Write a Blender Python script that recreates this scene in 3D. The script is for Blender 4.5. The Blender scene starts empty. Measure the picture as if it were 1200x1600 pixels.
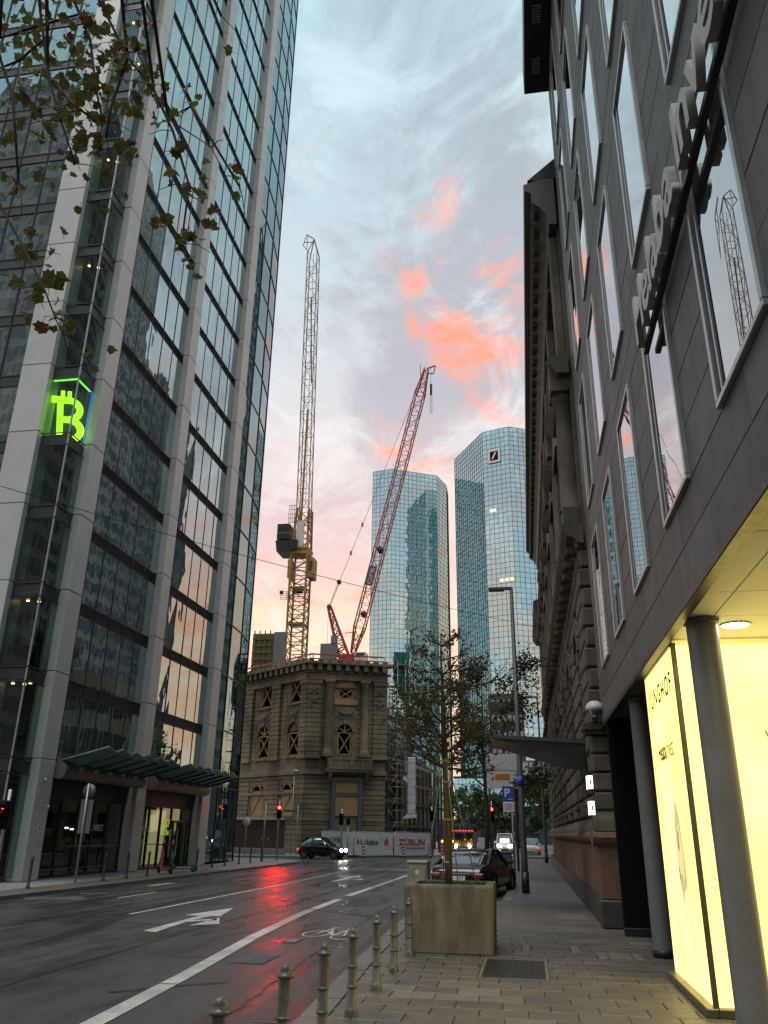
import bpy, bmesh, math, random
from mathutils import Matrix, Vector, noise as mnoise
random.seed(7)
sc = bpy.context.scene
COL = sc.collection
# ------------------------------------------------------------------ camera
cam = bpy.data.objects.new('camera', bpy.data.cameras.new('camera'))
COL.objects.link(cam)
cam.data.sensor_fit = 'VERTICAL'; cam.data.sensor_height = 36.0
cam.data.lens = 28.2877
cam.data.clip_start = 0.1; cam.data.clip_end = 4000
RM = [[0.9864002, 0.0485778, 0.1570185], [0.1638249, -0.367696, -0.9154021], [0.0132668, 0.9286764, -0.3706536]]
M4 = Matrix([RM[0] + [0], RM[1] + [0], RM[2] + [1.7], [0, 0, 0, 1]])
cam.matrix_world = M4
sc.camera = cam
sc.render.resolution_x, sc.render.resolution_y = 768, 1024
# ------------------------------------------------------------------ exposure
sc.view_settings.view_transform = 'Standard'
sc.view_settings.look = 'None'
sc.view_settings.gamma = 1.0
sc.view_settings.use_curve_mapping = False
sc.view_settings.exposure = 0.45
sc.render.engine = 'CYCLES'
sc.cycles.use_denoising = True
sc.cycles.max_bounces = 8
sc.cycles.glossy_bounces = 4
sc.cycles.transmission_bounces = 6
sc.cycles.transparent_max_bounces = 12
sc.cycles.caustics_reflective = False
sc.cycles.caustics_refractive = False
sc.cycles.sample_clamp_indirect = 6.0
SUN_EL, SUN_AZ = math.radians(72), math.radians(200)
# ------------------------------------------------------------------ world: dusk sky with broken cloud
W = bpy.data.worlds.new('World'); sc.world = W; W.use_nodes = True
nt = W.node_tree; nt.nodes.clear()
def wn(t, **k):
    n = nt.nodes.new(t)
    for a, v in k.items(): setattr(n, a, v)
    return n
def lk(a, b): nt.links.new(a, b)
def wmath(op, a, b=None, clamp=False):
    n = wn('ShaderNodeMath', operation=op, use_clamp=clamp)
    for i, v in enumerate((a, b)):
        if v is None: continue
        if isinstance(v, (int, float)): n.inputs[i].default_value = v
        else: lk(v, n.inputs[i])
    return n.outputs[0]
def wmap(v, a, b, c=0.0, d=1.0, smooth=True):
    n = wn('ShaderNodeMapRange', interpolation_type='SMOOTHSTEP' if smooth else 'LINEAR')
    lk(v, n.inputs[0])
    for i, x in enumerate((a, b, c, d)): n.inputs[i + 1].default_value = x
    return n.outputs[0]
def wmix(f, a, b):
    n = wn('ShaderNodeMix', data_type='RGBA')
    for s, v in ((0, f), (6, a), (7, b)):
        if isinstance(v, (int, float)): n.inputs[s].default_value = v
        elif isinstance(v, tuple): n.inputs[s].default_value = (*v, 1)
        else: lk(v, n.inputs[s])
    return n.outputs[2]
def wramp(v, pts):
    n = wn('ShaderNodeValToRGB'); lk(v, n.inputs[0]); e = n.color_ramp.elements
    while len(e) < len(pts): e.new(0.5)
    for el, (p, c) in zip(e, pts): el.position = p; el.color = (*c, 1)
    return n.outputs[0]
tc = wn('ShaderNodeTexCoord'); D = tc.outputs['Generated']
sx = wn('ShaderNodeSeparateXYZ'); lk(D, sx.inputs[0])
zz = wmath('MAXIMUM', sx.outputs[2], 0.0)
den = wmath('ADD', zz, 0.35)
px = wmath('DIVIDE', sx.outputs[0], den); py = wmath('DIVIDE', sx.outputs[1], den)
cb = wn('ShaderNodeCombineXYZ'); lk(px, cb.inputs[0]); lk(py, cb.inputs[1])
def wnoise(scale, detail=6, rough=0.55, dist=0.0, off=(0, 0, 0), st=(1, 1, 1)):
    mp = wn('ShaderNodeMapping'); lk(cb.outputs[0], mp.inputs[0])
    mp.inputs[1].default_value = off; mp.inputs[3].default_value = st
    n = wn('ShaderNodeTexNoise'); lk(mp.outputs[0], n.inputs['Vector'])
    n.inputs['Scale'].default_value = scale; n.inputs['Detail'].default_value = detail
    n.inputs['Roughness'].default_value = rough; n.inputs['Distortion'].default_value = dist
    return n.outputs['Fac']
# low sky towards the sunset end of the street is peach, the rest goes to pale lavender and cyan
az = wmap(sx.outputs[1], -0.5, 0.75)
warm = wramp(zz, [(0.0, (1.0, .70, .38)), (.16, (1.0, .77, .49)), (.26, (1.0, .70, .52)), (.36, (.84, .66, .61)), (.50, (.66, .65, .66)), (.66, (.52, .63, .67)), (.9, (.43, .65, .70))])
cool = wramp(zz, [(0.0, (.62, .60, .62)), (.25, (.55, .60, .65)), (.6, (.46, .60, .66)), (.9, (.40, .64, .70))])
base = wmix(az, cool, warm)
n1 = wnoise(2.6, 10, .64, .8, (3.1, 1.2, 0))
n2 = wnoise(5.5, 10, .66, .9, (7.7, 4.2, 0), (1, .75, 1))
grey = wmath('MULTIPLY', wmap(n1, .42, .60), .85)
b1 = wmix(grey, base, wramp(zz, [(0, (1.0, .60, .36)), (.22, (.98, .60, .42)), (.33, (.76, .55, .52)), (.5, (.46, .43, .47)), (.8, (.36, .42, .46))]))
lite = wmath('MULTIPLY', wmap(n2, .47, .66), .70)
b2 = wmix(lite, b1, wramp(zz, [(0, (1.0, .80, .58)), (.3, (.95, .82, .75)), (.55, (.76, .82, .83)), (.8, (.62, .80, .83))]))
# clouds that catch the last light, where they hang over the end of the street
def lobe(c, r0, r1):
    v = Vector(c).normalized()
    d = wn('ShaderNodeVectorMath', operation='DOT_PRODUCT'); lk(D, d.inputs[0]); d.inputs[1].default_value = v
    return wmap(d.outputs['Value'], math.cos(math.radians(r1)), math.cos(math.radians(r0)))
lob = None
for c, r0, r1, s in [((-.040, .832, .545), .8, 4.2, 1.0), ((.004, .842, .53), .3, 3.4, .9), ((.004, .779, .625), .4, 3.6, .92), ((.026, .812, .583), .2, 3.4, 1.0), ((-.1, .785, .612), .2, 2.0, .68), ((-.02, .80, .60), 1, 6, .42), ((.0, .83, .56), 2, 12, .46), ((.03, .83, .55), 1, 5, .9), ((-.06, .87, .48), 1, 8, .4), ((-.070, .730, .680), .3, 3.2, .82),
                     ((-.10, .895, .44), .5, 7, .50), ((-.2, .935, .29), 1, 10, .5), ((-.29, .91, .28), 1, 9, .35), ((-.16, .80, .57), .5, 5, .22), ((.25, .9, .33), 2, 14, .6), ((.45, .82, .35), 2, 14, .5), ((.40, .89, .20), 3, 11, 1.1), ((.40, .86, .30), 1, 6, .8)]:
    l = wmath('MULTIPLY', lobe(c, r0, r1), s)
    lob = l if lob is None else wmath('MAXIMUM', lob, l)
n3 = wnoise(8.0, 10, .68, .8, (1.3, 9.2, 0))
pm = wmap(wmath('ADD', wmath('MULTIPLY', lob, .50), wmath('MULTIPLY', n3, 2.0)), 1.20, 1.80)
b3 = wmix(pm, b2, wramp(zz, [(0, (1.0, .46, .22)), (.35, (1.05, .46, .30)), (.55, (1.2, .33, .15)), (.75, (1.05, .42, .30))]))
bg1 = wn('ShaderNodeBackground'); lk(b3, bg1.inputs[0]); bg1.inputs[1].default_value = 0.84
sky = wn('ShaderNodeTexSky'); sky.sky_type = 'NISHITA'; sky.sun_disc = False
sky.sun_elevation = SUN_EL; sky.sun_rotation = SUN_AZ
bg2 = wn('ShaderNodeBackground'); lk(sky.outputs[0], bg2.inputs[0]); bg2.inputs[1].default_value = 0.012
ad = wn('ShaderNodeAddShader'); lk(bg1.outputs[0], ad.inputs[0]); lk(bg2.outputs[0], ad.inputs[1])
wo = wn('ShaderNodeOutputWorld'); lk(ad.outputs[0], wo.inputs[0])
# ------------------------------------------------------------------ wide overhead sun lamp, added as soft fill for the street
sl = bpy.data.lights.new('sun', 'SUN'); sl.energy = 1.45; sl.angle = math.radians(40); sl.color = (1.0, .95, .90)
so = bpy.data.objects.new('sun', sl); COL.objects.link(so)
sd = Vector((math.sin(SUN_AZ) * math.cos(SUN_EL), math.cos(SUN_AZ) * math.cos(SUN_EL), math.sin(SUN_EL)))
so.rotation_euler = sd.to_track_quat('Z', 'Y').to_euler(); so.location = (0, 0, 60)
# ================================================================== helpers
ORG = {}
def tag(o, label=None, cat=None, group=None, kind=None):
    if label: o['label'] = label
    if cat: o['category'] = cat
    if group: o['group'] = group
    if kind: o['kind'] = kind
    return o
def thing(name, loc, label, cat, group=None, rz=0.0):
    o = bpy.data.objects.new(name, None); COL.objects.link(o)
    o.location = loc; o.rotation_euler = (0, 0, rz); o.empty_display_size = .2
    ORG[o.name] = Matrix.Translation(Vector(loc)) @ Matrix.Rotation(rz, 4, 'Z')
    return tag(o, label, cat, group)
def link(name, mesh, parent=None, loc=(0, 0, 0), rot=None):
    o = bpy.data.objects.new(name, mesh); COL.objects.link(o)
    o.parent = parent; o.location = loc
    if rot: o.rotation_euler = rot
    return o
def dup(o, parent=None, loc=None, rz=None):
    c = o.copy(); COL.objects.link(c)
    if parent is not None: c.parent = parent
    if loc is not None: c.location = loc
    if rz is not None: c.rotation_euler = (c.rotation_euler[0], c.rotation_euler[1], rz)
    for ch in list(o.children): dup(ch, c)
    return c
def frame(P, Q, z=0.0):
    """u along P->Q, d towards the viewer's side (right-hand normal), w up"""
    P = Vector((P[0], P[1], z)); u = Vector((Q[0], Q[1], z)) - P; u.normalize()
    n = Vector((u.y, -u.x, 0))
    return Matrix(((u.x, n.x, 0, P.x), (u.y, n.y, 0, P.y), (0, 0, 1, P.z), (0, 0, 0, 1)))
class MB:
    def __init__(s, T=None):
        s.v = []; s.f = []; s.m = []; s.T = T; s.cm = 0; s.sm = []; s.sf = False
    def add(s, vs, fs):
        b = len(s.v)
        for p in vs:
            p = Vector(p)
            s.v.append(s.T @ p if s.T is not None else p)
        for f in fs:
            s.f.append([b + i for i in f]); s.m.append(s.cm); s.sm.append(s.sf)
        return s
    def box(s, x0, x1, y0, y1, z0, z1):
        return s.add([(x0, y0, z0), (x1, y0, z0), (x1, y1, z0), (x0, y1, z0), (x0, y0, z1), (x1, y0, z1), (x1, y1, z1), (x0, y1, z1)],
                     [(0, 3, 2, 1), (4, 5, 6, 7), (0, 1, 5, 4), (1, 2, 6, 5), (2, 3, 7, 6), (3, 0, 4, 7)])
    def cbox(s, x0, x1, y0, y1, z0, z1, c=.01):
        """box with chamfered edges"""
        vs = []; ax = ((x0, x1), (y0, y1), (z0, z1))
        cx = min(c, (x1 - x0) / 2.1, (y1 - y0) / 2.1, (z1 - z0) / 2.1)
        idx = {}
        for i in (0, 1):
            for j in (0, 1):
                for k in (0, 1):
                    for a in range(3):
                        p = [ax[0][i], ax[1][j], ax[2][k]]
                        sg = (i, j, k)
                        for q in range(3):
                            if q != a: p[q] += cx * (1 if sg[q] == 0 else -1)
                        idx[(i, j, k, a)] = len(vs); vs.append(p)
        fs = []
        def quad(ks):
            pts = [Vector(vs[k]) for k in ks]
            c0 = sum(pts, Vector()) / len(pts)
            n = (pts[1] - pts[0]).cross(pts[2] - pts[0])
            cc = Vector(((x0 + x1) / 2, (y0 + y1) / 2, (z0 + z1) / 2))
            fs.append(ks if n.dot(c0 - cc) > 0 else ks[::-1])
        for a in range(3):
            b, d = (a + 1) % 3, (a + 2) % 3
            for sd in (0, 1):
                ks = []
                for (p, q) in ((0, 0), (1, 0), (1, 1), (0, 1)):
                    t = [0, 0, 0]; t[a] = sd; t[b] = p; t[d] = q
                    ks.append(idx[(*t, a)])
                quad(ks)
            for p in (0, 1):
                for q in (0, 1):
                    t0 = [0, 0, 0]; t0[b] = p; t0[d] = q; t1 = list(t0); t1[a] = 1
                    quad([idx[(*t0, b)], idx[(*t1, b)], idx[(*t1, d)], idx[(*t0, d)]])
        for i in (0, 1):
            for j in (0, 1):
                for k in (0, 1): quad([idx[(i, j, k, 0)], idx[(i, j, k, 1)], idx[(i, j, k, 2)]])
        return s.add(vs, fs)
    def quad(s, a, b, c, d): return s.add([a, b, c, d], [(0, 1, 2, 3)])
    def poly(s, pts): return s.add(pts, [tuple(range(len(pts)))])
    def prism(s, pts, h0, h1, ax='z'):
        n = len(pts)
        mk = {'z': lambda p, h: (p[0], p[1], h), 'y': lambda p, h: (p[0], h, p[1]), 'x': lambda p, h: (h, p[0], p[1])}[ax]
        vs = [mk(p, h0) for p in pts] + [mk(p, h1) for p in pts]
        fs = [tuple(range(n))[::-1], tuple(range(n, 2 * n))] + [(i, (i + 1) % n, n + (i + 1) % n, n + i) for i in range(n)]
        return s.add(vs, fs)
    def bar(s, a, b, w, h=None):
        a = Vector(a); b = Vector(b); h = h or w
        d = (b - a).normalized(); up = Vector((0, 0, 1)) if abs(d.z) < .95 else Vector((0, 1, 0))
        x = d.cross(up).normalized() * w / 2; y = d.cross(x).normalized() * h / 2
        vs = [a - x - y, a + x - y, a + x + y, a - x + y, b - x - y, b + x - y, b + x + y, b - x + y]
        return s.add(vs, [(0, 3, 2, 1), (4, 5, 6, 7), (0, 1, 5, 4), (1, 2, 6, 5), (2, 3, 7, 6), (3, 0, 4, 7)])
    def tube(s, pts, r, n=8, cap=True):
        pts = [Vector(p) for p in pts]; rs = r if isinstance(r, (list, tuple)) else [r] * len(pts)
        vs = []; fs = []; px = None
        for i, p in enumerate(pts):
            d = (pts[min(i + 1, len(pts) - 1)] - pts[max(i - 1, 0)]).normalized()
            if px is None:
                up = Vector((0, 0, 1)) if abs(d.z) < .9 else Vector((1, 0, 0)); x = d.cross(up).normalized()
            else: x = (px - d * px.dot(d)).normalized()
            px = x; y = d.cross(x)
            for k in range(n):
                t = 2 * math.pi * k / n
                vs.append(p + (x * math.cos(t) + y * math.sin(t)) * rs[i])
        for i in range(len(pts) - 1):
            for k in range(n):
                fs.append((i * n + k, i * n + (k + 1) % n, (i + 1) * n + (k + 1) % n, (i + 1) * n + k))
        if cap: fs += [tuple(range(n))[::-1], tuple(range((len(pts) - 1) * n, len(pts) * n))]
        sf = s.sf; s.sf = True; s.add(vs, fs); s.sf = sf
        return s
    def lathe(s, prof, c=(0, 0, 0), n=16, ax='z', a0=0, a1=2 * math.pi, smooth=True):
        full = abs(a1 - a0 - 2 * math.pi) < 1e-6; m = n if full else n + 1
        vs = []; fs = []
        for r, h in prof:
            for k in range(m):
                t = a0 + (a1 - a0) * k / n; x, y = r * math.cos(t), r * math.sin(t)
                p = {'z': (x, y, h), 'y': (x, h, y), 'x': (h, x, y)}[ax]
                vs.append((c[0] + p[0], c[1] + p[1], c[2] + p[2]))
        for i in range(len(prof) - 1):
            for k in range(n):
                q = (k + 1) % m
                fs.append((i * m + k, i * m + q, (i + 1) * m + q, (i + 1) * m + k))
        sf = s.sf; s.sf = smooth; s.add(vs, fs); s.sf = sf
        return s
    def mesh(s, name, mats, org=None):
        me = bpy.data.meshes.new(name)
        inv = org.inverted() if org is not None else None
        me.from_pydata([tuple(inv @ p) if inv is not None else tuple(p) for p in s.v], [], s.f)
        for m in (mats if isinstance(mats, (list, tuple)) else [mats]): me.materials.append(m)
        me.polygons.foreach_set('material_index', s.m)
        me.polygons.foreach_set('use_smooth', s.sm)
        me.update()
        return me
    def build(s, name, mats, parent=None, kind=None, fix=False):
        org = None; p = parent
        while p is not None:
            if p.name in ORG: org = ORG[p.name]; break
            p = p.parent
        me = s.mesh(name, mats, org)
        if fix:
            bm = bmesh.new(); bm.from_mesh(me); bmesh.ops.recalc_face_normals(bm, faces=bm.faces); bm.to_mesh(me); bm.free()
        o = link(name, me, parent)
        if kind: o['kind'] = kind
        return o
FONTS = {}
def text_mesh(body, size=1.0, ext=0.0, mat=None, sp=1.0, shear=0.0, off=0.0, align='LEFT'):
    cu = bpy.data.curves.new('txt', 'FONT'); cu.body = body; cu.size = size; cu.extrude = ext
    cu.space_character = sp; cu.shear = shear; cu.offset = off; cu.align_x = align; cu.resolution_u = 3
    o = bpy.data.objects.new('txt', cu); COL.objects.link(o)
    dg = bpy.context.evaluated_depsgraph_get()
    me = bpy.data.meshes.new_from_object(o.evaluated_get(dg))
    bpy.data.objects.remove(o)
    me.materials.clear(); me.materials.append(mat)
    return me
def text(name, body, size, T, mat, parent=None, ext=.004, sp=1.0, shear=0.0, off=0.0, align='LEFT', width=None, height=None, squash=1.0):
    """T maps text x -> right, y -> up, z -> out of the face"""
    me = text_mesh(body, size, ext, mat, sp, shear, off, align)
    xs = [v.co.x for v in me.vertices]; w = max(xs) - min(xs); x0 = min(xs)
    ys = [v.co.y for v in me.vertices]; h = max(ys) - min(ys); y0 = min(ys)
    kx = width / w if width else squash; ky = height / h if height else (kx if width else 1)
    org = None; p = parent
    while p is not None:
        if p.name in ORG: org = ORG[p.name].inverted(); break
        p = p.parent
    for v in me.vertices:
        q = T @ Vector(((v.co.x - (x0 if align == 'LEFT' else 0)) * kx, (v.co.y - (y0 if height else 0)) * ky, v.co.z))
        v.co = org @ q if org is not None else q
    me.name = name
    return link(name, me, parent)
def basis(o, x, y, z):
    x = Vector(x); y = Vector(y); z = Vector(z); o = Vector(o)
    return Matrix(((x.x, y.x, z.x, o.x), (x.y, y.y, z.y, o.y), (x.z, y.z, z.z, o.z), (0, 0, 0, 1)))
# ================================================================== materials
def mat(name):
    m = bpy.data.materials.new(name); m.use_nodes = True
    t = m.node_tree; b = t.nodes['Principled BSDF']
    return m, t, b
def N(t, typ, **k):
    n = t.nodes.new(typ)
    for a, v in k.items(): setattr(n, a, v)
    return n
def noise_fac(t, scale, detail=5, rough=.6, coord='Object', stretch=(1, 1, 1), rnd=False):
    c = N(t, 'ShaderNodeTexCoord'); mp = N(t, 'ShaderNodeMapping'); mp.inputs[3].default_value = stretch
    if coord == 'World':
        g = N(t, 'ShaderNodeNewGeometry'); t.links.new(g.outputs['Position'], mp.inputs[0])
    else: t.links.new(c.outputs[coord], mp.inputs[0])
    n = N(t, 'ShaderNodeTexNoise'); n.inputs['Scale'].default_value = scale
    n.inputs['Detail'].default_value = detail; n.inputs['Roughness'].default_value = rough
    t.links.new(mp.outputs[0], n.inputs['Vector'])
    return n.outputs['Fac']
def ramp(t, f, pts):
    r = N(t, 'ShaderNodeValToRGB'); t.links.new(f, r.inputs[0]); e = r.color_ramp.elements
    while len(e) < len(pts): e.new(.5)
    for el, (p, c) in zip(e, pts):
        el.position = p; el.color = (*c, 1) if len(c) == 3 else c
    return r.outputs[0]
def mixc(t, f, a, b, mode='MIX'):
    n = N(t, 'ShaderNodeMix', data_type='RGBA', blend_type=mode)
    for s, v in ((0, f), (6, a), (7, b)):
        if isinstance(v, (int, float)): n.inputs[s].default_value = v
        elif isinstance(v, tuple): n.inputs[s].default_value = (*v, 1)
        else: t.links.new(v, n.inputs[s])
    return n.outputs[2]
def bump(t, b, h, strength=.3, dist=.01):
    n = N(t, 'ShaderNodeBump'); n.inputs['Strength'].default_value = strength; n.inputs['Distance'].default_value = dist
    t.links.new(h, n.inputs['Height']); t.links.new(n.outputs[0], b.inputs['Normal'])
    return n
def solid(name, c0, c1=None, rough=.6, scale=6, metal=0.0, bmp=0.0, bscale=60, rand=0.0, stretch=(1, 1, 1), coord='World', spec=.5, rr=.12, big=None):
    """weathered surface: two tones broken up by noise, roughness that varies, fine relief, per-object shift"""
    m, t, b = mat(name)
    c1 = c1 or tuple(x * .72 for x in c0)
    f = noise_fac(t, scale, 6, .65, coord, stretch)
    col = ramp(t, f, [(.3, c1), (.7, c0)])
    if big:
        f2 = noise_fac(t, big[0], 4, .6, coord, stretch)
        col = mixc(t, ramp(t, f2, [(.42, (0, 0, 0)), (.62, (1, 1, 1))]), col, mixc(t, .75, col, big[1]))
    if rand:
        oi = N(t, 'ShaderNodeObjectInfo'); mr = N(t, 'ShaderNodeMapRange')
        mr.inputs[3].default_value = 1 - rand; mr.inputs[4].default_value = 1 + rand
        t.links.new(oi.outputs['Random'], mr.inputs[0])
        hs = N(t, 'ShaderNodeHueSaturation'); t.links.new(mr.outputs[0], hs.inputs['Value']); t.links.new(col, hs.inputs['Color']); col = hs.outputs[0]
    t.links.new(col, b.inputs['Base Color'])
    rf = noise_fac(t, scale * 2.3, 4, .6, coord, stretch)
    mr = N(t, 'ShaderNodeMapRange'); mr.inputs[3].default_value = max(.02, rough - rr); mr.inputs[4].default_value = min(1, rough + rr)
    t.links.new(rf, mr.inputs[0]); t.links.new(mr.outputs[0], b.inputs['Roughness'])
    b.inputs['Metallic'].default_value = metal; b.inputs['Specular IOR Level'].default_value = spec
    if bmp: bump(t, b, noise_fac(t, bscale, 6, .7, coord), bmp, .01)
    return m
def emit(name, c, s):
    m, t, b = mat(name)
    b.inputs['Base Color'].default_value = (c[0] * .3, c[1] * .3, c[2] * .3, 1)
    b.inputs['Emission Color'].default_value = (*c, 1); b.inputs['Emission Strength'].default_value = s
    b.inputs['Roughness'].default_value = .4
    return m
def mirror_glass(name, body, tint, k0, k1, wob=.0, wscale=.6, rough=.0, st=(1, 1, .35), rand=0.0, blinds=False):
    """coated facade glass: reflects strongly, with the slight waviness of float panes; dark rooms behind"""
    m = bpy.data.materials.new(name); m.use_nodes = True; t = m.node_tree; t.nodes.clear()
    out = N(t, 'ShaderNodeOutputMaterial'); mx = N(t, 'ShaderNodeMixShader')
    d = N(t, 'ShaderNodeBsdfDiffuse'); g = N(t, 'ShaderNodeBsdfGlossy')
    f = noise_fac(t, .9, 3, .6, 'World', (1, 1, 1))
    bc = ramp(t, f, [(.35, body), (.65, tuple(x * 2.2 for x in body))])
    if blinds:   # drawn vertical blinds and curtains hang behind some of the panes
        f2 = noise_fac(t, 1.0, 3, .6, 'World', (5.0, 5.0, .12)); f3 = noise_fac(t, .5, 2, .5, 'World', (1, 1, .8))
        bl = mixc(t, ramp(t, f3, [(.46, (0, 0, 0)), (.60, (1, 1, 1))]), (0.0, 0.0, 0.0), ramp(t, f2, [(.42, (0, 0, 0)), (.60, (1, 1, 1))]))
        bc = mixc(t, bl, bc, (.17, .19, .18))
    t.links.new(bc, d.inputs[0])
    g.inputs['Color'].default_value = (*tint, 1); g.inputs['Roughness'].default_value = rough
    fr = N(t, 'ShaderNodeFresnel'); fr.inputs[0].default_value = 1.5
    mr = N(t, 'ShaderNodeMapRange'); mr.inputs[3].default_value = k0; mr.inputs[4].default_value = k1
    t.links.new(fr.outputs[0], mr.inputs[0])
    t.links.new(mr.outputs[0], mx.inputs[0])
    t.links.new(d.outputs[0], mx.inputs[1]); t.links.new(g.outputs[0], mx.inputs[2]); t.links.new(mx.outputs[0], out.inputs[0])
    if wob:
        h = noise_fac(t, wscale, 2, .45, 'World', st)
        n = N(t, 'ShaderNodeBump'); n.inputs['Strength'].default_value = 1.0; n.inputs['Distance'].default_value = wob
        t.links.new(h, n.inputs['Height']); t.links.new(n.outputs[0], g.inputs['Normal']); t.links.new(n.outputs[0], fr.inputs['Normal'])
    return m
def clear_glass(name, tint, k0=.08, k1=.9):
    m = bpy.data.materials.new(name); m.use_nodes = True; t = m.node_tree; t.nodes.clear()
    out = N(t, 'ShaderNodeOutputMaterial'); mx = N(t, 'ShaderNodeMixShader')
    tr = N(t, 'ShaderNodeBsdfTransparent'); g = N(t, 'ShaderNodeBsdfGlossy')
    tr.inputs[0].default_value = (*tint, 1); g.inputs['Roughness'].default_value = .0; g.inputs[0].default_value = (.9, 1, 1, 1)
    fr = N(t, 'ShaderNodeFresnel'); fr.inputs[0].default_value = 1.5
    mr = N(t, 'ShaderNodeMapRange'); mr.inputs[3].default_value = k0; mr.inputs[4].default_value = k1
    t.links.new(fr.outputs[0], mr.inputs[0]); t.links.new(mr.outputs[0], mx.inputs[0])
    t.links.new(tr.outputs[0], mx.inputs[1]); t.links.new(g.outputs[0], mx.inputs[2]); t.links.new(mx.outputs[0], out.inputs[0])
    h = noise_fac(t, .7, 2, .45, 'World', (1, 1, .4)); n = N(t, 'ShaderNodeBump'); n.inputs['Distance'].default_value = .012
    t.links.new(h, n.inputs['Height']); t.links.new(n.outputs[0], g.inputs['Normal'])
    return m
M = {}
def road_mat():
    m, t, b = mat('asphalt_wet')
    f1 = noise_fac(t, .35, 6, .65, 'World', (1.6, .5, 1)); f2 = noise_fac(t, 90, 3, .7, 'World'); f3 = noise_fac(t, 1.3, 5, .6, 'World', (2.0, .35, 1))
    c = ramp(t, f1, [(.32, (.034, .034, .036)), (.5, (.062, .062, .064)), (.72, (.088, .087, .088))])
    c = mixc(t, .45, c, ramp(t, f2, [(.35, (.02, .02, .02)), (.7, (.20, .20, .20))]), 'OVERLAY')
    c = mixc(t, ramp(t, f3, [(.58, (0, 0, 0)), (.68, (.65, .65, .65))]), c, (.020, .019, .019))
    t.links.new(c, b.inputs['Base Color'])
    mx = mixc(t, .5, ramp(t, f1, [(.36, (.15, .15, .15)), (.60, (.56, .56, .56))]), ramp(t, f3, [(.38, (.62, .62, .62)), (.66, (.13, .13, .13))]))
    t.links.new(mx, b.inputs['Roughness'])
    b.inputs['Specular IOR Level'].default_value = .62
    nb = bump(t, b, f2, .55, .006)
    return m
M['road'] = road_mat()
M['road_patch'] = solid('asphalt_patch', (.035, .034, .034), (.018, .018, .019), .3, 5, bmp=.5, bscale=120)
M['paint'] = solid('road_paint_worn', (.62, .62, .58), (.36, .36, .34), .42, 9, bmp=.3, bscale=150, big=(1.1, (.30, .30, .29)))
M['paint_thin'] = solid('road_paint_faded', (.42, .42, .40), (.16, .16, .16), .45, 14, bmp=.3, bscale=150)
M['kerb'] = solid('granite_kerb', (.165, .16, .15), (.10, .10, .095), .45, 14, bmp=.3, bscale=120, rand=.12, big=(.8, (.10, .10, .095)))
M['stone'] = solid('paving_stone', (.140, .120, .090), (.090, .078, .060), .44, 5, bmp=.35, bscale=90, rand=.09, big=(.9, (.075, .072, .066)), rr=.2)
M['stone_pale'] = solid('paving_stone_pale', (.165, .15, .125), (.115, .105, .09), .5, 7, bmp=.35, bscale=90, rand=.12, rr=.2)
M['joint'] = solid('joint_sand', (.07, .065, .055), (.04, .037, .032), .9, 20, bmp=.4)
M['walk_far'] = solid('pavement_slabs_far', (.105, .102, .096), (.072, .070, .066), .5, 3, bmp=.3, bscale=70, rr=.2)
M['walk_left'] = solid('pavement_left', (.27, .27, .265), (.19, .19, .187), .5, 3, bmp=.3, bscale=70)
M['ground'] = solid('ground_asphalt', (.06, .06, .06), (.035, .035, .035), .6, .6)
M['clad'] = solid('fibre_cement_cladding', (.124, .129, .129), (.080, .084, .085), .55, 2.2, bmp=.2, bscale=40, rand=.2, stretch=(1, 1, .5), big=(.5, (.085, .084, .08)))
M['black'] = solid('black_recess', (.010, .010, .010), (.006, .006, .006), .85, 3, spec=.08)
M['dark'] = solid('dark_metal', (.030, .031, .033), (.018, .019, .020), .4, 5, metal=.3)
M['alu'] = solid('aluminium_frame', (.50, .51, .51), (.40, .41, .41), .32, 3, metal=.75, rr=.06)
M['soffit'] = solid('soffit_panel', (.90, .88, .82), (.86, .84, .78), .6, 3)
M['col'] = solid('column_paint', (.20, .205, .205), (.15, .155, .155), .45, 3, rr=.08)
M['win'] = mirror_glass('window_glass', (.010, .011, .012), (.96, .97, .98), .30, 1.25, .0035, .45)
M['tglass'] = mirror_glass('tower_glass', (.026, .040, .046), (.74, .90, .92), .34, 1.3, .006, 1.0, st=(1, 1, .6), blinds=True)
M['tglass_end'] = mirror_glass('tower_end_glass', (.008, .018, .021), (.68, .86, .90), .22, 1.0, .006, .9)
M['bay'] = clear_glass('bay_glass', (.42, .62, .58), .07, .75)
M['shop'] = clear_glass('shop_glass', (.52, .58, .55), .10, .9)
M['tcol'] = solid('tower_column_panel', (.50, .52, .50), (.44, .46, .44), .36, 1.2, metal=.15, rand=.04, rr=.06)
M['louvre'] = solid('louvre_metal', (.024, .027, .031), (.016, .018, .021), .45, 4)
M['mull'] = solid('mullion_metal', (.035, .037, .040), (.025, .027, .030), .35, 4, metal=.5)
M['core'] = solid('interior_core', (.085, .135, .125), (.05, .08, .075), .8, 1)
M['slabedge'] = solid('bay_slab_edge', (.020, .030, .030), (.012, .019, .019), .4, 2)
M['brown'] = solid('brown_boards', (.050, .034, .022), (.030, .021, .014), .7, 4, rand=.15)
M['slat'] = solid('frosted_green_glass', (.16, .30, .25), (.11, .22, .18), .22, 2, spec=.7, rr=.08)
M['slat_dark'] = solid('slat_gap_shade', (.016, .026, .023), (.010, .016, .015), .4, 3, metal=.3)  # near-black colour for the shaded gaps between canopy slats
M['duct'] = solid('bronze_gutter', (.21, .17, .13), (.15, .125, .10), .42, 3, metal=.35, rr=.08)
M['tw'] = mirror_glass('twin_tower_glass', (.035, .065, .07), (.62, .84, .86), .66, 1.15, .02, .12)
M['twgrid'] = solid('twin_tower_mullion', (.035, .05, .055), (.025, .035, .04), .5, 1)
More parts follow.
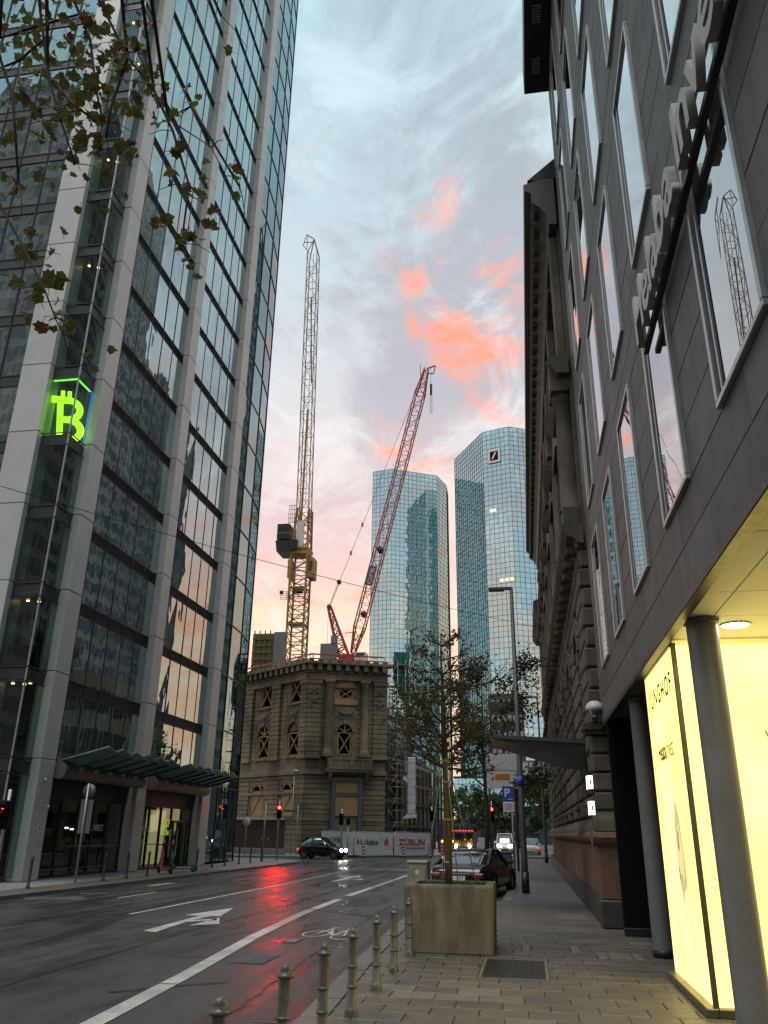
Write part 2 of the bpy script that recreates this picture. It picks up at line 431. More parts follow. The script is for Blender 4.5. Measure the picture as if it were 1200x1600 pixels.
M['sand'] = solid('sandstone_olive', (.285, .238, .145), (.170, .143, .088), .85, 1.2, bmp=.5, bscale=18, rand=.08, big=(.28, (.075, .068, .055)))
M['sand_d'] = solid('sandstone_dark', (.165, .146, .108), (.088, .078, .058), .85, 1.6, bmp=.5, bscale=24, rand=.12, big=(.35, (.045, .042, .037)))  # dark sandstone, with darker patches at random
M['redstone'] = solid('red_sandstone', (.205, .115, .085), (.125, .075, .060), .8, 3, bmp=.4, bscale=40, rand=.12)
M['basalt'] = solid('dark_plinth_stone', (.060, .060, .058), (.035, .035, .034), .55, 5, bmp=.3, bscale=50)
M['timber'] = solid('brace_timber', (.40, .28, .155), (.26, .175, .095), .75, 5, bmp=.3, bscale=30, stretch=(1, 1, .3), rand=.12)
M['ply'] = solid('plywood', (.42, .26, .115), (.30, .18, .075), .6, 2, bmp=.2, stretch=(2, 2, .4))
M['steel'] = solid('grey_steel', (.115, .125, .14), (.075, .082, .092), .5, 5, metal=.2)
M['galv'] = solid('galvanised_steel', (.34, .35, .36), (.24, .25, .26), .42, 9, metal=.55)
M['yel'] = solid('crane_yellow', (.50, .29, .035), (.33, .185, .03), .5, 4, rand=.1, big=(.8, (.16, .09, .03)))
M['tan'] = solid('crane_jib_ochre', (.27, .18, .075), (.15, .105, .055), .55, 3)
M['red'] = solid('crane_red', (.42, .055, .05), (.27, .035, .035), .5, 4)
M['netting'] = solid('green_netting', (.03, .20, .155), (.015, .11, .09), .9, 2)
M['white'] = solid('white_sheet', (.62, .63, .64), (.50, .51, .53), .7, 2, bmp=.3, bscale=6)
M['banner'] = solid('banner_vinyl', (.56, .57, .57), (.46, .47, .47), .5, 1.2, bmp=.35, bscale=2.5)
M['ink'] = solid('navy_print', (.030, .040, .060), (.024, .032, .050), .6, 5)
M['inkred'] = solid('red_print', (.48, .02, .03), (.40, .02, .025), .6, 5)
M['inkgrey'] = solid('grey_print', (.13, .12, .085), (.10, .095, .065), .6, 5)
M['conc'] = solid('exposed_concrete', (.225, .205, .155), (.130, .120, .092), .8, 4, bmp=.6, bscale=30, big=(1.6, (.075, .070, .052)), stretch=(1.6, 1.6, .45))
M['conc_g'] = solid('grey_concrete', (.22, .225, .235), (.16, .165, .175), .8, 2, bmp=.4)
M['soil'] = solid('planter_soil', (.05, .055, .02), (.03, .03, .015), .95, 18, bmp=.8, bscale=40)
M['dirtleaf'] = M['soil']
M['bark'] = solid('bark', (.085, .060, .042), (.045, .033, .025), .9, 16, bmp=.8, bscale=40, stretch=(1, 1, .25))
M['mat_wrap'] = solid('reed_wrapped_trunk', (.145, .095, .048), (.08, .052, .026), .85, 26, bmp=.9, bscale=60, stretch=(1, 1, .15))
M['bollard'] = solid('bollard_paint', (.150, .146, .130), (.085, .083, .075), .38, 14, metal=.35, bmp=.15, bscale=60)
M['bollard_d'] = solid('bollard_dark_paint', (.05, .05, .048), (.03, .03, .03), .4, 14, metal=.4)
M['post'] = solid('lamp_post_paint', (.075, .082, .088), (.050, .055, .060), .45, 6, metal=.2)
M['carblack'] = solid('black_car_paint', (.010, .010, .011), (.007, .007, .008), .12, 4, spec=.7, rr=.04)
M['carglass'] = mirror_glass('car_glass', (.008, .010, .011), (.85, .9, .92), .18, 1.1)
M['tyre'] = solid('tyre_rubber', (.018, .018, .018), (.012, .012, .012), .8, 12)
M['rim'] = solid('alloy_rim', (.32, .32, .33), (.24, .24, .25), .3, 6, metal=.9)
M['chrome'] = solid('chrome', (.75, .75, .76), (.7, .7, .7), .12, 4, metal=1, rr=.04)
M['plate'] = solid('number_plate_white', (.75, .75, .73), (.68, .68, .66), .4, 8)
M['lampred'] = emit('traffic_light_red', (1.0, .0004, .0003), 1350)
M['lampred2'] = emit('traffic_light_red_far', (1.0, .012, .010), 34)
M['tail'] = emit('tail_light_red', (1.0, .04, .03), 1.3)
M['taildim'] = solid('tail_lens', (.22, .012, .014), (.15, .01, .01), .15, 5, spec=.8)
M['head'] = emit('headlight_white', (1.0, .93, .80), 45)
M['headwarm'] = emit('headlight_warm', (1.0, .66, .22), 90)
M['lbox'] = emit('backlit_panel', (1.0, .79, .215), 1.62)
def uneven(m, s, k=.10):
    t = m.node_tree; b = t.nodes['Principled BSDF']; f = noise_fac(t, 1.1, 3, .5, 'World', (1, 1, .5)); mr = N(t, 'ShaderNodeMapRange')
    mr.inputs[1].default_value = .3; mr.inputs[2].default_value = .7; mr.inputs[3].default_value = s * (1 - k); mr.inputs[4].default_value = s * (1 + k)
    t.links.new(f, mr.inputs[0]); t.links.new(mr.outputs[0], b.inputs['Emission Strength'])
uneven(M['lbox'], 1.62, .28)
M['down'] = emit('downlight_lens', (1.0, .90, .55), 85)
M['bit'] = emit('neon_green', (.50, 1.0, .02), 1.9)
M['bitglow'] = emit('green_edge_glow', (.28, 1.0, .10), 1.5)
M['bitblue'] = emit('neon_blue', (.01, .10, 1.0), 1.3)
M['warmlamp'] = emit('warm_ceiling_lamp', (1.0, .62, .22), 5)
M['shoplight'] = emit('shop_ceiling_light', (1.0, .95, .78), 3.0)
M['shopwarm'] = emit('shop_interior_glow', (.85, .80, .34), .34)
M['housenr'] = emit('illuminated_number', (.92, 1.0, .96), 1.6)
M['deco'] = emit('glowing_bridge_glazing', (.42, .80, .90), .75)  # glazing given its cyan brightness as emission
M['blue'] = solid('sign_blue', (.012, .065, .34), (.010, .055, .30), .4, 5)
M['signwhite'] = solid('sign_white', (.62, .62, .61), (.55, .55, .54), .45, 5)
M['signback'] = solid('sign_back_grey', (.13, .14, .145), (.10, .11, .115), .5, 5, metal=.3)
M['orange'] = solid('sign_orange', (.62, .17, .02), (.52, .13, .02), .5, 5)
M['cabinet'] = solid('utility_cabinet', (.30, .29, .235), (.22, .212, .17), .55, 4, bmp=.2)
M['scoot_r'] = solid('scooter_red', (.52, .045, .05), (.42, .035, .04), .35, 5)
M['scoot_g'] = solid('scooter_green', (.02, .18, .075), (.015, .13, .055), .35, 5)
M['brick'] = solid('dark_brick', (.075, .062, .058), (.045, .038, .037), .85, 1.4, bmp=.3)
M['amber'] = emit('amber_warning_lamp', (1.0, .45, .03), 2.0)
M['curtain'] = solid('curtain_brown', (.10, .085, .065), (.05, .042, .034), .9, 12, stretch=(1, 1, .05))
def leaf_mat(name, cols, trans=.35):
    m, t, b = mat(name)
    f = noise_fac(t, 3.0, 2, .5, 'World'); g = noise_fac(t, 14.0, 2, .5, 'World')
    oi = N(t, 'ShaderNodeObjectInfo'); mm = N(t, 'ShaderNodeMath', operation='ADD'); t.links.new(g, mm.inputs[0])
    m2 = N(t, 'ShaderNodeMath', operation='MULTIPLY'); t.links.new(oi.outputs['Random'], m2.inputs[0]); m2.inputs[1].default_value = .5
    m3 = N(t, 'ShaderNodeMath', operation='SUBTRACT'); t.links.new(m2.outputs[0], m3.inputs[0]); m3.inputs[1].default_value = .25
    t.links.new(m3.outputs[0], mm.inputs[1])
    c = ramp(t, mm.outputs[0], cols)
    t.links.new(c, b.inputs['Base Color']); b.inputs['Roughness'].default_value = .55
    tl = N(t, 'ShaderNodeBsdfTranslucent'); t.links.new(c, tl.inputs[0])
    mx = N(t, 'ShaderNodeMixShader'); mx.inputs[0].default_value = trans
    o = t.nodes['Material Output']; t.links.new(b.outputs[0], mx.inputs[1]); t.links.new(tl.outputs[0], mx.inputs[2]); t.links.new(mx.outputs[0], o.inputs[0])
    return m
M['leaf_near'] = leaf_mat('maple_leaf_autumn', [(.22, (.11, .045, .02)), (.38, (.10, .095, .026)), (.6, (.085, .12, .03)), (.82, (.13, .085, .025))], .45)
M['leaf'] = leaf_mat('leaf_olive', [(.30, (.06, .07, .022)), (.5, (.12, .115, .035)), (.68, (.19, .13, .04))])
M['leaf_dk'] = leaf_mat('leaf_dark', [(.30, (.026, .040, .018)), (.5, (.050, .066, .025)), (.7, (.09, .09, .03))])
M['leaf_gr'] = leaf_mat('leaf_green', [(.30, (.025, .05, .012)), (.5, (.05, .095, .018)), (.7, (.09, .14, .025))])
# ================================================================== ground, road, pavements
def sheet(name, pts, z, m, kind='structure', parent=None):
    mb = MB(); mb.poly([(x, y, z) for x, y in pts]); return mb.build(name, m, parent, kind)
sheet('ground', [(-1500, -300), (1500, -300), (1500, 2500), (-1500, 2500)], -.16, M['ground'])
sheet('road', [(-90, -40), (60, -40), (60, 260), (-90, 260)], -.10, M['road'])
def kerb_x(y):
    pts = [(-30, -1.95), (6, -2.22), (9, -2.33), (13.2, -2.56), (20.7, -2.81), (23.2, -2.84), (24.2, -2.3), (24.9, -.80), (31.8, -.72), (32.6, -1.5), (45, -1.5), (46, -2.4), (56, -2.4), (60, -1.2), (61.5, 1.0)]
    for (a, b), (c, d) in zip(pts, pts[1:]):
        if a <= y <= c: return b + (d - b) * (y - a) / (c - a)
    return pts[-1][1]
ysteps = [-30, 6, 9, 13.2, 17.4]
pv = MB(); edge = [(kerb_x(y) + .28, y) for y in ysteps]
pv.prism(edge + [(14, 17.4), (14, -30)], -.2, -.014)
pave = pv.build('pavement', M['joint'], None, 'structure', fix=True)
pv = MB(); ys2 = [17.4, 20.7, 23.2, 24.2, 24.9, 31.8, 32.6, 45, 46, 56, 60, 61]
pv.prism([(kerb_x(y) + .28, y) for y in ys2] + [(2.2, 61.6), (14, 61.6), (14, 17.4)], -.2, -.002)
pave2 = pv.build('pavement', M['walk_far'], None, 'structure', fix=True)
# individual paving stones, running bond
rs = random.Random(3)
SX, SY = .50, .405
sm = []
for i in range(4):
    mb = MB(); mb.cbox(-SX / 2 + .005, SX / 2 - .005, -SY / 2 + .005, SY / 2 - .005, -.03, 0, .006)
    sm.append(mb.mesh('paving_stone', M['stone_pale'] if i == 3 else M['stone']))
holes = [(-.725, .185, 11.795, 13.565), (-.19, .74, 14.57, 15.33), (.96, 1.64, 14.02, 14.73)]
row = 0; y = 8.0
while y < 17.35:
    x = kerb_x(y) + .28 + SX / 2 + (row % 2) * SX / 2
    x0 = kerb_x(y) + .29
    if row % 2:
        mb = MB(); mb.cbox(x0, x - SX / 2 - .005, y - SY / 2 + .005, y + SY / 2 - .005, -.03, 0, .006); mb.build('paving_stone', M['stone'], pave)
    while x < 3.2:
        under = x > 1.95 and 10 < y < 12.4
        xa, xb, ya, yb = x - SX / 2 + .005, x + SX / 2 - .005, y - SY / 2 + .005, y + SY / 2 - .005
        hit = [h for h in holes if h[0] < xb and h[1] > xa and h[2] < yb and h[3] > ya]
        if under: pass
        elif hit:   # stones cut to fit round the covers
            a, b, c, d = hit[0]; cuts = []
            if c > ya + .04: cuts.append((xa, xb, ya, c - .004))
            if d < yb - .04: cuts.append((xa, xb, d + .004, yb))
            y_0, y_1 = max(ya, c), min(yb, d)
            if a > xa + .04: cuts.append((xa, a - .004, y_0, y_1))
            if b < xb - .04: cuts.append((b + .004, xb, y_0, y_1))
            for q in cuts:
                mb = MB(); mb.cbox(*q, -.03, 0, .006); mb.build('paving_stone', M['stone'], pave)
        else:
            link('paving_stone', sm[rs.choice([0, 1, 2])] if rs.random() < .94 else sm[3], pave, (x, y, rs.uniform(-.002, .003)), (rs.uniform(-.006, .006), rs.uniform(-.006, .006), rs.uniform(-.006, .006)))
        x += SX
    y += SY; row += 1
# small pavers beyond, one mass
mb = MB()
for j in range(13):
    yy = 17.6 + j * .42
    xx = kerb_x(yy) + .32 + (j % 2) * .3
    while xx < 1.5:
        mb.cbox(xx, xx + .58, yy, yy + .405, -.02, .004 + rs.uniform(-.002, .002), .006); xx += .595
mb.build('small_pavers', M['stone'], pave2, 'stuff')
# cellar grate and cover frames set into the pavement
g = thing('pavement_grate', (-.27, 12.7, 0), 'dark ribbed steel cellar grate set flush into the pavement near the planter', 'grate')
mb = MB(); mb.box(-.72, .18, 11.80, 11.84, -.03, .004); mb.box(-.72, .18, 13.52, 13.56, -.03, .004); mb.box(-.72, -.68, 11.84, 13.52, -.03, .004); mb.box(.14, .18, 11.84, 13.52, -.03, .004)
mb.build('frame', M['stone_pale'], g)
mb = MB(); mb.box(-.68, .14, 11.84, 13.52, -.03, -.02)
mb.build('tray', M['black'], g)
for i in range(21):
    mb = MB(); xx = -.66 + i * .0385; mb.box(xx, xx + .022, 11.85, 13.51, -.02, .001); mb.build('bar', M['dark'], g)
for (x0, x1, y0, y1, lb) in [(-.18, .73, 14.58, 15.32, 'rectangular utility cover with pale end strips beside the cellar grate'), (.97, 1.63, 14.03, 14.72, 'pale stone-filled cover in the pavement near the round column')]:
    g = thing('utility_cover', ((x0 + x1) / 2, (y0 + y1) / 2, 0), lb, 'manhole cover', 'covers in the pavement')
    mb = MB(); mb.cbox(x0 + .16, x1 - .16, y0 + .05, y1 - .05, -.03, .002, .006); mb.build('lid', M['stone'] if x0 < 0 else M['stone_pale'], g)
    mb = MB(); mb.cbox(x0, x0 + .13, y0, y1, -.03, .003, .006); mb.cbox(x1 - .13, x1, y0, y1, -.03, .003, .006); mb.build('end_strip', M['stone_pale'], g)
for (x0, x1, y0, y1, lb) in [(.55, 1.2, 20.2, 21.5, 'pale square cover in the far pavement beside the dark stone plinth'), (.45, 1.15, 17.75, 18.3, 'wide pale cover in the pavement in front of the stone pier')]:
    g = thing('utility_cover', ((x0 + x1) / 2, (y0 + y1) / 2, 0), lb, 'manhole cover', 'covers in the pavement')
    mb = MB(); mb.cbox(x0, x1, y0, y1, -.03, .008, .006); mb.build('lid', M['stone_pale'], g)
# kerb stones along the near kerb
kerb = thing('kerb', (-2.3, 12, 0), None, None); kerb['kind'] = 'structure'
y = 5.0
while y < 61:
    L = 1.0 if y < 22.5 or y > 25 else .5
    a, b = kerb_x(y + .006), kerb_x(y + L - .006)
    mb = MB(); mb.prism([(a, y + .006), (a + .27, y + .006), (b + .27, y + L - .006), (b, y + L - .006)], -.2, .001 + rs.uniform(-.003, .003))
    mb.build('kerb_stone', M['kerb'], kerb, fix=True); y += L
# wet gutter along the kerb and repaired strips of asphalt
def strip(name, pts, w, z, m, kind='structure', closed=False):
    mb = MB(); n = len(pts); L = []; Rr = []
    for i in range(n):
        p = Vector((*pts[i], 0)); d = (Vector((*pts[min(i + 1, n - 1)], 0)) - Vector((*pts[max(i - 1, 0)], 0))).normalized()
        s = Vector((d.y, -d.x, 0)) * (w[i] if isinstance(w, (list, tuple)) else w) / 2
        L.append(p - s); Rr.append(p + s)
    for i in range(n - 1):
        mb.quad((L[i].x, L[i].y, z), (Rr[i].x, Rr[i].y, z), (Rr[i + 1].x, Rr[i + 1].y, z), (L[i + 1].x, L[i + 1].y, z))
    return mb.build(name, m, None, kind)
gy = [5 + i * .5 for i in range(37)]
strip('gutter', [(kerb_x(y) - .17 + .03 * math.sin(y * 3.1), y) for y in gy], [.30 + .08 * math.sin(y * 2.3) for y in gy], -.096, M['road_patch'])
for (pts, w) in [([(-3.6, 20.5), (-4.9, 21.5)], .28), ([(-4.6, 23.2), (-5.0, 26.0)], .6), ([(-3.3, 20.2), (-3.1, 22.5)], .7), ([(-5.0, 10.3), (-4.3, 11.0), (-3.9, 11.3)], .12), ([(-3.6, 28), (-3.4, 32)], .35), ([(-4.6, 13.4), (-5.6, 13.2)], .03), ([(-4.4, 33), (-4.1, 37)], .3), ([(-11.8, 20), (-11.6, 30), (-11.9, 40)], .5), ([(-8.2, 14), (-9.5, 22), (-9.7, 38)], .35)]:
    strip('asphalt_patch', pts, w, -.0955, M['road_patch'])
zs = -.0948
for pts, w in [([(-10.2, 9), (-10.3, 20), (-10.1, 33), (-10.4, 50)], .05), ([(-6.3, 6), (-6.5, 15), (-6.35, 24), (-6.5, 44)], .035), ([(-12.4, 17), (-8.9, 17.6), (-5.6, 17.2)], .04), ([(-3.2, 9.5), (-3.45, 14), (-3.6, 19), (-3.7, 24)], .03), ([(-9, 30.2), (-6, 29.8), (-3.4, 30)], .04)]:
    q = []
    for (a, b) in zip(pts, pts[1:]):
        for i in range(12): q.append((a[0] + (b[0] - a[0]) * i / 12 + rs.uniform(-.03, .03), a[1] + (b[1] - a[1]) * i / 12))
    strip('tar_seam', q, w, zs, M['road_patch']); zs += .0005
# painted markings
ZP = -.091
def seg(P, a, b):
    out = []
    for i in range(13):
        y = a + (b - a) * i / 12
        for (p, q) in zip(P, P[1:]):
            if p[1] <= y <= q[1]:
                out.append((p[0] + (q[0] - p[0]) * (y - p[1]) / (q[1] - p[1]), y)); break
    return out
LP = [(-4.05, 4), (-4.35, 8.7), (-4.61, 11.8), (-5.07, 16.2), (-5.36, 20.5), (-5.48, 25), (-5.52, 28), (-5.57, 41)]
for a, b, m in [(5, 10.95, 'paint'), (11.0, 12.9, 'paint'), (12.93, 14.4, 'paint'), (14.42, 17.9, 'paint'), (17.95, 21.7, 'paint_thin'), (21.9, 25.2, 'paint'), (26.6, 31, 'paint'), (31.3, 36, 'paint_thin'), (36.2, 41, 'paint')]:
    strip('lane_line', seg(LP, a, b), .235, ZP, M[m])
def mark(name, polys, m='paint'):
    mb = MB()
    for p in polys: mb.poly([(x, y, ZP) for x, y in p])
    mb.build(name, M[m], None, 'structure')
mark('arrow_marking', [[(-7.34, 16.25), (-7.02, 16.10), (-7.22, 18.2), (-7.16, 19.35), (-7.42, 19.35), (-7.40, 18.2)], [(-7.80, 19.36), (-6.94, 19.36), (-7.39, 21.6)],
                       [(-7.21, 18.0), (-6.72, 18.55), (-6.82, 18.85), (-7.215, 18.45)], [(-6.86, 17.35), (-6.40, 17.85), (-6.86, 19.1)]])
mark('arrow_marking', [[(-7.76, 34.0), (-7.5, 34.0), (-7.5, 37.2), (-7.76, 37.2)], [(-8.05, 37.21), (-7.2, 37.21), (-7.63, 39.6)], [(-7.49, 35.2), (-7.05, 35.7), (-7.05, 36.0), (-7.49, 35.6)], [(-7.05, 35.0), (-6.75, 35.8), (-7.05, 36.6)]])
strip('centre_line', [(-9.04, 19.2), (-8.98, 28), (-8.95, 34), (-9.3, 47), (-9.4, 51)], .11, ZP, M['paint'])
strip('stop_line', [(-9.0, 46.4), (-2.4, 44.8)], .35, ZP, M['paint'])
for pts, w in [([(-14.2, 22.6), (-12.5, 23.4)], .12), ([(-13.5, 22.2), (-12.2, 23.0)], .12), ([(-11.45, 23.4), (-11.45, 26.0)], .13), ([(-12.9, 28.7), (-12.9, 30.6)], .35), ([(-13.2, 24.6), (-12.6, 25.2)], .12), ([(-11.4, 33), (-11.4, 37)], .12), ([(-11.4, 41), (-11.4, 45)], .12), ([(-12.8, 36), (-12.8, 40)], .1), ([(-12.7, 44), (-12.7, 49)], .1)]:
    strip('road_line', pts, w, ZP, M['paint_thin'])
strip('kerb_line', [(-2.66, 15.9), (-2.78, 19.8)], .16, ZP, M['paint'])
# bicycle symbol painted on the cycle lane
mb = MB()
def ring(cx, cy, rx, ry, w, n=28):
    for i in range(n):
        a, b = 2 * math.pi * i / n, 2 * math.pi * (i + 1) / n
        mb.poly([(cx + math.cos(a) * rx, cy + math.sin(a) * ry, ZP), (cx + math.cos(b) * rx, cy + math.sin(b) * ry, ZP), (cx + math.cos(b) * (rx - w), cy + math.sin(b) * (ry - w * 1.9), ZP), (cx + math.cos(a) * (rx - w), cy + math.sin(a) * (ry - w * 1.9), ZP)])
def ln(a, b, w=.045, z=ZP + .0015):
    d = Vector((b[0] - a[0], b[1] - a[1], 0)).normalized(); s = Vector((-d.y, d.x, 0)) * w / 2
    mb.poly([(a[0] - s.x, a[1] - s.y, z), (b[0] - s.x, b[1] - s.y, z), (b[0] + s.x, b[1] + s.y, z), (a[0] + s.x, a[1] + s.y, z)])
ring(-4.06, 16.75, .26, .52, .038); ring(-3.46, 16.45, .25, .50, .038)
for i, (a, b) in enumerate([((-4.06, 16.75), (-3.92, 17.75)), ((-3.93, 17.55), (-3.70, 16.5)), ((-3.70, 16.5), (-3.46, 16.45)), ((-3.92, 17.5), (-3.58, 17.35)), ((-3.70, 16.5), (-3.55, 17.65)), ((-3.46, 16.45), (-3.58, 17.3)), ((-4.0, 17.85), (-3.80, 17.75)), ((-3.66, 17.68), (-3.42, 17.62))]): ln(a, b, z=ZP + .0015 * (1 + i))
mb.build('bicycle_marking', M['paint'], None, 'structure')
# cast iron gully grates in the road
for (x, y, lb) in [(-4.16, 13.35, 'cast iron gully grate in the road catching the red light, beside the lane line'), (-2.62, 8.75, 'cast iron gully grate against the kerb at the nearest bollards'), (-4.2, 15.6, 'small gully grate in the cycle lane near the bicycle symbol')]:
    g = thing('gully_grate', (x, y, -.1), lb, 'drain grate', 'gully grates in the road')
    mb = MB(); w, l = (.26, .5) if y != 15.6 else (.12, .3)
    mb.box(x - w, x + w, y - l, y + l, -.12, -.094); mb.build('frame', M['dark'], g)
    for i in range(8):
        yy = y - l + .06 + i * (2 * l - .12) / 7.5
        mb = MB(); mb.cbox(x - w + .03, x + w - .03, yy, yy + .035, -.094, -.086, .006); mb.build('bar', M['steel'], g)
# left pavement with its kerb
Lp = [(-14.0, 8), (-14.0, 40), (-14.0, 46), (-14.0, 52), (-14.6, 55), (-16.5, 57.3), (-20, 58.3), (-60, 58.6), (-60, 8)]
mb = MB(); mb.prism(Lp, -.2, 0); mb.build('pavement', M['walk_left'], None, 'structure', fix=True)
kl = thing('kerb', (-14, 30, 0), None, None); kl['kind'] = 'structure'
pts = Lp[:7]
for (a, b) in zip(pts, pts[1:]):
    a = Vector((*a, 0)); b = Vector((*b, 0)); n = max(1, round((b - a).length / 1.2)); d = (b - a) / n
    s = Vector((d.y, -d.x, 0)).normalized()
    for i in range(n):
        p = a + d * (i + .006); q = a + d * (i + .994)
        mb = MB(); mb.prism([(p.x - s.x * .12, p.y - s.y * .12), (p.x + s.x * .10, p.y + s.y * .10), (q.x + s.x * .10, q.y + s.y * .10), (q.x - s.x * .12, q.y - s.y * .12)], -.2, .006)
        mb.build('kerb_stone', M['kerb'], kl, fix=True)
mb = MB(); mb.poly([(-14.15, 8, .004), (-14.15, 40, .004), (-15.2, 40, .004), (-15.2, 8, .004)])
mb.build('cobble_strip', M['stone'], None, 'structure')
# raised crossing pavement at the far side of the junction
mb = MB(); mb.prism([(-60, 63), (-21.5, 63), (-17.2, 64.6), (-15.7, 65.0), (-8.2, 72.6), (-7.4, 78), (-7.2, 200), (-60, 200)], -.2, 0)
mb.build('pavement', M['walk_left'], None, 'structure', fix=True)
mb = MB(); mb.prism([(-.6, 74), (-.6, 220), (60, 220), (60, 74)], -.2, 0)
mb.build('pavement', M['walk_far'], None, 'structure', fix=True)
# ================================================================== glass tower on the left
XT, XG = -17.0, -17.35
T = thing('glass_tower', (-17, 36, 0), 'tall glass office tower with pale vertical columns and dark floor bands on the left', 'office tower')
FZ = [4.02 + 3.12 * k for k in range(35)]
JZ = [0.0] + FZ
rt = random.Random(11)
# pale column panels, one per storey, open joints between
def colpanels(x0, x1, y0, y1, kmax=34):
    for k in range(min(kmax, len(JZ) - 1)):
        mb = MB(); mb.cbox(x0, x1, y0, y1, JZ[k] + .012, JZ[k + 1] - .012, .015); mb.build('column_panel', M['tcol'], T)
for y0, y1 in ((27.5, 28.5), (35.42, 36.36), (43.2, 44.35)): colpanels(XG - .25, XT, y0, y1)
colpanels(-19.85, -18.55, 26.0, 26.95)
mb = MB()
for x0, x1, y0, y1 in ((XG - .2, XT - .04, 27.54, 28.46), (XG - .2, XT - .04, 35.46, 36.32), (XG - .2, XT - .04, 43.24, 44.31), (-19.8, -18.6, 26.05, 26.9)):
    mb.box(x0, x1, y0, y1, 0, 112)
mb.build('column_core', M['dark'], T)
yA = [28.5, 29.08, 30.3, 31.58, 32.84, 34.08, 35.42]
yB = [36.36, 36.94, 38.1, 39.4, 40.65, 41.9, 43.2]
npane = 0
def pane(mb, quad, small, mname):
    """one pane: single object while the count lasts, else into the joined rest"""
    mb.quad(*quad)
rest = {'tglass': MB(), 'tglass_end': MB()}
def put_pane(q, big, mname):
    global npane
    j = [rt.uniform(-.006, .006) for _ in range(4)]
    if big and npane < 292:
        mb = MB(); mb.quad(*q); mb.build('window_pane', M[mname], T); npane += 1
    else: rest[mname].quad(*q)
def wall_panes(ys, k, big):
    z0, z1 = FZ[k] - .08, FZ[k + 1] - .58
    for a, b in zip(ys, ys[1:]):
        t = [rt.uniform(-.007, .007) for _ in range(4)]
        put_pane(((XG + t[0], a + .02, z0), (XG + t[1], b - .02, z0), (XG + t[2], b - .02, z1), (XG + t[3], a + .02, z1)), big, 'tglass')
for k in range(34):
    wall_panes(yA, k, k < 12); wall_panes(yB, k, k < 12)
# dark louvre bands
for k in range(35):
    z0, z1 = FZ[k] - .56, FZ[k] - .10
    for ys in (yA, yB):
        mb = MB(); mb.box(XG - .1, XG - .03, ys[0], ys[-1], z0, z1)
        n = 6 if k < 12 else 3
        for i in range(n):
            zz_ = z0 + (z1 - z0) * (i + .2) / n
            mb.add([(XG - .03, ys[0], zz_ + .05), (XG + .01, ys[0], zz_), (XG + .01, ys[-1], zz_), (XG - .03, ys[-1], zz_ + .05), (XG - .03, ys[0], zz_ + .062), (XG + .01, ys[0], zz_ + .014), (XG + .01, ys[-1], zz_ + .014), (XG - .03, ys[-1], zz_ + .062)], [(0, 1, 2, 3), (7, 6, 5, 4), (1, 5, 6, 2), (0, 4, 5, 1), (3, 2, 6, 7)])
        mb.box(XG - .05, XG + .022, ys[0], ys[-1], z1, z1 + .03)
        mb.box(XG - .05, XG + .022, ys[0], ys[-1], z0 - .03, z0)
        mb.build('louvre_band', M['louvre'], T)
for ys in (yA, yB):
    for yy in ys[1:-1]:
        mb = MB(); mb.box(XG - .05, XG + .024, yy - .018, yy + .018, FZ[0] - .6, 112); mb.build('mullion', M['mull'], T)
# left-hand face (towards the viewer)
YL = 26.62
xl = [-19.85 - 1.42 * i for i in range(11)]
for k in range(34):
    z0, z1 = FZ[k] - .08, FZ[k + 1] - .58
    for i, (b, a) in enumerate(zip(xl, xl[1:])):
        t = [rt.uniform(-.009, .009) for _ in range(4)]
        put_pane(((a + .02, YL + t[0], z0), (b - .02, YL + t[1], z0), (b - .02, YL + t[2], z1), (a + .02, YL + t[3], z1)), i < 6 and 2 < k < 14, 'tglass')
    mb = MB(); mb.box(xl[-1], xl[0], YL - .02, YL + .1, FZ[k] - .56, FZ[k] - .10); mb.box(xl[-1], xl[0], YL - .05, YL, FZ[k] - .10, FZ[k] - .06); mb.box(xl[-1], xl[0], YL - .05, YL, FZ[k] - .60, FZ[k] - .56)
    mb.build('floor_band', M['louvre'], T)
for x in xl[1:-1]:
    mb = MB(); mb.box(x - .025, x + .025, YL - .06, YL + .04, 0, 112); mb.build('mullion', M['mull'], T)
put_pane(((xl[-1], YL, .1), (xl[0], YL, .1), (xl[0], YL, FZ[0] - .58), (xl[-1], YL, FZ[0] - .58)), False, 'tglass')
# curved end towards the junction
EC = [(-17.22, 44.36), (-17.22, 46.0), (-17.36, 48.3), (-17.78, 51.0), (-18.7, 52.7), (-20.4, 53.9), (-23.5, 54.4), (-40, 54.4)]
for k in range(-1, 34):
    z0, z1 = (FZ[k] + .03, FZ[k + 1] - .03) if k >= 0 else (.12, FZ[0] - .03)
    for i, (p, q) in enumerate(zip(EC, EC[1:])):
        t = [rt.uniform(-.006, .006) for _ in range(4)]
        put_pane(((p[0] + t[0], p[1] + .02, z0), (q[0] + t[1], q[1] - .02, z0), (q[0] + t[2], q[1] - .02, z1), (p[0] + t[3], p[1] + .02, z1)), i < 3 and k < 10, 'tglass_end')
    if k >= 0:
        mb = MB()
        for p, q in zip(EC, EC[1:]): mb.bar((p[0], p[1], FZ[k]), (q[0], q[1], FZ[k]), .09, .07)
        mb.build('transom', M['mull'], T)
for p in EC[1:6]:
    mb = MB(); mb.box(p[0] - .03, p[0] + .05, p[1] - .03, p[1] + .03, 0, 112); mb.build('mullion', M['mull'], T)
mb = MB(); mb.box(-17.32, -17.16, 44.355, 44.55, 0, 112); mb.build('end_post', M['dark'], T)
rest['tglass'].build('upper_panes', M['tglass'], T, 'stuff'); rest['tglass_end'].build('end_panes', M['tglass_end'], T, 'stuff')
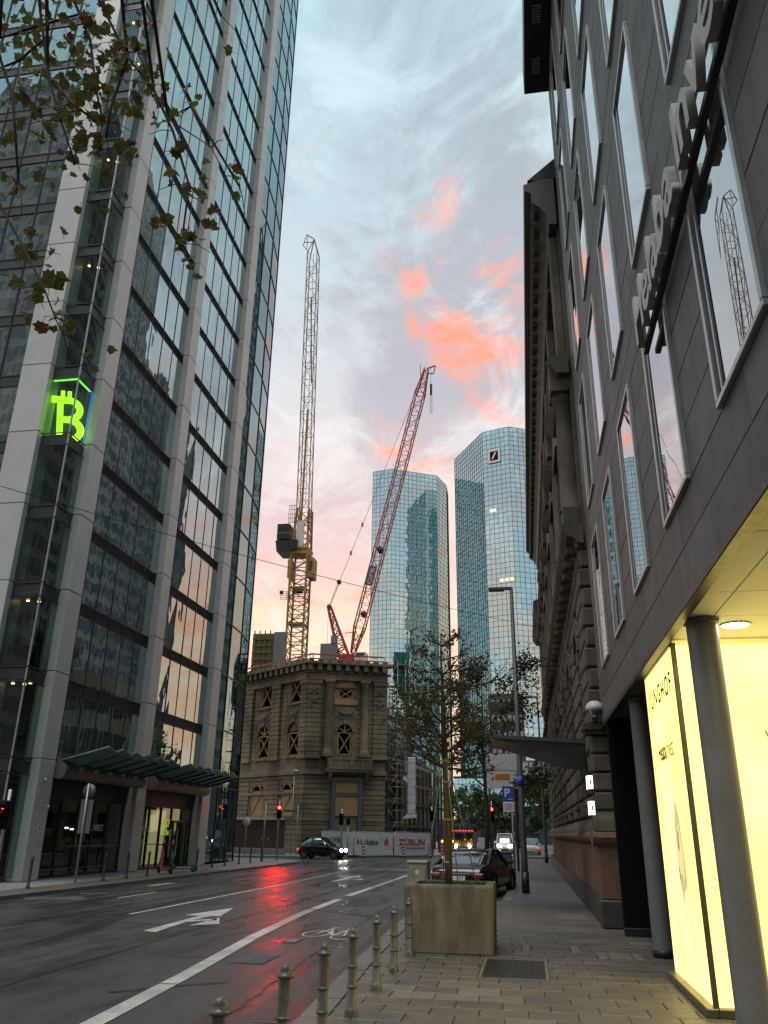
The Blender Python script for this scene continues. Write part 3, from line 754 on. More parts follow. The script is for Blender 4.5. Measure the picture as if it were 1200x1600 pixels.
# interior behind the glass: core walls, slabs, lamps
mb = MB(); mb.box(-39.5, -17.75, 28.62, 43.8, 3.5, 111.5); mb.box(-39.5, -20.0, 27.0, 28.6, 0.05, 111.5); mb.prism([(-17.75, 43.85), (-17.75, 47.5), (-18.4, 50.8), (-20.6, 53), (-39.5, 53.5), (-39.5, 43.85)], .05, 111.5)
mb.build('core', M['core'], T)
mb = MB(); mb.box(-40.2, -17.2, 26.3, 54.2, 112.0, 113); mb.build('roof', M['dark'], T)
# glazed corner bay
bx, by = XG, 26.28
for k in range(-1, 34):
    z0, z1 = (FZ[k] - .02, FZ[k + 1] - .60) if k >= 0 else (.1, FZ[0] - .6)
    mb = MB(); mb.quad((-18.55, by, z0), (bx - .04, by, z0), (bx - .04, by, z1), (-18.55, by, z1)); mb.build('bay_pane', M['bay'], T)
    mb = MB(); mb.quad((bx, by + .04, z0), (bx, 27.5, z0), (bx, 27.5, z1), (bx, by + .04, z1)); mb.build('bay_pane', M['bay'], T)
    if k >= 0:
        mb = MB(); mb.box(-18.54, bx - .02, by + .02, 27.49, FZ[k] - .52, FZ[k] - .10)
        mb.box(-18.54, bx + .02, by - .03, by, FZ[k] - .08, FZ[k] - .03); mb.box(-18.54, bx + .02, by - .03, by, FZ[k] - .60, FZ[k] - .55)
        mb.box(bx, bx + .03, by, 27.49, FZ[k] - .08, FZ[k] - .03); mb.box(bx, bx + .03, by, 27.49, FZ[k] - .60, FZ[k] - .55)
        mb.box(-20, -18.56, 27.02, 27.5, FZ[k] - .5, FZ[k] - .1)
        mb.build('bay_floor', M['slabedge'], T)
mb = MB(); mb.box(bx - .035, bx + .02, by - .02, by + .035, 0, 112); mb.build('corner_post', M['galv'], T)
for k, n in ((1, 3), (2, 2), (9, 2), (7, 2), (11, 3), (12, 2)):
    for i in range(n):
        mb = MB(); x, y = -18.3 + .35 * i, 27.0 + .18 * (i % 2)
        mb.lathe([(.001, FZ[k] - .56), (.06, FZ[k] - .56), (.06, FZ[k] - .53), (.001, FZ[k] - .53)], (x, y, 0), 8); mb.build('ceiling_lamp', M['warmlamp'], T)
# office partition and desk seen in one bay, blinds in another
mb = MB(); mb.box(-18.5, -17.9, 27.3, 27.34, FZ[1], FZ[1] + 1.9); mb.build('partition', M['slat'], T)
mb = MB(); mb.box(-18.4, -17.5, 26.5, 26.9, FZ[1] + .05, FZ[1] + .75); mb.build('desk', M['black'], T)
# ground floor: black louvre zone, shop glazing, rails
for ys in (yA, yB):
    mb = MB(); mb.box(XG - .3, XG - .12, ys[0], ys[-1], 2.72, 3.42)
    for i in range(9): mb.box(XG - .12, XG - .06, ys[0], ys[-1], 2.76 + i * .072, 2.79 + i * .072)
    mb.build('louvre_band', M['louvre'], T)
    for a, b in zip(ys, ys[1:]):
        mb = MB(); mb.quad((XG - .2, a + .03, .1), (XG - .2, b - .03, .1), (XG - .2, b - .03, 2.7), (XG - .2, a + .03, 2.7)); mb.build('shop_pane', M['shop'], T)
    for yy in ys:
        mb = MB(); mb.box(XG - .26, XG - .14, yy - .03, yy + .03, .0, 2.72); mb.build('shop_mullion', M['mull'], T)
    mb = MB(); mb.box(XG - .26, XG - .14, ys[0], ys[-1], 0, .1); mb.build('threshold', M['dark'], T)
mb = MB(); mb.box(-20.5, -20.4, 28.5, 43.2, 0.02, 3.4); mb.build('shop_back_wall', M['core'], T)
mb = MB(); mb.box(-20.4, -17.65, 28.5, 43.2, 3.3, 3.4); mb.build('shop_ceiling', M['black'], T)
mb = MB(); mb.box(-20.4, -17.65, 28.5, 43.2, 0.005, .03); mb.build('shop_floor', M['basalt'], T)
mb = MB(); mb.box(-20.4, -17.65, 35.6, 35.8, 0.03, 3.3); mb.build('shop_partition', M['core'], T)
for y0, y1 in ((28.6, 31), (32.2, 35.3), (36.5, 38.0)):
    for i in range(int((y1 - y0) / .3)):
        mb = MB(); mb.box(-19.1 - .03 * (i % 2), -19.0, y0 + i * .3, y0 + i * .3 + .27, .05, 2.6); mb.build('curtain', M['curtain'], T)
for x, y, z in ((-18.6, 30.8, 2.45), (-18.7, 31.0, 1.9), (-18.4, 32.4, 1.7), (-18.2, 36.7, 2.5), (-18.6, 33.2, 1.65), (-18.5, 37.7, 2.4)):
    mb = MB(); mb.lathe([(.001, z), (.09, z), (.07, z + .06), (.001, z + .06)], (x, y, 0), 10); mb.build('shop_lamp', M['shoplight'], T)
mb = MB(); mb.box(-18.9, -18.85, 40.75, 43.0, .1, 2.65); mb.build('glow_wall', M['shopwarm'], T)  # wall emits by itself to stand for the lit interior
mb = MB(); mb.box(-18.3, -18.2, 29.4, 31.0, .8, 1.7); mb.build('shop_counter', M['alu'], T)
mb = MB(); mb.box(XG - .14, XG - .10, 31.0, 35.3, 1.05, 1.09); mb.box(XG - .14, XG - .10, 36.4, 39.4, 1.05, 1.09); mb.box(XG - .14, XG - .10, 28.6, 35.3, .28, .31); mb.build('guard_rail', M['duct'], T)
# door in the second bay
for yy in (40.65, 41.28, 41.9, 42.55):
    mb = MB(); mb.box(XG - .14, XG - .06, yy - .03, yy + .03, 0.1, 2.1); mb.build('door_stile', M['mull'], T)
mb = MB(); mb.box(XG - .14, XG - .06, 40.62, 43.1, 2.05, 2.15); mb.build('door_head', M['mull'], T)
for yy in (40.35, 41.2): 
    mb = MB(); mb.box(XG - .06, XG, yy, yy + .04, .5, 1.75); mb.build('door_handle', M['alu'], T)
# tenants' lettering on the glass
XW = XG - .17
def glass_text(body, y, z, h, w, m, sh=.2):
    text('lettering', body, 1, basis((XW, y, z), (0, 1, 0), (0, 0, 1), (1, 0, 0)), m, T, .004, shear=sh, off=.015, width=w, height=h)
glass_text('ZWEIGLE', 32.75, 1.62, .26, 1.0, M['signwhite']); glass_text('ZWEIGLE', 37.05, 1.62, .26, 1.05, M['signwhite'])
M['lime'] = emit('lime_print_glow', (.55, .75, .10), .35)  # lettering glows a little by its own emission
glass_text('ICED?', 39.55, 1.82, .38, .95, M['lime']); glass_text('MATCHA', 39.55, 1.46, .24, .95, M['lime'])
mb = MB(); mb.box(XT, XT + .012, 28.0, 28.22, 1.55, 1.80); mb.build('notice_plate', M['signwhite'], T)
mb = MB(); mb.box(XT + .012, XT + .016, 28.07, 28.15, 1.66, 1.74); mb.build('notice_symbol', M['ink'], T)
for y, z in ((27.9, 3.25), (28.35, 2.35)):
    mb = MB(); mb.lathe([(.001, 0), (.05, .02), (.06, .07), (.03, .12), (.001, .13)], (XT + .06, y, z), 10); mb.bar((XT, y, z + .06), (XT + .06, y, z + .06), .03); mb.build('camera_dome', M['alu'], T)
# two entrance canopies: bronze gutter tube with tilted green glass slats
def canopy(y0, y1, n):
    c = thing('canopy', (XT, y0, 3.4), None, None); c.parent = T; c.location = (0, y0 - 36, 3.4); ORG[c.name] = Matrix.Translation((XT, y0, 3.4))
    L = (y1 - y0) / n
    for i in range(n):
        mb = MB(); a, b = y0 + i * L + .012, y0 + (i + 1) * L - .012
        prof = [(.30 * math.cos(t) , .34 * math.sin(t)) for t in [math.pi * 2 * q / 14 for q in range(14)]]
        pr = [(XT + .14 + p[0] * 1.0, 3.70 + p[1] * .92) for p in prof]; nn = len(pr)
        mb.sf = True; mb.add([(p[0], a, p[1]) for p in pr] + [(p[0], b, p[1]) for p in pr], [(q, (q + 1) % nn, nn + (q + 1) % nn, nn + q) for q in range(nn)])
        mb.sf = False; mb.poly([(p[0], a, p[1]) for p in pr]); mb.poly([(p[0], b, p[1]) for p in pr])
        mb.build('gutter', M['duct'], c, fix=True)
    for i in range(n):
        ya = y0 + .02 + i * L
        x0, x1, za, zb = XT + .18, XT + 2.0, 4.03, 4.50
        w = L * .72; dz = -.20
        for j, (s, e) in enumerate(((0, .5), (.505, 1))):
            xa, xb = x0 + (x1 - x0) * s, x0 + (x1 - x0) * e; p, q = za + (zb - za) * s, za + (zb - za) * e
            mb = MB()
            mb.add([(xa, ya, p), (xb, ya, q), (xb, ya + w, q + dz), (xa, ya + w, p + dz), (xa, ya, p + .05), (xb, ya, q + .05), (xb, ya + w, q + dz + .05), (xa, ya + w, p + dz + .05)],
                   [(0, 3, 2, 1), (4, 5, 6, 7), (0, 1, 5, 4), (1, 2, 6, 5), (2, 3, 7, 6), (3, 0, 4, 7)])
            mb.build('glass_slat', M['slat'], c)
        mb = MB(); mb.bar((x0, ya + w + .06, za - .16), (x1, ya + w + .06, zb - .16), .05, .20); mb.build('slat_gap_shade', M['slat_dark'], c)  # dark bar put in for the shade between slats
    return c
canopy(28.53, 35.39, 6); canopy(36.40, 43.17, 6)
# the green neon currency sign in the corner bay
S = thing('neon_sign', (-17.98, 27.0, 16.4), 'glowing green letter sign with two vertical strokes behind the glass of the tower corner', 'neon sign')
nrm = Vector((.55, -.835, 0)).normalized(); rx = Vector((-nrm.y, nrm.x, 0)); 
SB = basis((-17.86, 26.93, 16.36), rx, (0, 0, 1), nrm) @ Matrix.Rotation(math.radians(7), 4, 'Z') @ Matrix.Scale(.93, 4)
def flat(polys, name, m, d0=-.06, d1=.06):
    mb = MB(SB)
    for p in polys: mb.prism(p, d0, d1)
    mb.build(name, m, S, fix=True)
def bowl(cx, cy, ro, ri, ys_):
    o = [(cx + math.cos(t) * ro * 1.05, cy + math.sin(t) * ro) for t in [-math.pi / 2 + math.pi * i / 14 for i in range(15)]]
    i_ = [(cx + math.cos(t) * ri * 1.0, cy + math.sin(t) * ri) for t in [math.pi / 2 - math.pi * i / 14 for i in range(15)]]
    return o + i_
flat([[(-.40, .18), (-.14, .18), (-.14, 2.02), (-.40, 2.02)]], 'letter_stem', M['bit'])
flat([[(-.62, .0), (.14, .0), (.14, .28), (-.62, .28)], [(-.62, 1.92), (.10, 1.92), (.10, 2.20), (-.62, 2.20)], [(-.2, .97), (.12, .97), (.12, 1.23), (-.2, 1.23)]], 'letter_bar', M['bit'], -.058, .062)
flat([bowl(.10, .615, .615, .35, 1), bowl(.07, 1.60, .60, .34, 1)], 'letter_bowl', M['bit'], -.062, .058)
for x in (-.26, .02):
    flat([[(x, 2.19), (x + .17, 2.19), (x + .17, 2.5), (x, 2.5)]], 'letter_stroke', M['bit']); flat([[(x, -.3), (x + .17, -.3), (x + .17, .01), (x, .01)]], 'letter_stroke', M['bit'])
mb = MB(); q = basis((-17.98, 27.0, 16.6), rx, (0, 0, 1), nrm); mb.T = q; mb.box(-.80, -.74, -.05, 2.5, -.12, -.08); mb.box(.74, .80, -.05, 2.5, -.12, -.08); mb.build('blue_tube', M['bitblue'], S)
M['bluewall'] = solid('blue_backing', (.02, .06, .26), (.012, .04, .18), .5, 2)
mb = MB(q); mb.box(-.74, .74, 0, 2.4, -.14, -.13); mb.build('backing', M['bluewall'], S)
mb = MB(); mb.box(-18.5, -17.42, 26.34, 26.42, 18.96, 19.0); mb.box(-17.5, -17.42, 26.42, 27.4, 18.96, 19.0); mb.build('edge_glow', M['bitglow'], S)  # emissive bars that put a green glow on the bay edges
# ================================================================== grey clad office building on the right
GX = 1.68
G = thing('office_building', (GX, 18.2, 0), 'grey panel clad office building with rows of projecting metal framed windows', 'office building')
rg = random.Random(5)
Y1 = 18.2
zr = []
z = 3.93
zr += [3.93, 4.39, 4.85]
for f in range(5):
    b = 4.85 + 3.5 * f
    zr += [b + .53, b + 1.06, b + 1.59, b + 2.12, b + 2.65, b + 3.075, b + 3.5]
wins = []
for f in range(5):
    for k in range(6): wins.append((15.47 - 2.72 * k, 4.85 + 3.5 * f))
wy = [(15.47 - 2.72 * k, 16.85 - 2.72 * k) for k in range(6)]
for i in range(len(zr) - 1):
    z0, z1 = zr[i], zr[i + 1]
    inwin = i >= 2 and (i - 2) % 7 < 5
    if inwin:
        segs = []; top = Y1
        for a, b in wy:
            segs.append((b, top)); top = a
        segs.append((.4, top))
    else:
        cut = [Y1]; p = 16.2 if i % 2 else 14.9
        while p > .6: cut.append(p); p -= 2.72
        cut.append(.4); segs = [(b, a) for a, b in zip(cut, cut[1:])]
    for a, b in segs:
        mb = MB(); o = rg.uniform(0, .004)
        mb.cbox(GX + .002 - o, GX + .05, a + .005, b - .005, z0 + .005, z1 - .005, .004); mb.build('cladding_panel', M['clad'], G)
mb = MB()
top = Y1
mb.box(GX + .06, 12, 0.2, Y1, 22.0, 22.4)
for i in range(6):  # solid wall behind the panels, with openings left for the windows
    pass
ZT = 22.35
def wallbox(a, b, z0, z1): mb.box(GX + .052, GX + .4, a, b, z0, z1)
wallbox(.4, Y1 - .002, 3.93, 4.85)
for f in range(5):
    b0 = 4.85 + 3.5 * f
    wallbox(.4, Y1 - .002, b0 + 2.65, b0 + 3.5)
    top = Y1 - .002
    for a, b in wy:
        wallbox(b, top, b0, b0 + 2.65); top = a
    wallbox(.4, top, b0, b0 + 2.65)
mb.box(GX + .4, 12, -12, Y1 - .002, 3.95, 22.0); mb.box(GX, GX + .4, -12, .398, 3.93, 22.35)
mb.build('wall', M['dark'], G)
for wi, (y0, z0) in enumerate(wins):
    y1, z1 = y0 + 1.38, z0 + 2.65
    mb = MB(); fx0, fx1 = GX - .045, GX + .10
    t = .055
    mb.cbox(fx0, fx1, y0, y1, z0, z0 + t, .006); mb.cbox(fx0, fx1, y0, y1, z1 - t, z1, .006)
    mb.cbox(fx0, fx1, y0, y0 + t, z0 + t + .001, z1 - t - .001, .006); mb.cbox(fx0, fx1, y1 - t, y1, z0 + t + .001, z1 - t - .001, .006)
    fr = mb.build('window', M['alu'], G)
    mb = MB(); j = [rg.uniform(-.0015, .0015) for _ in range(4)]
    mb.quad((GX - .015 + j[0], y1 - t - .21, z0 + t), (GX - .015 + j[1], y0 + t, z0 + t), (GX - .015 + j[2], y0 + t, z1 - t), (GX - .015 + j[3], y1 - t - .21, z1 - t)); mb.build('pane', M['win'], fr)
    mb = MB(); mb.box(GX - .02, GX + .06, y1 - t - .12, y1 - t - .075, z0 + t, z1 - t); mb.build('casement', M['alu'], fr)
    mb = MB(); mb.box(GX + .0, GX + .09, y0 + t, y1 - t, z0 + t, z1 - t); mb.build('reveal_shade', M['black'], fr)  # black fill stands for the shaded depth beside the pane
# dark lip under the cladding and the lit soffit
mb = MB(); mb.cbox(GX - .02, GX + .10, .4, Y1, 3.84, 3.925, .008); mb.build('drip_edge', M['dark'], G)
xs = [GX + .101, 2.07, 2.9, 4.2, 6.0]; ysf = [.4, 2.6, 4.4, 6.2, 7.9, 8.86, 9.93, 12.6, 14.8, 17.0, Y1]
for a, b in zip(xs, xs[1:]):
    for c, d in zip(ysf, ysf[1:]):
        mb = MB(); mb.cbox(a + .004, b - .004, c + .004, d - .004, 3.90, 3.94, .004); mb.build('soffit_panel', M['soffit'] if d < 14 else M['clad'], G)
# downlights in the soffit
for x, y in ((2.38, 9.26), (3.3, 9.26), (2.38, 6.6), (3.4, 6.6), (2.45, 15.4), (2.45, 16.3)):
    d = MB(); d.lathe([(.17, 3.885), (.17, 3.90), (.14, 3.90), (.14, 3.885), (.17, 3.885)], (x, y, 0), 24); dl = d.build('downlight', M['alu'], G)
    d = MB(); d.lathe([(.001, 3.893), (.14, 3.893)], (x, y, 0), 24); d.build('lens', M['down'], dl)
# round columns
for y in (9.0, 14.4):
    d = MB(); d.lathe([(.162, 0), (.162, 3.9)], (1.965, y, 0), 32); c = d.build('column', M['col'], G)
    d = MB(); d.lathe([(.162, 3.84), (.19, 3.85), (.19, 3.90), (.162, 3.90)], (1.965, y, 0), 32); d.build('collar', M['col'], c)
    d = MB(); d.lathe([(.163, 0), (.175, .003), (.175, .10), (.163, .105)], (1.965, y, 0), 32); d.build('base_ring', M['dark'], c)
# illuminated glass display box of the foyer
LX, LY0, LY1, LZ = 1.80, 9.96, 12.36, 3.86
mb = MB(); mb.box(LX, LX + .01, LY0 + .045, LY1, .09, LZ - .03); mb.build('backlit_panel', M['lbox'], G)
mb = MB(); mb.box(LX + .045, 6.0, LY0, LY0 + .01, .09, LZ - .03); mb.build('backlit_panel', M['lbox'], G)
M['brassy'] = solid('olive_metal_trim', (.16, .145, .075), (.12, .11, .06), .4, 5, metal=.4)
mb = MB(); mb.box(LX - .008, LX + .045, LY0 - .008, LY0 + .045, .02, LZ); mb.build('corner_trim', M['brassy'], G)
mb = MB(); mb.box(LX - .03, LX + .02, LY0 + .07, LY1, LZ - .03, LZ + .04); mb.build('top_trim', M['dark'], G)
mb = MB(); mb.cbox(LX - .10, LX + .02, LY0 - .10, LY1 + .02, .0, .09, .01); mb.cbox(LX + .021, 6, LY0 - .10, LY0 + .02, .0, .09, .01); mb.build('plinth', M['brassy'], G)
mb = MB(); mb.box(LX, 6.0, LY1, LY1 + .05, 0, LZ); mb.build('end_panel', M['dark'], G)
mb = MB(); mb.box(1.68, 2.22, 17.1, 17.3, 0, 3.9); mb.box(2.22, 2.4, 12.4, 17.3, .0, 3.9); mb.build('dark_wall', M['black'], G)
mb = MB(); mb.cbox(1.66, 2.25, 17.06, 17.1, 0, .14, .01); mb.build('skirting', M['dark'], G)
# print on the lit panels
M['print'] = solid('panel_print', (.05, .045, .03), (.04, .036, .025), .7, 5, spec=.1)
LT = lambda y, z: basis((LX - .002, y, z), (0, -1, 0), (0, 0, 1), (-1, 0, 0))
text('lettering', 'JUNGHOF', 1, LT(12.13, 3.26), M['print'], G, .001, sp=1.2, off=.012, width=1.86, height=.33)
text('lettering', 'Helaba', 1, LT(11.78, 2.63), M['print'], G, .001, off=.016, width=.62, height=.24)
text('lettering', 'Invest', 1, LT(11.13, 2.63), M['print'], G, .001, off=-.008, width=.52, height=.24)
M['map1'] = emit('backlit_map_pale', (1.0, .80, .36), .46); M['map2'] = emit('backlit_map_dark', (1.0, .82, .45), .13)
def blob(cy, cz, pts, m, d):
    mb = MB(); mb.poly([(LX - d, cy - p[0], cz + p[1]) for p in pts]); mb.build('map_print', m, G)
blob(10.98, 1.55, [(-.22, .0), (-.15, .33), (.02, .62), (.20, .40), (.30, -.05), (.28, -.38), (.06, -.46), (-.08, -.62), (-.22, -.3)], M['map1'], .003)
M['map3'] = emit('backlit_map_light', (1.0, .80, .34), .66)
blob(10.98, 1.55, [(-.15, .02), (-.08, .22), (.08, .30), (.19, .02), (.15, -.28), (-.02, -.34), (-.13, -.18)], M['map3'], .005)
for cy, cz, pts in [(11.02, 1.66, [(-.02, -.08), (.03, .14), (.10, .10), (.08, -.12)]), (11.12, 1.30, [(-.03, -.06), (-.02, .10), (.02, .04), (.05, -.12)]), (11.05, .92, [(-.06, .12), (.02, .0), (.06, -.2), (.0, -.1)]), (10.96, 1.26, [(-.03, -.05), (.0, .06), (.05, .0)])]:
    blob(cy, cz, pts, M['map2'], .007)
for cy, cz, w in [(11.32, 1.95, .14), (10.62, 1.02, .1), (10.68, .80, .12), (10.7, .66, .1), (10.9, .98, .06)]:
    mb = MB(); mb.quad((LX - .007, cy, cz), (LX - .007, cy - w, cz), (LX - .007, cy - w, cz + .012), (LX - .007, cy, cz + .012)); mb.build('map_caption', M['map2'], G)
text('lettering', 'W', 1, basis((2.70, LY0 - .002, 2.60), (1, 0, 0), (0, 0, 1), (0, -1, 0)), M['inkgrey'], G, .001, off=-.01, width=.26, height=.24)
# roof overhang with pale louvred openings
mb = MB(); mb.box(.97, GX + .3, -6, Y1, 22.36, 22.62); mb.box(.97, 1.03, -6, Y1, 22.62, 23.3); mb.build('roof_overhang', M['dark'], G)
for y in (17.3, 15.7, 14.1):
    mb = MB()
    for i in range(7): mb.box(1.18, 1.42, y - .3 + i * .08, y - .255 + i * .08, 22.345, 22.358)
    mb.build('soffit_louvre', M['galv'], G)
# raised sign letters on a rail
SG = thing('facade_sign', (1.5, 8.2, 6.8), 'large raised silver letters on a dark rail across the grey facade', 'sign')
mb = MB(); mb.box(1.572, 1.63, 2.4, 8.25, 6.82, 6.885); mb.build('rail', M['dark'], SG)
M['letter'] = solid('sign_letter_metal', (.46, .465, .465), (.38, .385, .385), .45, 3)
ms = []; pos = 8.18
word = 'Helaba Invest'
meas = text_mesh('H', 1, 0, M['letter']); HH = max(v.co.y for v in meas.vertices)
S0 = .60 / HH
for ch in word:
    if ch == ' ': pos -= .20; continue
    me = text_mesh(ch, S0, .036, M['letter'], off=.014)
    xs_ = [v.co.x for v in me.vertices]; w = max(xs_) - min(xs_)
    Tm = basis((1.535, pos, 6.88), (0, -1, 0), (0, 0, 1), (-1, 0, 0))
    inv = ORG[SG.name].inverted(); mn = min(xs_)
    for v in me.vertices: v.co = inv @ (Tm @ Vector((v.co.x - mn, v.co.y, v.co.z)))
    me.name = 'letter'; link('letter', me, SG); pos -= w + .055
# ================================================================== rusticated old building beyond
OB = thing('old_stone_building', (1.6, 35, 0), 'dark rusticated stone building with deep cornice and rounded red plinth on the right', 'stone building')
WX = 1.64; OY0, OY1 = 18.75, 51.0
mb = MB(); mb.box(WX, 14, OY0, OY1, 0, 19.0); mb.build('wall', M['sand_d'], OB)
mb = MB(); mb.box(1.40, WX - .001, OY0 + .0, OY1 + 8, 0, .52); mb.build('plinth', M['basalt'], OB)
y = OY0 + .02
while y < 50:
    mb = MB(); mb.cbox(1.42, WX - .006, y, y + .60, .525, 1.515, .03); mb.build('plinth_panel', M['redstone'], OB)
    y += 1.02
mb = MB(); mb.box(1.60, WX - .003, OY0, OY1 + 8, .525, 1.52); mb.build('plinth_recess', M['basalt'], OB)
mb = MB(); mb.sf = True
prof = [(1.48, 1.52), (1.42, 1.56), (1.36, 1.63), (1.34, 1.70), (1.36, 1.77), (1.40, 1.80), (WX, 1.80), (WX, 1.52)]
mb.prism(prof, OY0, OY1 + 8, 'y'); mb.build('torus_course', M['redstone'], OB, fix=True)
mb = MB(); mb.prism([(1.39, 1.802), (1.40, 1.90), (1.44, 1.98), (1.52, 2.10), (WX, 2.12), (WX, 1.802)], OY0, OY1 + 8, 'y'); mb.build('sill_course', M['sand_d'], OB, fix=True)
# rusticated blocks
RY, RZ = .98, .46
bay = 4.0
blocks = []
for j in range(13):
    z0 = 2.14 + j * RZ
    y = OY0 + .05 + (j % 2) * .25
    while y < OY1 - .3:
        c = ((y + RY / 2 - OY0) % bay)
        inwin = 2.0 < c < 3.3 and 2.4 < z0 < 6.9
        if not inwin: blocks.append((y, z0))
        y += RY
blocks.sort()
mb = MB(); mb.cbox(-.15, 0, .02, RY - .02, .02, RZ - .02, .045); bm_ = mb.mesh('stone_block', M['sand_d'])
restb = MB()
for i, (y, z0) in enumerate(blocks):
    if i < 270: link('stone_block', bm_, OB, (WX - 1.6, y - 35, z0))
    else: restb.cbox(WX - .15, WX, y + .02, y + RY - .02, z0 + .02, z0 + RZ - .02, .045)
restb.build('far_stone_blocks', M['sand_d'], OB, 'stuff')
for k in range(8):
    yc = OY0 + .05 + bay * k + 2.65
    mb = MB(); mb.box(WX - .01, WX - .004, yc - .62, yc + .62, 2.5, 6.0)
    mb.prism([(yc + .62 * math.cos(t), 6.0 + .62 * math.sin(t)) for t in [math.pi * i / 12 for i in range(13)]], WX - .01, WX - .004, 'x')
    w = mb.build('window', M['black'], OB)
    for i in range(9):
        a0, a1 = math.pi * i / 9 + .02, math.pi * (i + 1) / 9 - .02
        m2 = MB(); pts = [(yc + r * math.cos(a), 6.0 + r * math.sin(a)) for r, a in ((.62, a0), (1.05, a0), (1.05, a1), (.62, a1))]
        m2.prism(pts, WX - .20, WX - .005, 'x'); m2.build('arch_stone', M['sand_d'], w, fix=True)
    m2 = MB(); m2.cbox(WX - .24, WX, yc - .8, yc + .8, 2.38, 2.52, .02); m2.build('sill', M['sand_d'], w)
# stone pier at the near corner
pier = thing('stone_pier', (1.6, 18.4, 0), None, None); pier.parent = OB; pier.location = (0, 18.4 - 35, 0); ORG[pier.name] = Matrix.Translation((1.6, 18.4, 0))
mb = MB(); mb.cbox(1.36, 2.1, 18.22, 18.74, 0, .52, .03); mb.build('pier_plinth', M['basalt'], pier)
mb = MB(); mb.cbox(1.40, 2.1, 18.26, 18.74, .522, 1.50, .02); mb.build('pier_panel', M['redstone'], pier)
mb = MB(); mb.prism([(18.74, 1.502), (18.74, 1.80), (18.24, 1.80), (18.17, 1.76), (18.14, 1.68), (18.18, 1.58), (18.26, 1.502)], 1.30, 2.1, 'x'); mb.build('pier_torus', M['redstone'], pier, fix=True)
mb = MB(); mb.prism([(18.74, 1.802), (18.74, 2.2), (18.34, 2.2), (18.24, 2.0), (18.20, 1.802)], 1.34, 2.1, 'x'); mb.build('pier_base', M['sand_d'], pier, fix=True)
for i in range(4):
    mb = MB(); mb.cbox(1.42, 2.1, 18.3, 18.74, 2.205 + i * .38, 2.205 + i * .38 + .355, .035); mb.build('pier_block', M['sand_d'], pier)
mb = MB(); mb.cbox(1.30, 2.1, 18.20, 18.74, 3.73, 3.80, .01); mb.cbox(1.26, 2.1, 18.15, 18.74, 3.801, 3.98, .02); mb.build('pier_cap', M['sand_d'], pier)
for i in range(9):
    mb = MB(); mb.cbox(1.46 + .06 * (i % 2), 2.2, 18.6, 19.3, 4.3 + i * .47, 4.3 + i * .47 + .44, .04); mb.build('quoin_block', M['sand_d'], OB)
# lower cornice, upper order with half columns, entablature and main cornice
def yprism(prof, y0, y1, name, m, par=OB):
    mb = MB(); mb.prism(prof, y0, y1, 'y'); return mb.build(name, m, par, fix=True)
yprism([(WX, 8.14), (1.50, 8.16), (1.42, 8.28), (1.26, 8.34), (1.16, 8.52), (1.14, 8.64), (WX, 8.68)], 18.45, OY1, 'lower_cornice', M['sand_d'])
for i in range(30):
    y = 18.9 + i * 1.07
    mb = MB(); mb.cbox(1.24, 1.55, y, y + .3, 8.02, 8.20, .02); mb.build('bracket', M['sand_d'], OB)
for k in range(8):
    y = 19.25 + k * 4.0
    mb = MB(); mb.cbox(1.22, WX, y - .42, y + .42, 8.69, 9.25, .03); mb.build('pedestal', M['sand_d'], OB)
    mb = MB(); mb.lathe([(.30, 9.25), (.30, 9.31), (.255, 9.36), (.25, 10.2), (.24, 11.4), (.215, 12.2), (.25, 12.25), (.31, 12.4), (.31, 12.5)], (1.48, y, 0), 18); mb.build('half_column', M['sand_d'], OB)
    mb = MB(); mb.cbox(1.14, WX, y - .42, y + .42, 12.5, 13.25, .02); mb.build('entablature_block', M['sand_d'], OB)
    mb = MB(); mb.prism([(y + 1.0, 11.6), (y + 2.0, 12.35), (y + 3.0, 11.6)], 1.24, WX, 'x'); mb.cbox(1.3, WX, y + 1.1, y + 1.25, 9.3, 11.58, .01); mb.cbox(1.3, WX, y + 2.75, y + 2.9, 9.3, 11.58, .01); mb.build('window_surround', M['sand_d'], OB, fix=True)
    mb = MB(); mb.box(WX - .02, WX - .006, y + 1.26, y + 2.74, 9.2, 11.5); mb.build('window', M['black'], OB)
    mb = MB(); mb.box(WX - .02, WX - .006, y + 1.3, y + 2.7, 14.2, 16.6); mb.build('window', M['black'], OB)
    for zz_ in (14.0, 16.65):
        mb = MB(); mb.cbox(1.36, WX, y + 1.0, y + 3.0, zz_, zz_ + .16, .02); mb.build('window_ledge', M['sand_d'], OB)
    mb = MB(); mb.cbox(1.40, WX, y - .3, y + .3, 13.6, 17.6, .03); mb.build('pilaster', M['sand_d'], OB)
yprism([(WX, 12.9), (1.34, 12.92), (1.20, 13.15), (1.12, 13.3), (1.12, 13.42), (WX, 13.46)], 18.6, OY1, 'entablature', M['sand_d'])
yprism([(WX, 17.7), (1.42, 17.72), (1.36, 18.1), (1.20, 18.35), (.98, 18.55), (.98, 18.9), (.80, 18.98), (.78, 19.22), (1.2, 19.35), (WX, 19.4)], 18.55, OY1, 'main_cornice', M['basalt'])
for i in range(40):
    y = 18.8 + i * .8
    mb = MB(); mb.cbox(1.02, 1.40, y, y + .34, 18.36, 18.54, .02); mb.build('modillion', M['sand_d'], OB)
mb = MB(); mb.prism([(.9, 19.36), (WX + .2, 20.2), (8, 21.2), (13, 19.4)], 18.55, OY1, 'y'); mb.build('roof', M['dark'], OB, fix=True)
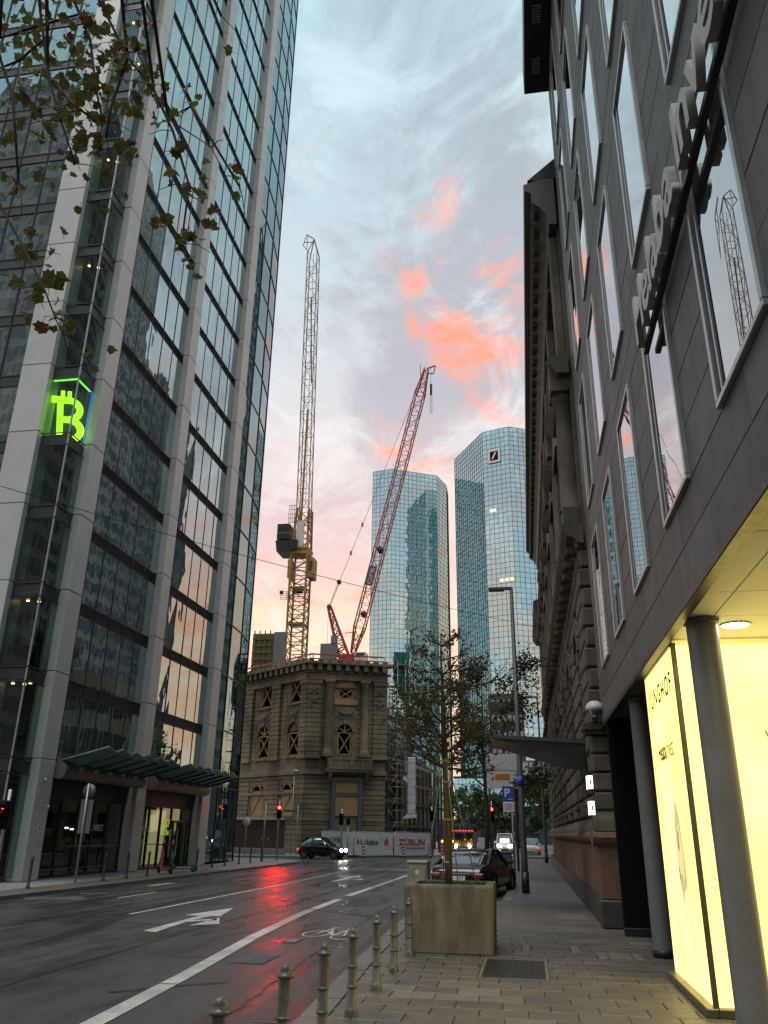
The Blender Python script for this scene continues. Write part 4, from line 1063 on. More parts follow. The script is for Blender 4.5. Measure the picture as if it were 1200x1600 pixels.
# its lower neighbour further up the street
O2 = thing('old_stone_building', (1.5, 57, 0), 'lower stone building past the rusticated one, ending at the crossing', 'stone building')
mb = MB(); mb.box(1.68, 14, 51.02, 61.2, 0, 15.5); mb.build('wall', M['sand_d'], O2)
for j in range(30):
    for i in range(10):
        if j * .5 + 2.1 > 14.8: continue
        mb = MB() if (i, j) == (0, 0) else mb
        mb.cbox(1.56, 1.66, 51.06 + i, 51.98 + i, 2.12 + j * .48, 2.56 + j * .48, .03)
mb.build('stone_courses', M['sand_d'], O2, 'stuff')
mb = MB(); mb.prism([(1.68, 14.9), (1.3, 15.0), (1.08, 15.3), (1.05, 15.7), (1.68, 15.9)], 51.02, 61.2, 'y'); mb.build('cornice', M['sand_d'], O2, fix=True)
mb = MB(); mb.box(1.36, 1.66, 51.03, 61.2, 8.0, 8.3); mb.build('string_course', M['sand_d'], O2)
# wing shaped entrance canopy
CN = thing('entrance_canopy', (1.5, 21.5, 3.6), 'dark wing shaped canopy projecting from the old stone building over the pavement', 'canopy')
mb = MB()
pr = [(1.60, 3.90), (-.84, 4.02), (-.84, 3.96), (-.35, 3.84), (.4, 3.62), (1.1, 3.42), (1.60, 3.35)]
mb.prism(pr, 21.0, 23.6, 'y'); mb.build('shell', M['dark'], CN, fix=True)
mb = MB(); mb.prism([(1.60, 3.91), (-.86, 4.03), (-.86, 3.95), (1.60, 3.80)], 20.96, 21.0, 'y'); mb.prism([(1.60, 3.91), (-.86, 4.03), (-.86, 3.95), (1.60, 3.80)], 23.6, 23.64, 'y'); mb.build('edge_trim', M['post'], CN, fix=True)
# illuminated number boxes on the pier and a dome camera on its cap
for z0, lb in ((2.60, 'upper of two small white illuminated sign boxes on the stone pier'), (2.09, 'lower of two small white illuminated sign boxes on the stone pier')):
    h = thing('illuminated_sign', (1.33, 18.5, z0), lb, 'sign', 'illuminated boxes on the pier')
    mb = MB(); mb.box(1.30, 1.41, 18.30, 18.72, z0, z0 + .31); mb.build('housing', M['dark'], h)
    mb = MB(); mb.box(1.29, 1.30, 18.32, 18.70, z0 + .02, z0 + .29); mb.box(1.31, 1.40, 18.29, 18.30, z0 + .02, z0 + .29); mb.build('face', M['housenr'], h)
    mb = MB(); mb.box(1.34, 1.37, 18.285, 18.29, z0 + .10, z0 + .2); mb.build('numeral_print', M['inkgrey'], h)
DC = thing('dome_lamp', (1.56, 18.2, 3.98), 'pale domed lamp housing standing on the cap of the stone pier', 'lamp')
mb = MB(); mb.lathe([(.001, 4.40), (.08, 4.39), (.15, 4.34), (.19, 4.27), (.20, 4.20), (.17, 4.19), (.001, 4.19)], (1.54, 18.05, 0), 20); mb.build('dome', M['signwhite'], DC)
mb = MB(); mb.lathe([(.14, 4.19), (.12, 4.10), (.06, 4.05), (.001, 4.04)], (1.54, 18.05, 0), 16); mb.build('lens', M['carglass'], DC)
mb = MB(); mb.box(1.48, 1.60, 18.05, 18.3, 3.98, 4.12); mb.build('bracket', M['dark'], DC)
# ================================================================== gutted corner building across the junction
K0, K1, K2 = (-26.13, 77.5), (-19.05, 72.0), (-12.33, 74.5)
CB = thing('corner_building', (-19.05, 72, 0), 'olive sandstone corner building with timber X braces in its empty window openings', 'stone building')
FC = frame(K1, K2); FL = frame((K0[0] - (K1[0] - K0[0]), K0[1] - (K1[1] - K0[1])), K1)
LL = 17.93; LO = 8.965          # left face is twice as long as seen; u of the seen part starts at LO
SM = M['sand']
def wall_with_holes(F, u0, u1, z0, z1, holes, name, d0=-.5, d1=0.0):
    us = sorted({u0, u1, *[h[0] for h in holes], *[h[1] for h in holes]}); zs = sorted({z0, z1, *[h[2] for h in holes], *[h[3] for h in holes]})
    mb = MB(F)
    for a, b in zip(us, us[1:]):
        c = None
        for p, q in zip(zs, zs[1:]):
            m_ = ((a + b) / 2, (p + q) / 2)
            if any(h[0] < m_[0] < h[1] and h[2] < m_[1] < h[3] for h in holes): continue
            mb.box(a, b, d0, d1, p, q)
    return mb.build(name, SM, CB)
hc = [(2.70, 4.12, 13.05, 14.03), (2.72, 4.08, 8.1, 10.85), (2.7, 4.75, 1.6, 6.0)]
hl = []
for u in (1.37, 6.1, -3.4, -8.1): hl += [(LO + u, LO + u + 1.78, 12.75, 15.0), (LO + u - .05, LO + u + 1.75, 8.05, 11.05), (LO + u - .55, LO + u + 1.3, 3.0, 5.6)]
wall_with_holes(FC, 0, 7.174, 0, 15.3, hc, 'front_wall'); wall_with_holes(FL, 0, LL, 0, 15.3, hl, 'side_wall')
mb = MB(FC); mb.box(.5, 6.8, -5, -.9, 0, 15.2); mb.build('dark_interior', M['black'], CB)
mb = MB(FL); mb.box(.5, LL - 1.5, -5, -.9, 0, 15.2); mb.build('dark_interior', M['black'], CB)
def arch_top(F, uc, zs, r, nm='arch_fill'):
    """spandrel stones that turn the square opening into a round arch"""
    mb = MB(F)
    for s in (-1, 1):
        pts = [(uc + s * r * math.cos(t), zs + r * math.sin(t)) for t in [math.pi / 2 * i / 8 for i in range(9)]]
        mb.prism(pts + [(uc + s * r, zs + r)], -.45, -.004, 'y')
    mb.build(nm, SM, CB, fix=True)
    for i in range(7):
        a0, a1 = math.pi * i / 7 + .03, math.pi * (i + 1) / 7 - .03
        ro = r + (.42 if i == 3 else .30)
        m2 = MB(F); m2.prism([(uc + q * math.cos(a), zs + q * math.sin(a)) for q, a in ((r, a0), (ro, a0), (ro, a1), (r, a1))], -.02, .16 if i == 3 else .09, 'y'); m2.build('arch_stone', SM, CB, fix=True)
def brace(F, u0, u1, z0, z1, boards=(), mid=None, fan=None):
    w = thing('window_brace', F @ Vector(((u0 + u1) / 2, 0, z0)), None, None); w.parent = CB; w.location = Vector(w.location) - Vector(CB.location); ORG[w.name] = Matrix.Translation(F @ Vector(((u0 + u1) / 2, 0, z0)))
    t = .15
    def b(p, q, d): 
        mb = MB(F); mb.bar((p[0], d, p[1]), (q[0], d, q[1]), t, .10); mb.build('timber', M['timber'], w)
    b((u0 + t / 2, z0), (u0 + t / 2, z1), -.12); b((u1 - t / 2, z0), (u1 - t / 2, z1), -.12)
    b((u0, z0 + t / 2), (u1, z0 + t / 2), -.16); b((u0, z1 - t / 2), (u1, z1 - t / 2), -.16)
    zt = mid if mid else z1
    b((u0 + .1, z0 + .1), (u1 - .1, zt - .1), -.06); b((u0 + .1, zt - .1), (u1 - .1, z0 + .1), -.22)
    if mid: b((u0, mid), (u1, mid), -.17)
    if fan:
        uc = (u0 + u1) / 2
        for a in fan:
            b((uc, z1), (uc + (u1 - u0) * .46 * math.cos(a), z1 + (u1 - u0) * .46 * math.sin(a)), -.1)
    for (p, q, r, s) in boards:
        mb = MB(F); mb.box(p, q, -.10, -.04, r, s); mb.build('board', M['ply'], w)
F5 = [math.radians(a) for a in (35, 90, 145)]
brace(FC, 2.72, 4.10, 13.06, 14.02)
for z0, z1, u0, u1, d in ((14.06, 14.72, 2.7, 4.1, .03), (12.52, 13.02, 2.36, 4.5, .12)):
    mb = MB(FC); mb.box(u0, u1, .01, d + .03, z0, z1); mb.build('plywood_board', M['ply'], CB)
mb = MB(FC); mb.cbox(2.36, 4.55, 0, .14, 14.02, 14.15, .01); mb.build('lintel', SM, CB)
brace(FC, 2.74, 4.06, 8.12, 10.12, fan=F5, mid=None); arch_top(FC, 3.40, 10.13, .68)
for u in (1.37, 6.1, -3.4, -8.1):
    brace(FL, LO + u, LO + u + 1.78, 12.77, 14.98)
    if u == 6.1:
        brace(FL, LO + u - .03, LO + u + 1.73, 8.07, 10.15)
        mb = MB(FL); mb.sf = True; mb.prism([(LO + u + .85 + .8 * math.cos(t), 10.2 + .82 * math.sin(t)) for t in [math.pi * i / 10 for i in range(11)]], -.3, -.12, 'y'); mb.build('tympanum', M['conc'], CB, fix=True)
    else: brace(FL, LO + u - .03, LO + u + 1.73, 8.07, 10.15, fan=F5)
    arch_top(FL, LO + u + .85, 10.16, .88)
    brace(FL, LO + u - .5, LO + u + 1.25, 3.02, 5.2, boards=[(LO + u - .5, LO + u + 1.25, 3.02, 5.2)])
    for s in (-1, 1):
        mb = MB(FL); mb.bar((LO + u + .375, .02, 5.9), (LO + u + .375 + s * .8, .02, 5.2), .13, .1); mb.build('raking_timber', M['timber'], CB)
    mb = MB(FL); mb.cbox(LO + u - .75, LO + u + 1.5, .01, .2, 2.82, 2.99, .02); mb.build('sill', SM, CB)
    for z0, z1 in ((12.58, 12.74), (7.86, 8.04)):
        mb = MB(FL); mb.cbox(LO + u - .25, LO + u + 2.0, .01, .22, z0, z1, .02); mb.build('sill', SM, CB)
    mb = MB(FL); mb.cbox(LO + u - .1, LO + u + 1.85, .005, .08, 11.5, 12.3, .02); mb.cbox(LO + u + .1, LO + u + 1.65, .082, .10, 11.62, 12.18, .01)
    mb.lathe([(.001, .16), (.2, .14), (.34, .08)], (LO + u + .87, 0, 11.95), 12, 'y'); mb.build('carved_panel', SM, CB)
    mb = MB(FL); mb.tube([(LO + u + .2, .12, 12.1), (LO + u + .5, .14, 11.78), (LO + u + .87, .15, 11.7), (LO + u + 1.24, .14, 11.78), (LO + u + 1.55, .12, 12.1)], .06, 6); mb.build('garland', SM, CB)
# banded courses: recessed joints between slightly proud courses
def courses(F, u0, u1, z0, z1, h, holes, d, name='stone_courses'):
    mb = MB(F); z = z0; r = random.Random(int(u0 * 10 + z0))
    while z < z1 - .1:
        zt = min(z + h, z1); cut = [(u0, u1)]
        for a, b, p, q in holes:
            if q > z + .05 and p < zt - .05:
                nc = []
                for s, e in cut:
                    if b <= s or a >= e: nc.append((s, e))
                    else:
                        if a > s: nc.append((s, a))
                        if b < e: nc.append((b, e))
                cut = nc
        for s, e in cut:
            if e - s > .08: mb.cbox(s, e, .001, d + r.uniform(-.012, .012), z + .025, zt - .025, .02)
        z = zt
    return mb.build(name, SM, CB, 'stuff')
hc2 = [(2.3, 4.5, 12.4, 14.8), (2.4, 4.4, 7.9, 11.25), (2.2, 5.15, 0, 6.4)]
hl2 = [(h[0] - .35, h[1] + .35, h[2] - .3, h[3] + .4) for h in hl]
courses(FC, .0, 7.17, .6, 6.4, .42, hc2, .10); courses(FC, 0, 7.17, 7.9, 14.6, .42, hc2, .05)
courses(FL, .0, LL, .6, 6.4, .42, hl2, .10); courses(FL, 0, LL, 7.9, 14.6, .42, hl2, .05)
mb = MB(FC); mb.cbox(-.1, 7.25, .0, .22, 0, .6, .03); mb.build('plinth', SM, CB)
mb = MB(FL); mb.cbox(-.1, LL + .1, .0, .22, 0, .6, .03); mb.build('plinth', SM, CB)
# corner pilaster bundles
for F, a, b in ((FC, -.12, 1.12), (FC, 5.95, 7.25), (FL, LL - .9, LL + .12), (FL, LO + 3.6, LO + 4.95), (FL, LO - 1.2, LO + .4)):
    mb = MB(F); z = 7.9
    while z < 14.5: mb.cbox(a, b, .0, .30, z + .02, z + .40, .025); z += .42
    mb.build('pilaster', SM, CB)
    mb = MB(F); mb.cbox(a - .08, b + .08, .0, .38, 14.32, 14.66, .04); mb.cbox(a - .08, b + .08, .0, .36, 7.75, 7.98, .03); mb.build('pilaster_cap', SM, CB)
r5 = random.Random(9)
for F, uc in ((FC, .5), (FC, 6.6), ):
    for zc in (13.6, 12.6):
        mb = MB(F)
        for i in range(9):
            a = r5.uniform(0, 6.28); q = r5.uniform(.1, .42)
            mb.lathe([(.001, .42), (.07, .40), (.12, .30)], (uc + q * math.cos(a), 0, zc + q * 1.0 * math.sin(a)), 7, 'y')
        mb.build('carved_trophy', SM, CB)
for u in (1.84, 5.13):
    mb = MB(FC); mb.lathe([(.44, 8.2), (.44, 8.36), (.38, 8.44), (.365, 8.6), (.36, 11), (.33, 14.1), (.36, 14.15), (.34, 14.25), (.42, 14.42)], (u, .36, 0), 18); mb.cbox(u - .46, u + .46, .0, .82, 14.42, 14.66, .02); mb.cbox(u - .5, u + .5, 0, .86, 7.9, 8.2, .02); mb.build('column', SM, CB)
mb = MB(FC); mb.cbox(2.42, 4.5, .005, .1, 11.5, 12.25, .02); mb.tube([(2.7, .14, 12.05), (3.0, .16, 11.75), (3.45, .17, 11.68), (3.9, .16, 11.75), (4.2, .14, 12.05)], .07, 6); mb.build('carved_panel', SM, CB)
# balcony, string courses, main cornice with dentil blocks
mb = MB(FC); mb.cbox(1.7, 5.95, 0, 1.0, 6.62, 6.86, .03); mb.cbox(1.85, 5.85, .78, .95, 6.87, 7.62, .02); mb.cbox(1.8, 5.9, .74, 1.0, 7.621, 7.78, .02); mb.build('balcony', SM, CB)
for u in (1.95, 2.85, 3.85, 4.85, 5.55):
    mb = MB(FC); mb.cbox(u, u + .22, .72, 1.02, 6.87, 7.61, .01); mb.build('balcony_pier', SM, CB)
for u in (2.0, 5.3):
    mb = MB(FC); mb.prism([(0, 5.7), (.35, 5.9), (.85, 6.4), (.85, 6.61), (0, 6.61)], u, u + .3, 'x'); mb.build('console', SM, CB, fix=True)
mb = MB(FC); mb.box(1.6, 6.0, .5, 1.08, 6.866, 6.90); mb.build('lead_sheet', M['galv'], CB)
for F, L in ((FC, 7.25), (FL, LL + .12)):
    for z0, z1, d in ((6.42, 6.74, .30), (6.741, 6.86, .22), (4.78, 4.98, .16), (2.62, 2.80, .18), (14.665, 14.92, .42), (14.921, 15.28, .34)):
        mb = MB(F)
        if d == .16 and F is FC: mb.cbox(-.12, 2.28, 0, d, z0, z1, .02); mb.cbox(5.1, L, 0, d, z0, z1, .02)
        elif d == .18 and F is FC: mb.cbox(-.12, 2.28, 0, d, z0, z1, .02); mb.cbox(5.1, L, 0, d, z0, z1, .02)
        else: mb.cbox(-.12, L, 0, d, z0, z1, .02)
        mb.build('string_course', SM, CB)
    mb = MB(F); mb.cbox(-.5, L + .4, 0, .95, 16.0, 16.28, .05); mb.cbox(-.4, L + .3, 0, .5, 15.282, 15.40, .03); mb.box(-.1, L, -.6, .28, 15.405, 16.0); mb.build('cornice', SM, CB)
    u = -.25
    while u < L:
        mb = MB(F); mb.cbox(u, u + .42, .02, .84, 15.45, 15.99, .03); mb.build('dentil_block', SM, CB)
        mb = MB(F); mb.cbox(u + .06, u + .50, .50, .98, 16.285, 16.42 + r5.uniform(-.06, .10), .03); mb.build('cornice_stub', SM, CB)
        u += .86
# steel portal with boarded door
for u in (2.36, 4.72):
    mb = MB(FC); mb.box(u, u + .36, .14, .46, 0.05, 6.2); mb.build('steel_post', M['steel'], CB)
mb = MB(FC); mb.box(2.725, 4.715, .12, .44, 5.88, 6.19); mb.build('steel_beam', M['steel'], CB)
mb = MB(FC); mb.box(2.725, 4.715, .2, .26, 4.96, 5.88); mb.build('plywood_board', M['ply'], CB)
mb = MB(FC); mb.box(2.725, 4.715, .2, .26, 3.05, 4.62); mb.build('plywood_board', M['ply'], CB)
mb = MB(FC); mb.box(2.725, 4.715, .16, .32, 4.63, 4.95); mb.build('transom', M['steel'], CB)
mb = MB(FC); mb.box(2.725, 4.715, -.3, .1, 0, 3.04); mb.build('door_void', SM, CB)
# roof edge protection rail
rl = thing('roof_guard_rail', (-19.05, 72, 16.4), 'red and white guard rail along the top of the corner building', 'guard rail')
for F, L in ((FC, 7.0), (FL, LL)):
    n = int(L / 2.2)
    for i in range(n + 1):
        mb = MB(F); mb.bar((i * L / n, -.3, 16.3), (i * L / n, -.3, 17.15), .06); mb.build('post', M['red'], rl)
    for z in (16.7, 17.1):
        mb = MB(F); mb.bar((0, -.26, z), (L, -.26, z), .05, .14 if z > 17 else .10); mb.build('rail', M['red'], rl)
# formwork and concrete cores rising behind
for (x0, x1, y, z0, z1, lb, nm, m) in [(-29.2, -26.9, 85, 12, 22.2, 'yellow green wall formwork panel standing on the roof beside the glass tower', 'formwork_panel', 'yel'), (-26.8, -25.5, 85, 12, 22.35, 'narrow grey concrete wall end next to the yellow formwork', 'concrete_wall', 'conc_g'), (-22.2, -20.3, 88, 12, 21.6, 'grey concrete core wall left of the red crane foot', 'concrete_wall', 'conc_g')]:
    o = thing(nm, ((x0 + x1) / 2, y, z0), lb, 'formwork' if 'form' in nm else 'wall')
    mb = MB(); mb.box(x0, x1, y, y + .4, z0, z1); mb.build('sheet', M['olive'] if False else M[m if m != 'yel' else 'ply'], o)
    if m == 'yel':
        M['fw'] = solid('formwork_paint', (.22, .20, .035), (.14, .125, .025), .6, 4)
        o.children[0].data.materials[0] = M['fw']
        for i in range(11):
            mb = MB(); mb.box(x0 + .02, x1 - .02, y - .16, y - .001, z0 + 2 + i * .75, z0 + 2.16 + i * .75); mb.build('waler', M['fw'], o)
        for i in range(4):
            mb = MB(); mb.box(x0 + .2 + i * .6, x0 + .3 + i * .6, y - .26, y - .161, z0 + 1, z1 + .3); mb.build('soldier', M['steel'], o)
    elif x0 < -24: pass
    else:
        mb = MB(); mb.box(x1 - .7, x1, y - .05, y + .35, z1 + .005, z1 + .9); mb.build('upstand', M[m], o)
# scaffold tower with green netting on the right flank, dark shored facade behind
FR = frame(K2, (-8.9, 110))
SB_ = thing('shored_facade', (-11, 90, 0), 'dark shored up facade of the gutted block behind the scaffold, steel frames over pale panels', 'building shell')
mb = MB(FR); mb.box(.3, 36, -6, -3, 0, 9.5); mb.box(6, 22, -3, -2.6, 9.5, 14.0); mb.build('wall', M['brick'], SB_)
for i in range(16):
    mb = MB(FR); mb.bar((1 + i * 2.2, -1.6, 0), (1 + i * 2.2, -1.6, 8.6), .22); mb.build('steel_post', M['brick'] if i % 2 else M['dark'], SB_)
for z in (2.4, 4.6, 6.6, 8.6):
    mb = MB(FR); mb.bar((.5, -1.6, z), (35, -1.6, z), .2, .26); mb.build('steel_beam', M['dark'], SB_)
for i in range(15):
    for j, z in enumerate((2.6, 4.8)):
        mb = MB(FR); mb.box(12 + i * 1.5, 13.3 + i * 1.5, -2.2, -2.1, z, z + 1.7); mb.build('pale_panel', M['sand'], SB_)
for i, (z0, z1, u) in enumerate([(9.0, 12.0, 9.5), (6.8, 9.2, 13), (11.5, 14, 6)]):
    mb = MB(FR); mb.box(u, u + 2.4, -1.4, -1.3, z0, z1); mb.build('white_sheet', M['white'], SB_)
SC_ = thing('scaffold', (-11.8, 77.5, 0), 'tall tube scaffold tower with ladder braces beside the corner building', 'scaffold')
FS = frame((-12.15, 75.4), (-10.2, 75.9))
for u in (0, .75, 1.5):
    for d in (0, -1.0):
        mb = MB(FS); mb.tube([(u, d, 0), (u, d, 17.0)], .035, 6); mb.build('standard', M['galv'], SC_)
for k in range(17):
    mb = MB(FS); z = .6 + k
    for d in (0, -1): mb.tube([(-.1, d, z), (1.6, d, z)], .03, 5)
    mb.build('ledger', M['galv'], SC_)
    if k % 2 == 0:
        mb = MB(FS); mb.box(0, 1.5, -1, 0, z - .04, z); mb.build('deck', M['timber'], SC_)
    mb = MB(FS); a, b = (0, .75) if k % 2 else (.75, 0)
    mb.tube([(a, .03, z), (b, .03, z + 1)], .025, 5); mb.build('brace', M['galv'], SC_)
NT = thing('safety_netting', (-11.3, 77, 12), 'green safety netting hanging down the scaffold beside the corner building', 'netting')
mb = MB()
n = 12
for i in range(n):
    for j in range(10):
        def P(a, b):
            t = a / n; z = 18.0 - (6.2 * b / 10) * (.45 + .55 * t) ; return (-12.0 + 1.5 * t + .06 * math.sin(b * 1.9 + a), 76.4 + .3 * t + .12 * math.sin(a * 1.7 + b * .8), z)
        mb.sf = True; mb.quad(P(i, j), P(i + 1, j), P(i + 1, j + 1), P(i, j + 1))
mb.build('net', M['netting'], NT)
WT = thing('rubbish_chute_cover', (-10.1, 75.4, 3), 'tall white sheeted chute hanging in front of the scaffold', 'chute')
mb = MB(FS); mb.cbox(1.62, 2.35, .3, .9, 3.3, 8.1, .08); mb.build('sheet', M['white'], WT)
for i in range(7):
    mb = MB(FS); mb.box(1.61, 2.36, .29, .91, 3.6 + i * .66, 3.63 + i * .66); mb.build('band', M['galv'], WT)
mb = MB(FS); mb.prism([(1.2, 2.9), (2.4, 3.0), (2.4, 3.3), (1.6, 3.28)], .3, .9, 'y'); mb.prism([(1.2, 6.2), (1.61, 5.9), (1.61, 6.2), (1.3, 6.5)], .3, .9, 'y'); mb.build('hopper', M['white'], WT, fix=True)
SCB = thing('scaffold_bridge', (-9.6, 82, 9), 'scaffold platforms stepping down along the shored facade', 'scaffold')
for i in range(9):
    mb = MB(FR); u = 2 + i * 1.6
    mb.tube([(u, .1, 6), (u, .1, 14.6 - i * .25)], .04, 5); mb.build('standard', M['galv'], SCB)
for z in (8.2, 9.6, 11.2, 12.8):
    mb = MB(FR); mb.tube([(1.6, .1, z), (15.2, .1, z)], .035, 5); mb.box(1.6, 15.2, -.9, .05, z - .9, z - .84); mb.build('platform', M['galv'], SCB)
# site hoarding with printed banners
HP, HQ = (-15.7, 65.3), (-8.05, 71.8)
FH = frame(HP, HQ)
HO = thing('site_hoarding', (-12, 68.5, 0), 'white banner hoarding round the building site with company lettering', 'hoarding')
for i, (a, b) in enumerate(((0, 2.77), (2.84, 6.42), (6.54, 10.03))):
    mb = MB(FH)
    nU = 14
    for q in range(nU):
        for s in range(6):
            def PP(x, y): 
                u = a + (b - a) * x / nU; w = .08 + 1.68 * y / 6
                return (u, .02 + .018 * math.sin(x * 1.3 + y * .9 + i) * math.sin(math.pi * y / 6), w)
            mb.sf = True; mb.quad(PP(q, s), PP(q + 1, s), PP(q + 1, s + 1), PP(q, s + 1))
    mb.build('banner', M['banner'], HO)
    mb = MB(FH)
    for u in (a, b): mb.tube([(u, 0, 0), (u, 0, 1.82)], .025, 6)
    mb.tube([(a, 0, 1.80), (b, 0, 1.80)], .022, 6); mb.tube([(a, 0, .06), (b, 0, .06)], .022, 6); mb.build('fence_frame', M['galv'], HO)
    for u in (a + .1, b - .1):
        mb = MB(FH); mb.cbox(u - .3, u + .3, -.15, .25, -.005, .10, .02); mb.build('foot', M['conc_g'], HO)
HT = lambda u, z, d=.05: FH @ basis((u, d, z), (1, 0, 0), (0, 0, 1), (0, 1, 0))
text('lettering', 'OFB', 1, HT(.62, 1.0), M['ink'], HO, .004, off=.01, width=.95, height=.36)
text('lettering', 'Helaba', 1, HT(3.12, .84), M['ink'], HO, .004, off=.008, width=1.95, height=.40)
mb = MB(FH); mb.box(5.28, 5.305, .045, .055, .74, 1.36); mb.build('divider', M['inkgrey'], HO)
text('lettering', 'S', 1, HT(5.58, .84), M['inkred'], HO, .004, off=.03, width=.42, height=.34)
mb = MB(FH); mb.lathe([(.001, .055), (.08, .055)], (5.80, 0, 1.27), 12, 'y'); mb.build('round_mark', M['inkred'], HO)
text('lettering', 'ZÜBLIN', 1, HT(6.98, .82), M['inkred'], HO, .004, off=.02, width=2.5, height=.56)
mb = MB(FH); mb.box(7.1, 9.5, .045, .05, .58, .64); mb.build('printed_rule', M['inkgrey'], HO)
# brown timber hoarding in front of the left face
HB = thing('timber_hoarding', (-22, 68, 0), 'dark brown boarded hoarding at the foot of the corner building', 'hoarding')
FB = frame((-30, 70.5), (-18.9, 66.8))
for i in range(19):
    mb = MB(FB); mb.cbox(i * .6 + .004, i * .6 + .596, -.05, 0, .45, 2.55, .006); mb.build('board', M['brown'] if 'brown' in M else M['brick'], HB)
mb = MB(FB); mb.cbox(0, 11.5, -.2, .2, 0, .44, .03); mb.build('concrete_base', M['conc_g'], HB)
mb = MB(FB); mb.cbox(-.1, 11.5, -.1, .25, 2.56, 2.72, .02); mb.build('coping', M['galv'], HB)
for u, z in ((9.2, 1.1), (9.8, 1.1)):
    mb = MB(FB); mb.box(u, u + .12, .0, .02, z, z + .12); mb.build('bolt_plate', M['galv'], HB)
# ================================================================== cranes
def lattice(mb, base, top, w0, w1, n, rc=.07, rb=.04, side=None, up=None):
    """square lattice mast from base to top; returns nothing, adds chords and zigzag braces"""
    a = Vector(base); b = Vector(top); d = (b - a).normalized()
    s = Vector(side).normalized() if side else Vector((1, 0, 0)); s = (s - d * s.dot(d)).normalized(); t = d.cross(s)
    cor = [(-1, -1), (1, -1), (1, 1), (-1, 1)]
    P = []
    for i in range(n + 1):
        f = i / n; w = (w0 + (w1 - w0) * f) / 2; c = a + (b - a) * f
        P.append([c + s * w * p + t * w * q for p, q in cor])
    for k in range(4): mb.bar(P[0][k], P[n][k], rc * 2)
    for i in range(n):
        for k in range(4):
            l = (k + 1) % 4
            mb.bar(P[i][k], P[i][l], rb * 2)
            if (i + k) % 2: mb.bar(P[i][k], P[i + 1][l], rb * 2)
            else: mb.bar(P[i][l], P[i + 1][k], rb * 2)
    return P
CY = 95.0; CX = -27.0
YC = thing('tower_crane', (CX, CY, 0), 'yellow tower crane with its long jib luffed straight up beside the glass tower', 'crane')
for i in range(9):
    mb = MB(); lattice(mb, (CX, CY, 4 + i * 3.4), (CX, CY, 4 + (i + 1) * 3.4 - .02), 2.1, 2.1, 3, .11, .045); mb.build('mast_section', M['yel'], YC)
for z in (14, 20.8, 25.6, 30.2):
    mb = MB(); mb.box(CX - 1.0, CX + 1.0, CY - 1, CY + 1, z, z + .12); mb.build('platform', M['yel'], YC)
mb = MB(); mb.box(CX - 1.15, CX + 1.15, CY - 1.2, CY + 1.2, 34.6, 35.2); mb.box(CX - 1.3, CX + 1.2, CY - 1.3, CY + 1.3, 35.2, 35.5); mb.build('slewing_ring', M['yel'], YC)
mb = MB(); lattice(mb, (CX, CY, 35.5), (CX + .15, CY, 41), 2.0, 1.6, 3, .13, .06); mb.build('turret', M['yel'], YC)
mb = MB(); mb.box(CX - .5, CX + .5, CY - 1.2, CY - 1.0, 35.5, 39); mb.build('ladder_panel', M['signwhite'], YC)
mb = MB(); mb.cbox(-29.95, -28.3, CY - 1.6, CY + 1.6, 36.5, 38.6, .05); mb.build('counterweight', M['dark'], YC)
mb = MB(); mb.prism([(-30.1, 36.4), (-27.2, 36.4), (-27.2, 35.2), (-28.2, 34.8), (-29.9, 34.9)], CY - 1.5, CY + 1.5, 'y'); mb.build('counter_jib', M['dark'], YC, fix=True)
mb = MB(); mb.box(-29.9, -28.35, CY - 1.62, CY - 1.61, 37.3, 37.36); mb.build('weight_joint', M['galv'], YC)
mb = MB(); mb.cbox(-25.85, -25.05, CY - 1, CY + .8, 31.4, 34.1, .05); mb.build('cabin', M['yel'], YC)
mb = MB(); mb.box(-25.7, -25.2, CY - 1.02, CY - 1.005, 32.3, 33.6); mb.build('cabin_window', M['carglass'], YC)
mb = MB(); mb.box(-28.4, -27.9, CY - 1.1, CY + .8, 31.5, 33.9); mb.build('drive_box', M['yel'], YC)
for x0, x1, z0, z1 in ((-28.6, -27.6, 38.8, 41.2), (-26.1, -25.5, 38.7, 40.4), (-29.0, -26.0, 28.6, 29.6)):
    mb = MB()
    n = 4
    for i in range(n + 1):
        x = x0 + (x1 - x0) * i / n; z = z0 + (z1 - z0) * i / n
        mb.bar((x, CY - 1.3, z0), (x, CY - 1.3, z1), .05); mb.bar((x0, CY - 1.3, z), (x1, CY - 1.3, z), .05)
    mb.build('cage', M['steel'], YC)
mb = MB()
for x in (CX - 1.9, CX + .2, CX + .6): mb.lathe([(.001, 0), (.22, .05), (.26, .4), (.1, .5)], (x, CY - 1.4, 29.2), 8)
mb.build('floodlight', M['dark'], YC)
mb = MB(); P = lattice(mb, (CX + .05, CY, 41), (CX - .7, CY + .2, 82.6), 1.6, 1.5, 15, .055, .026); mb.build('jib', M['tan'], YC)
mb = MB(); mb.bar((CX - .3, CY, 35.6), (CX - .2, CY, 56), .22); mb.build('inner_rail', M['yel'], YC)
tp = Vector((CX - .7, CY + .2, 82.6))
mb = MB()
for c in P[-1]: mb.bar(c, tp + Vector((0, 0, 3.0)), .12)
mb.bar(tp + Vector((0, 0, 3)), tp + Vector((-1.2, 0, 4.0)), .12); mb.bar(tp + Vector((-1.2, 0, 4.0)), tp + Vector((-1.7, 0, 2.0)), .1); mb.bar(tp + Vector((-1.7, 0, 2)), tp + Vector((-.6, 0, .4)), .1); mb.bar(tp + Vector((0, 0, 2.4)), tp + Vector((-1.5, 0, 2.6)), .1); mb.bar(tp + Vector((-1.0, 0, 3.8)), tp + Vector((-1.1, 0, 1.2)), .08)
mb.build('jib_head', M['tan'], YC)
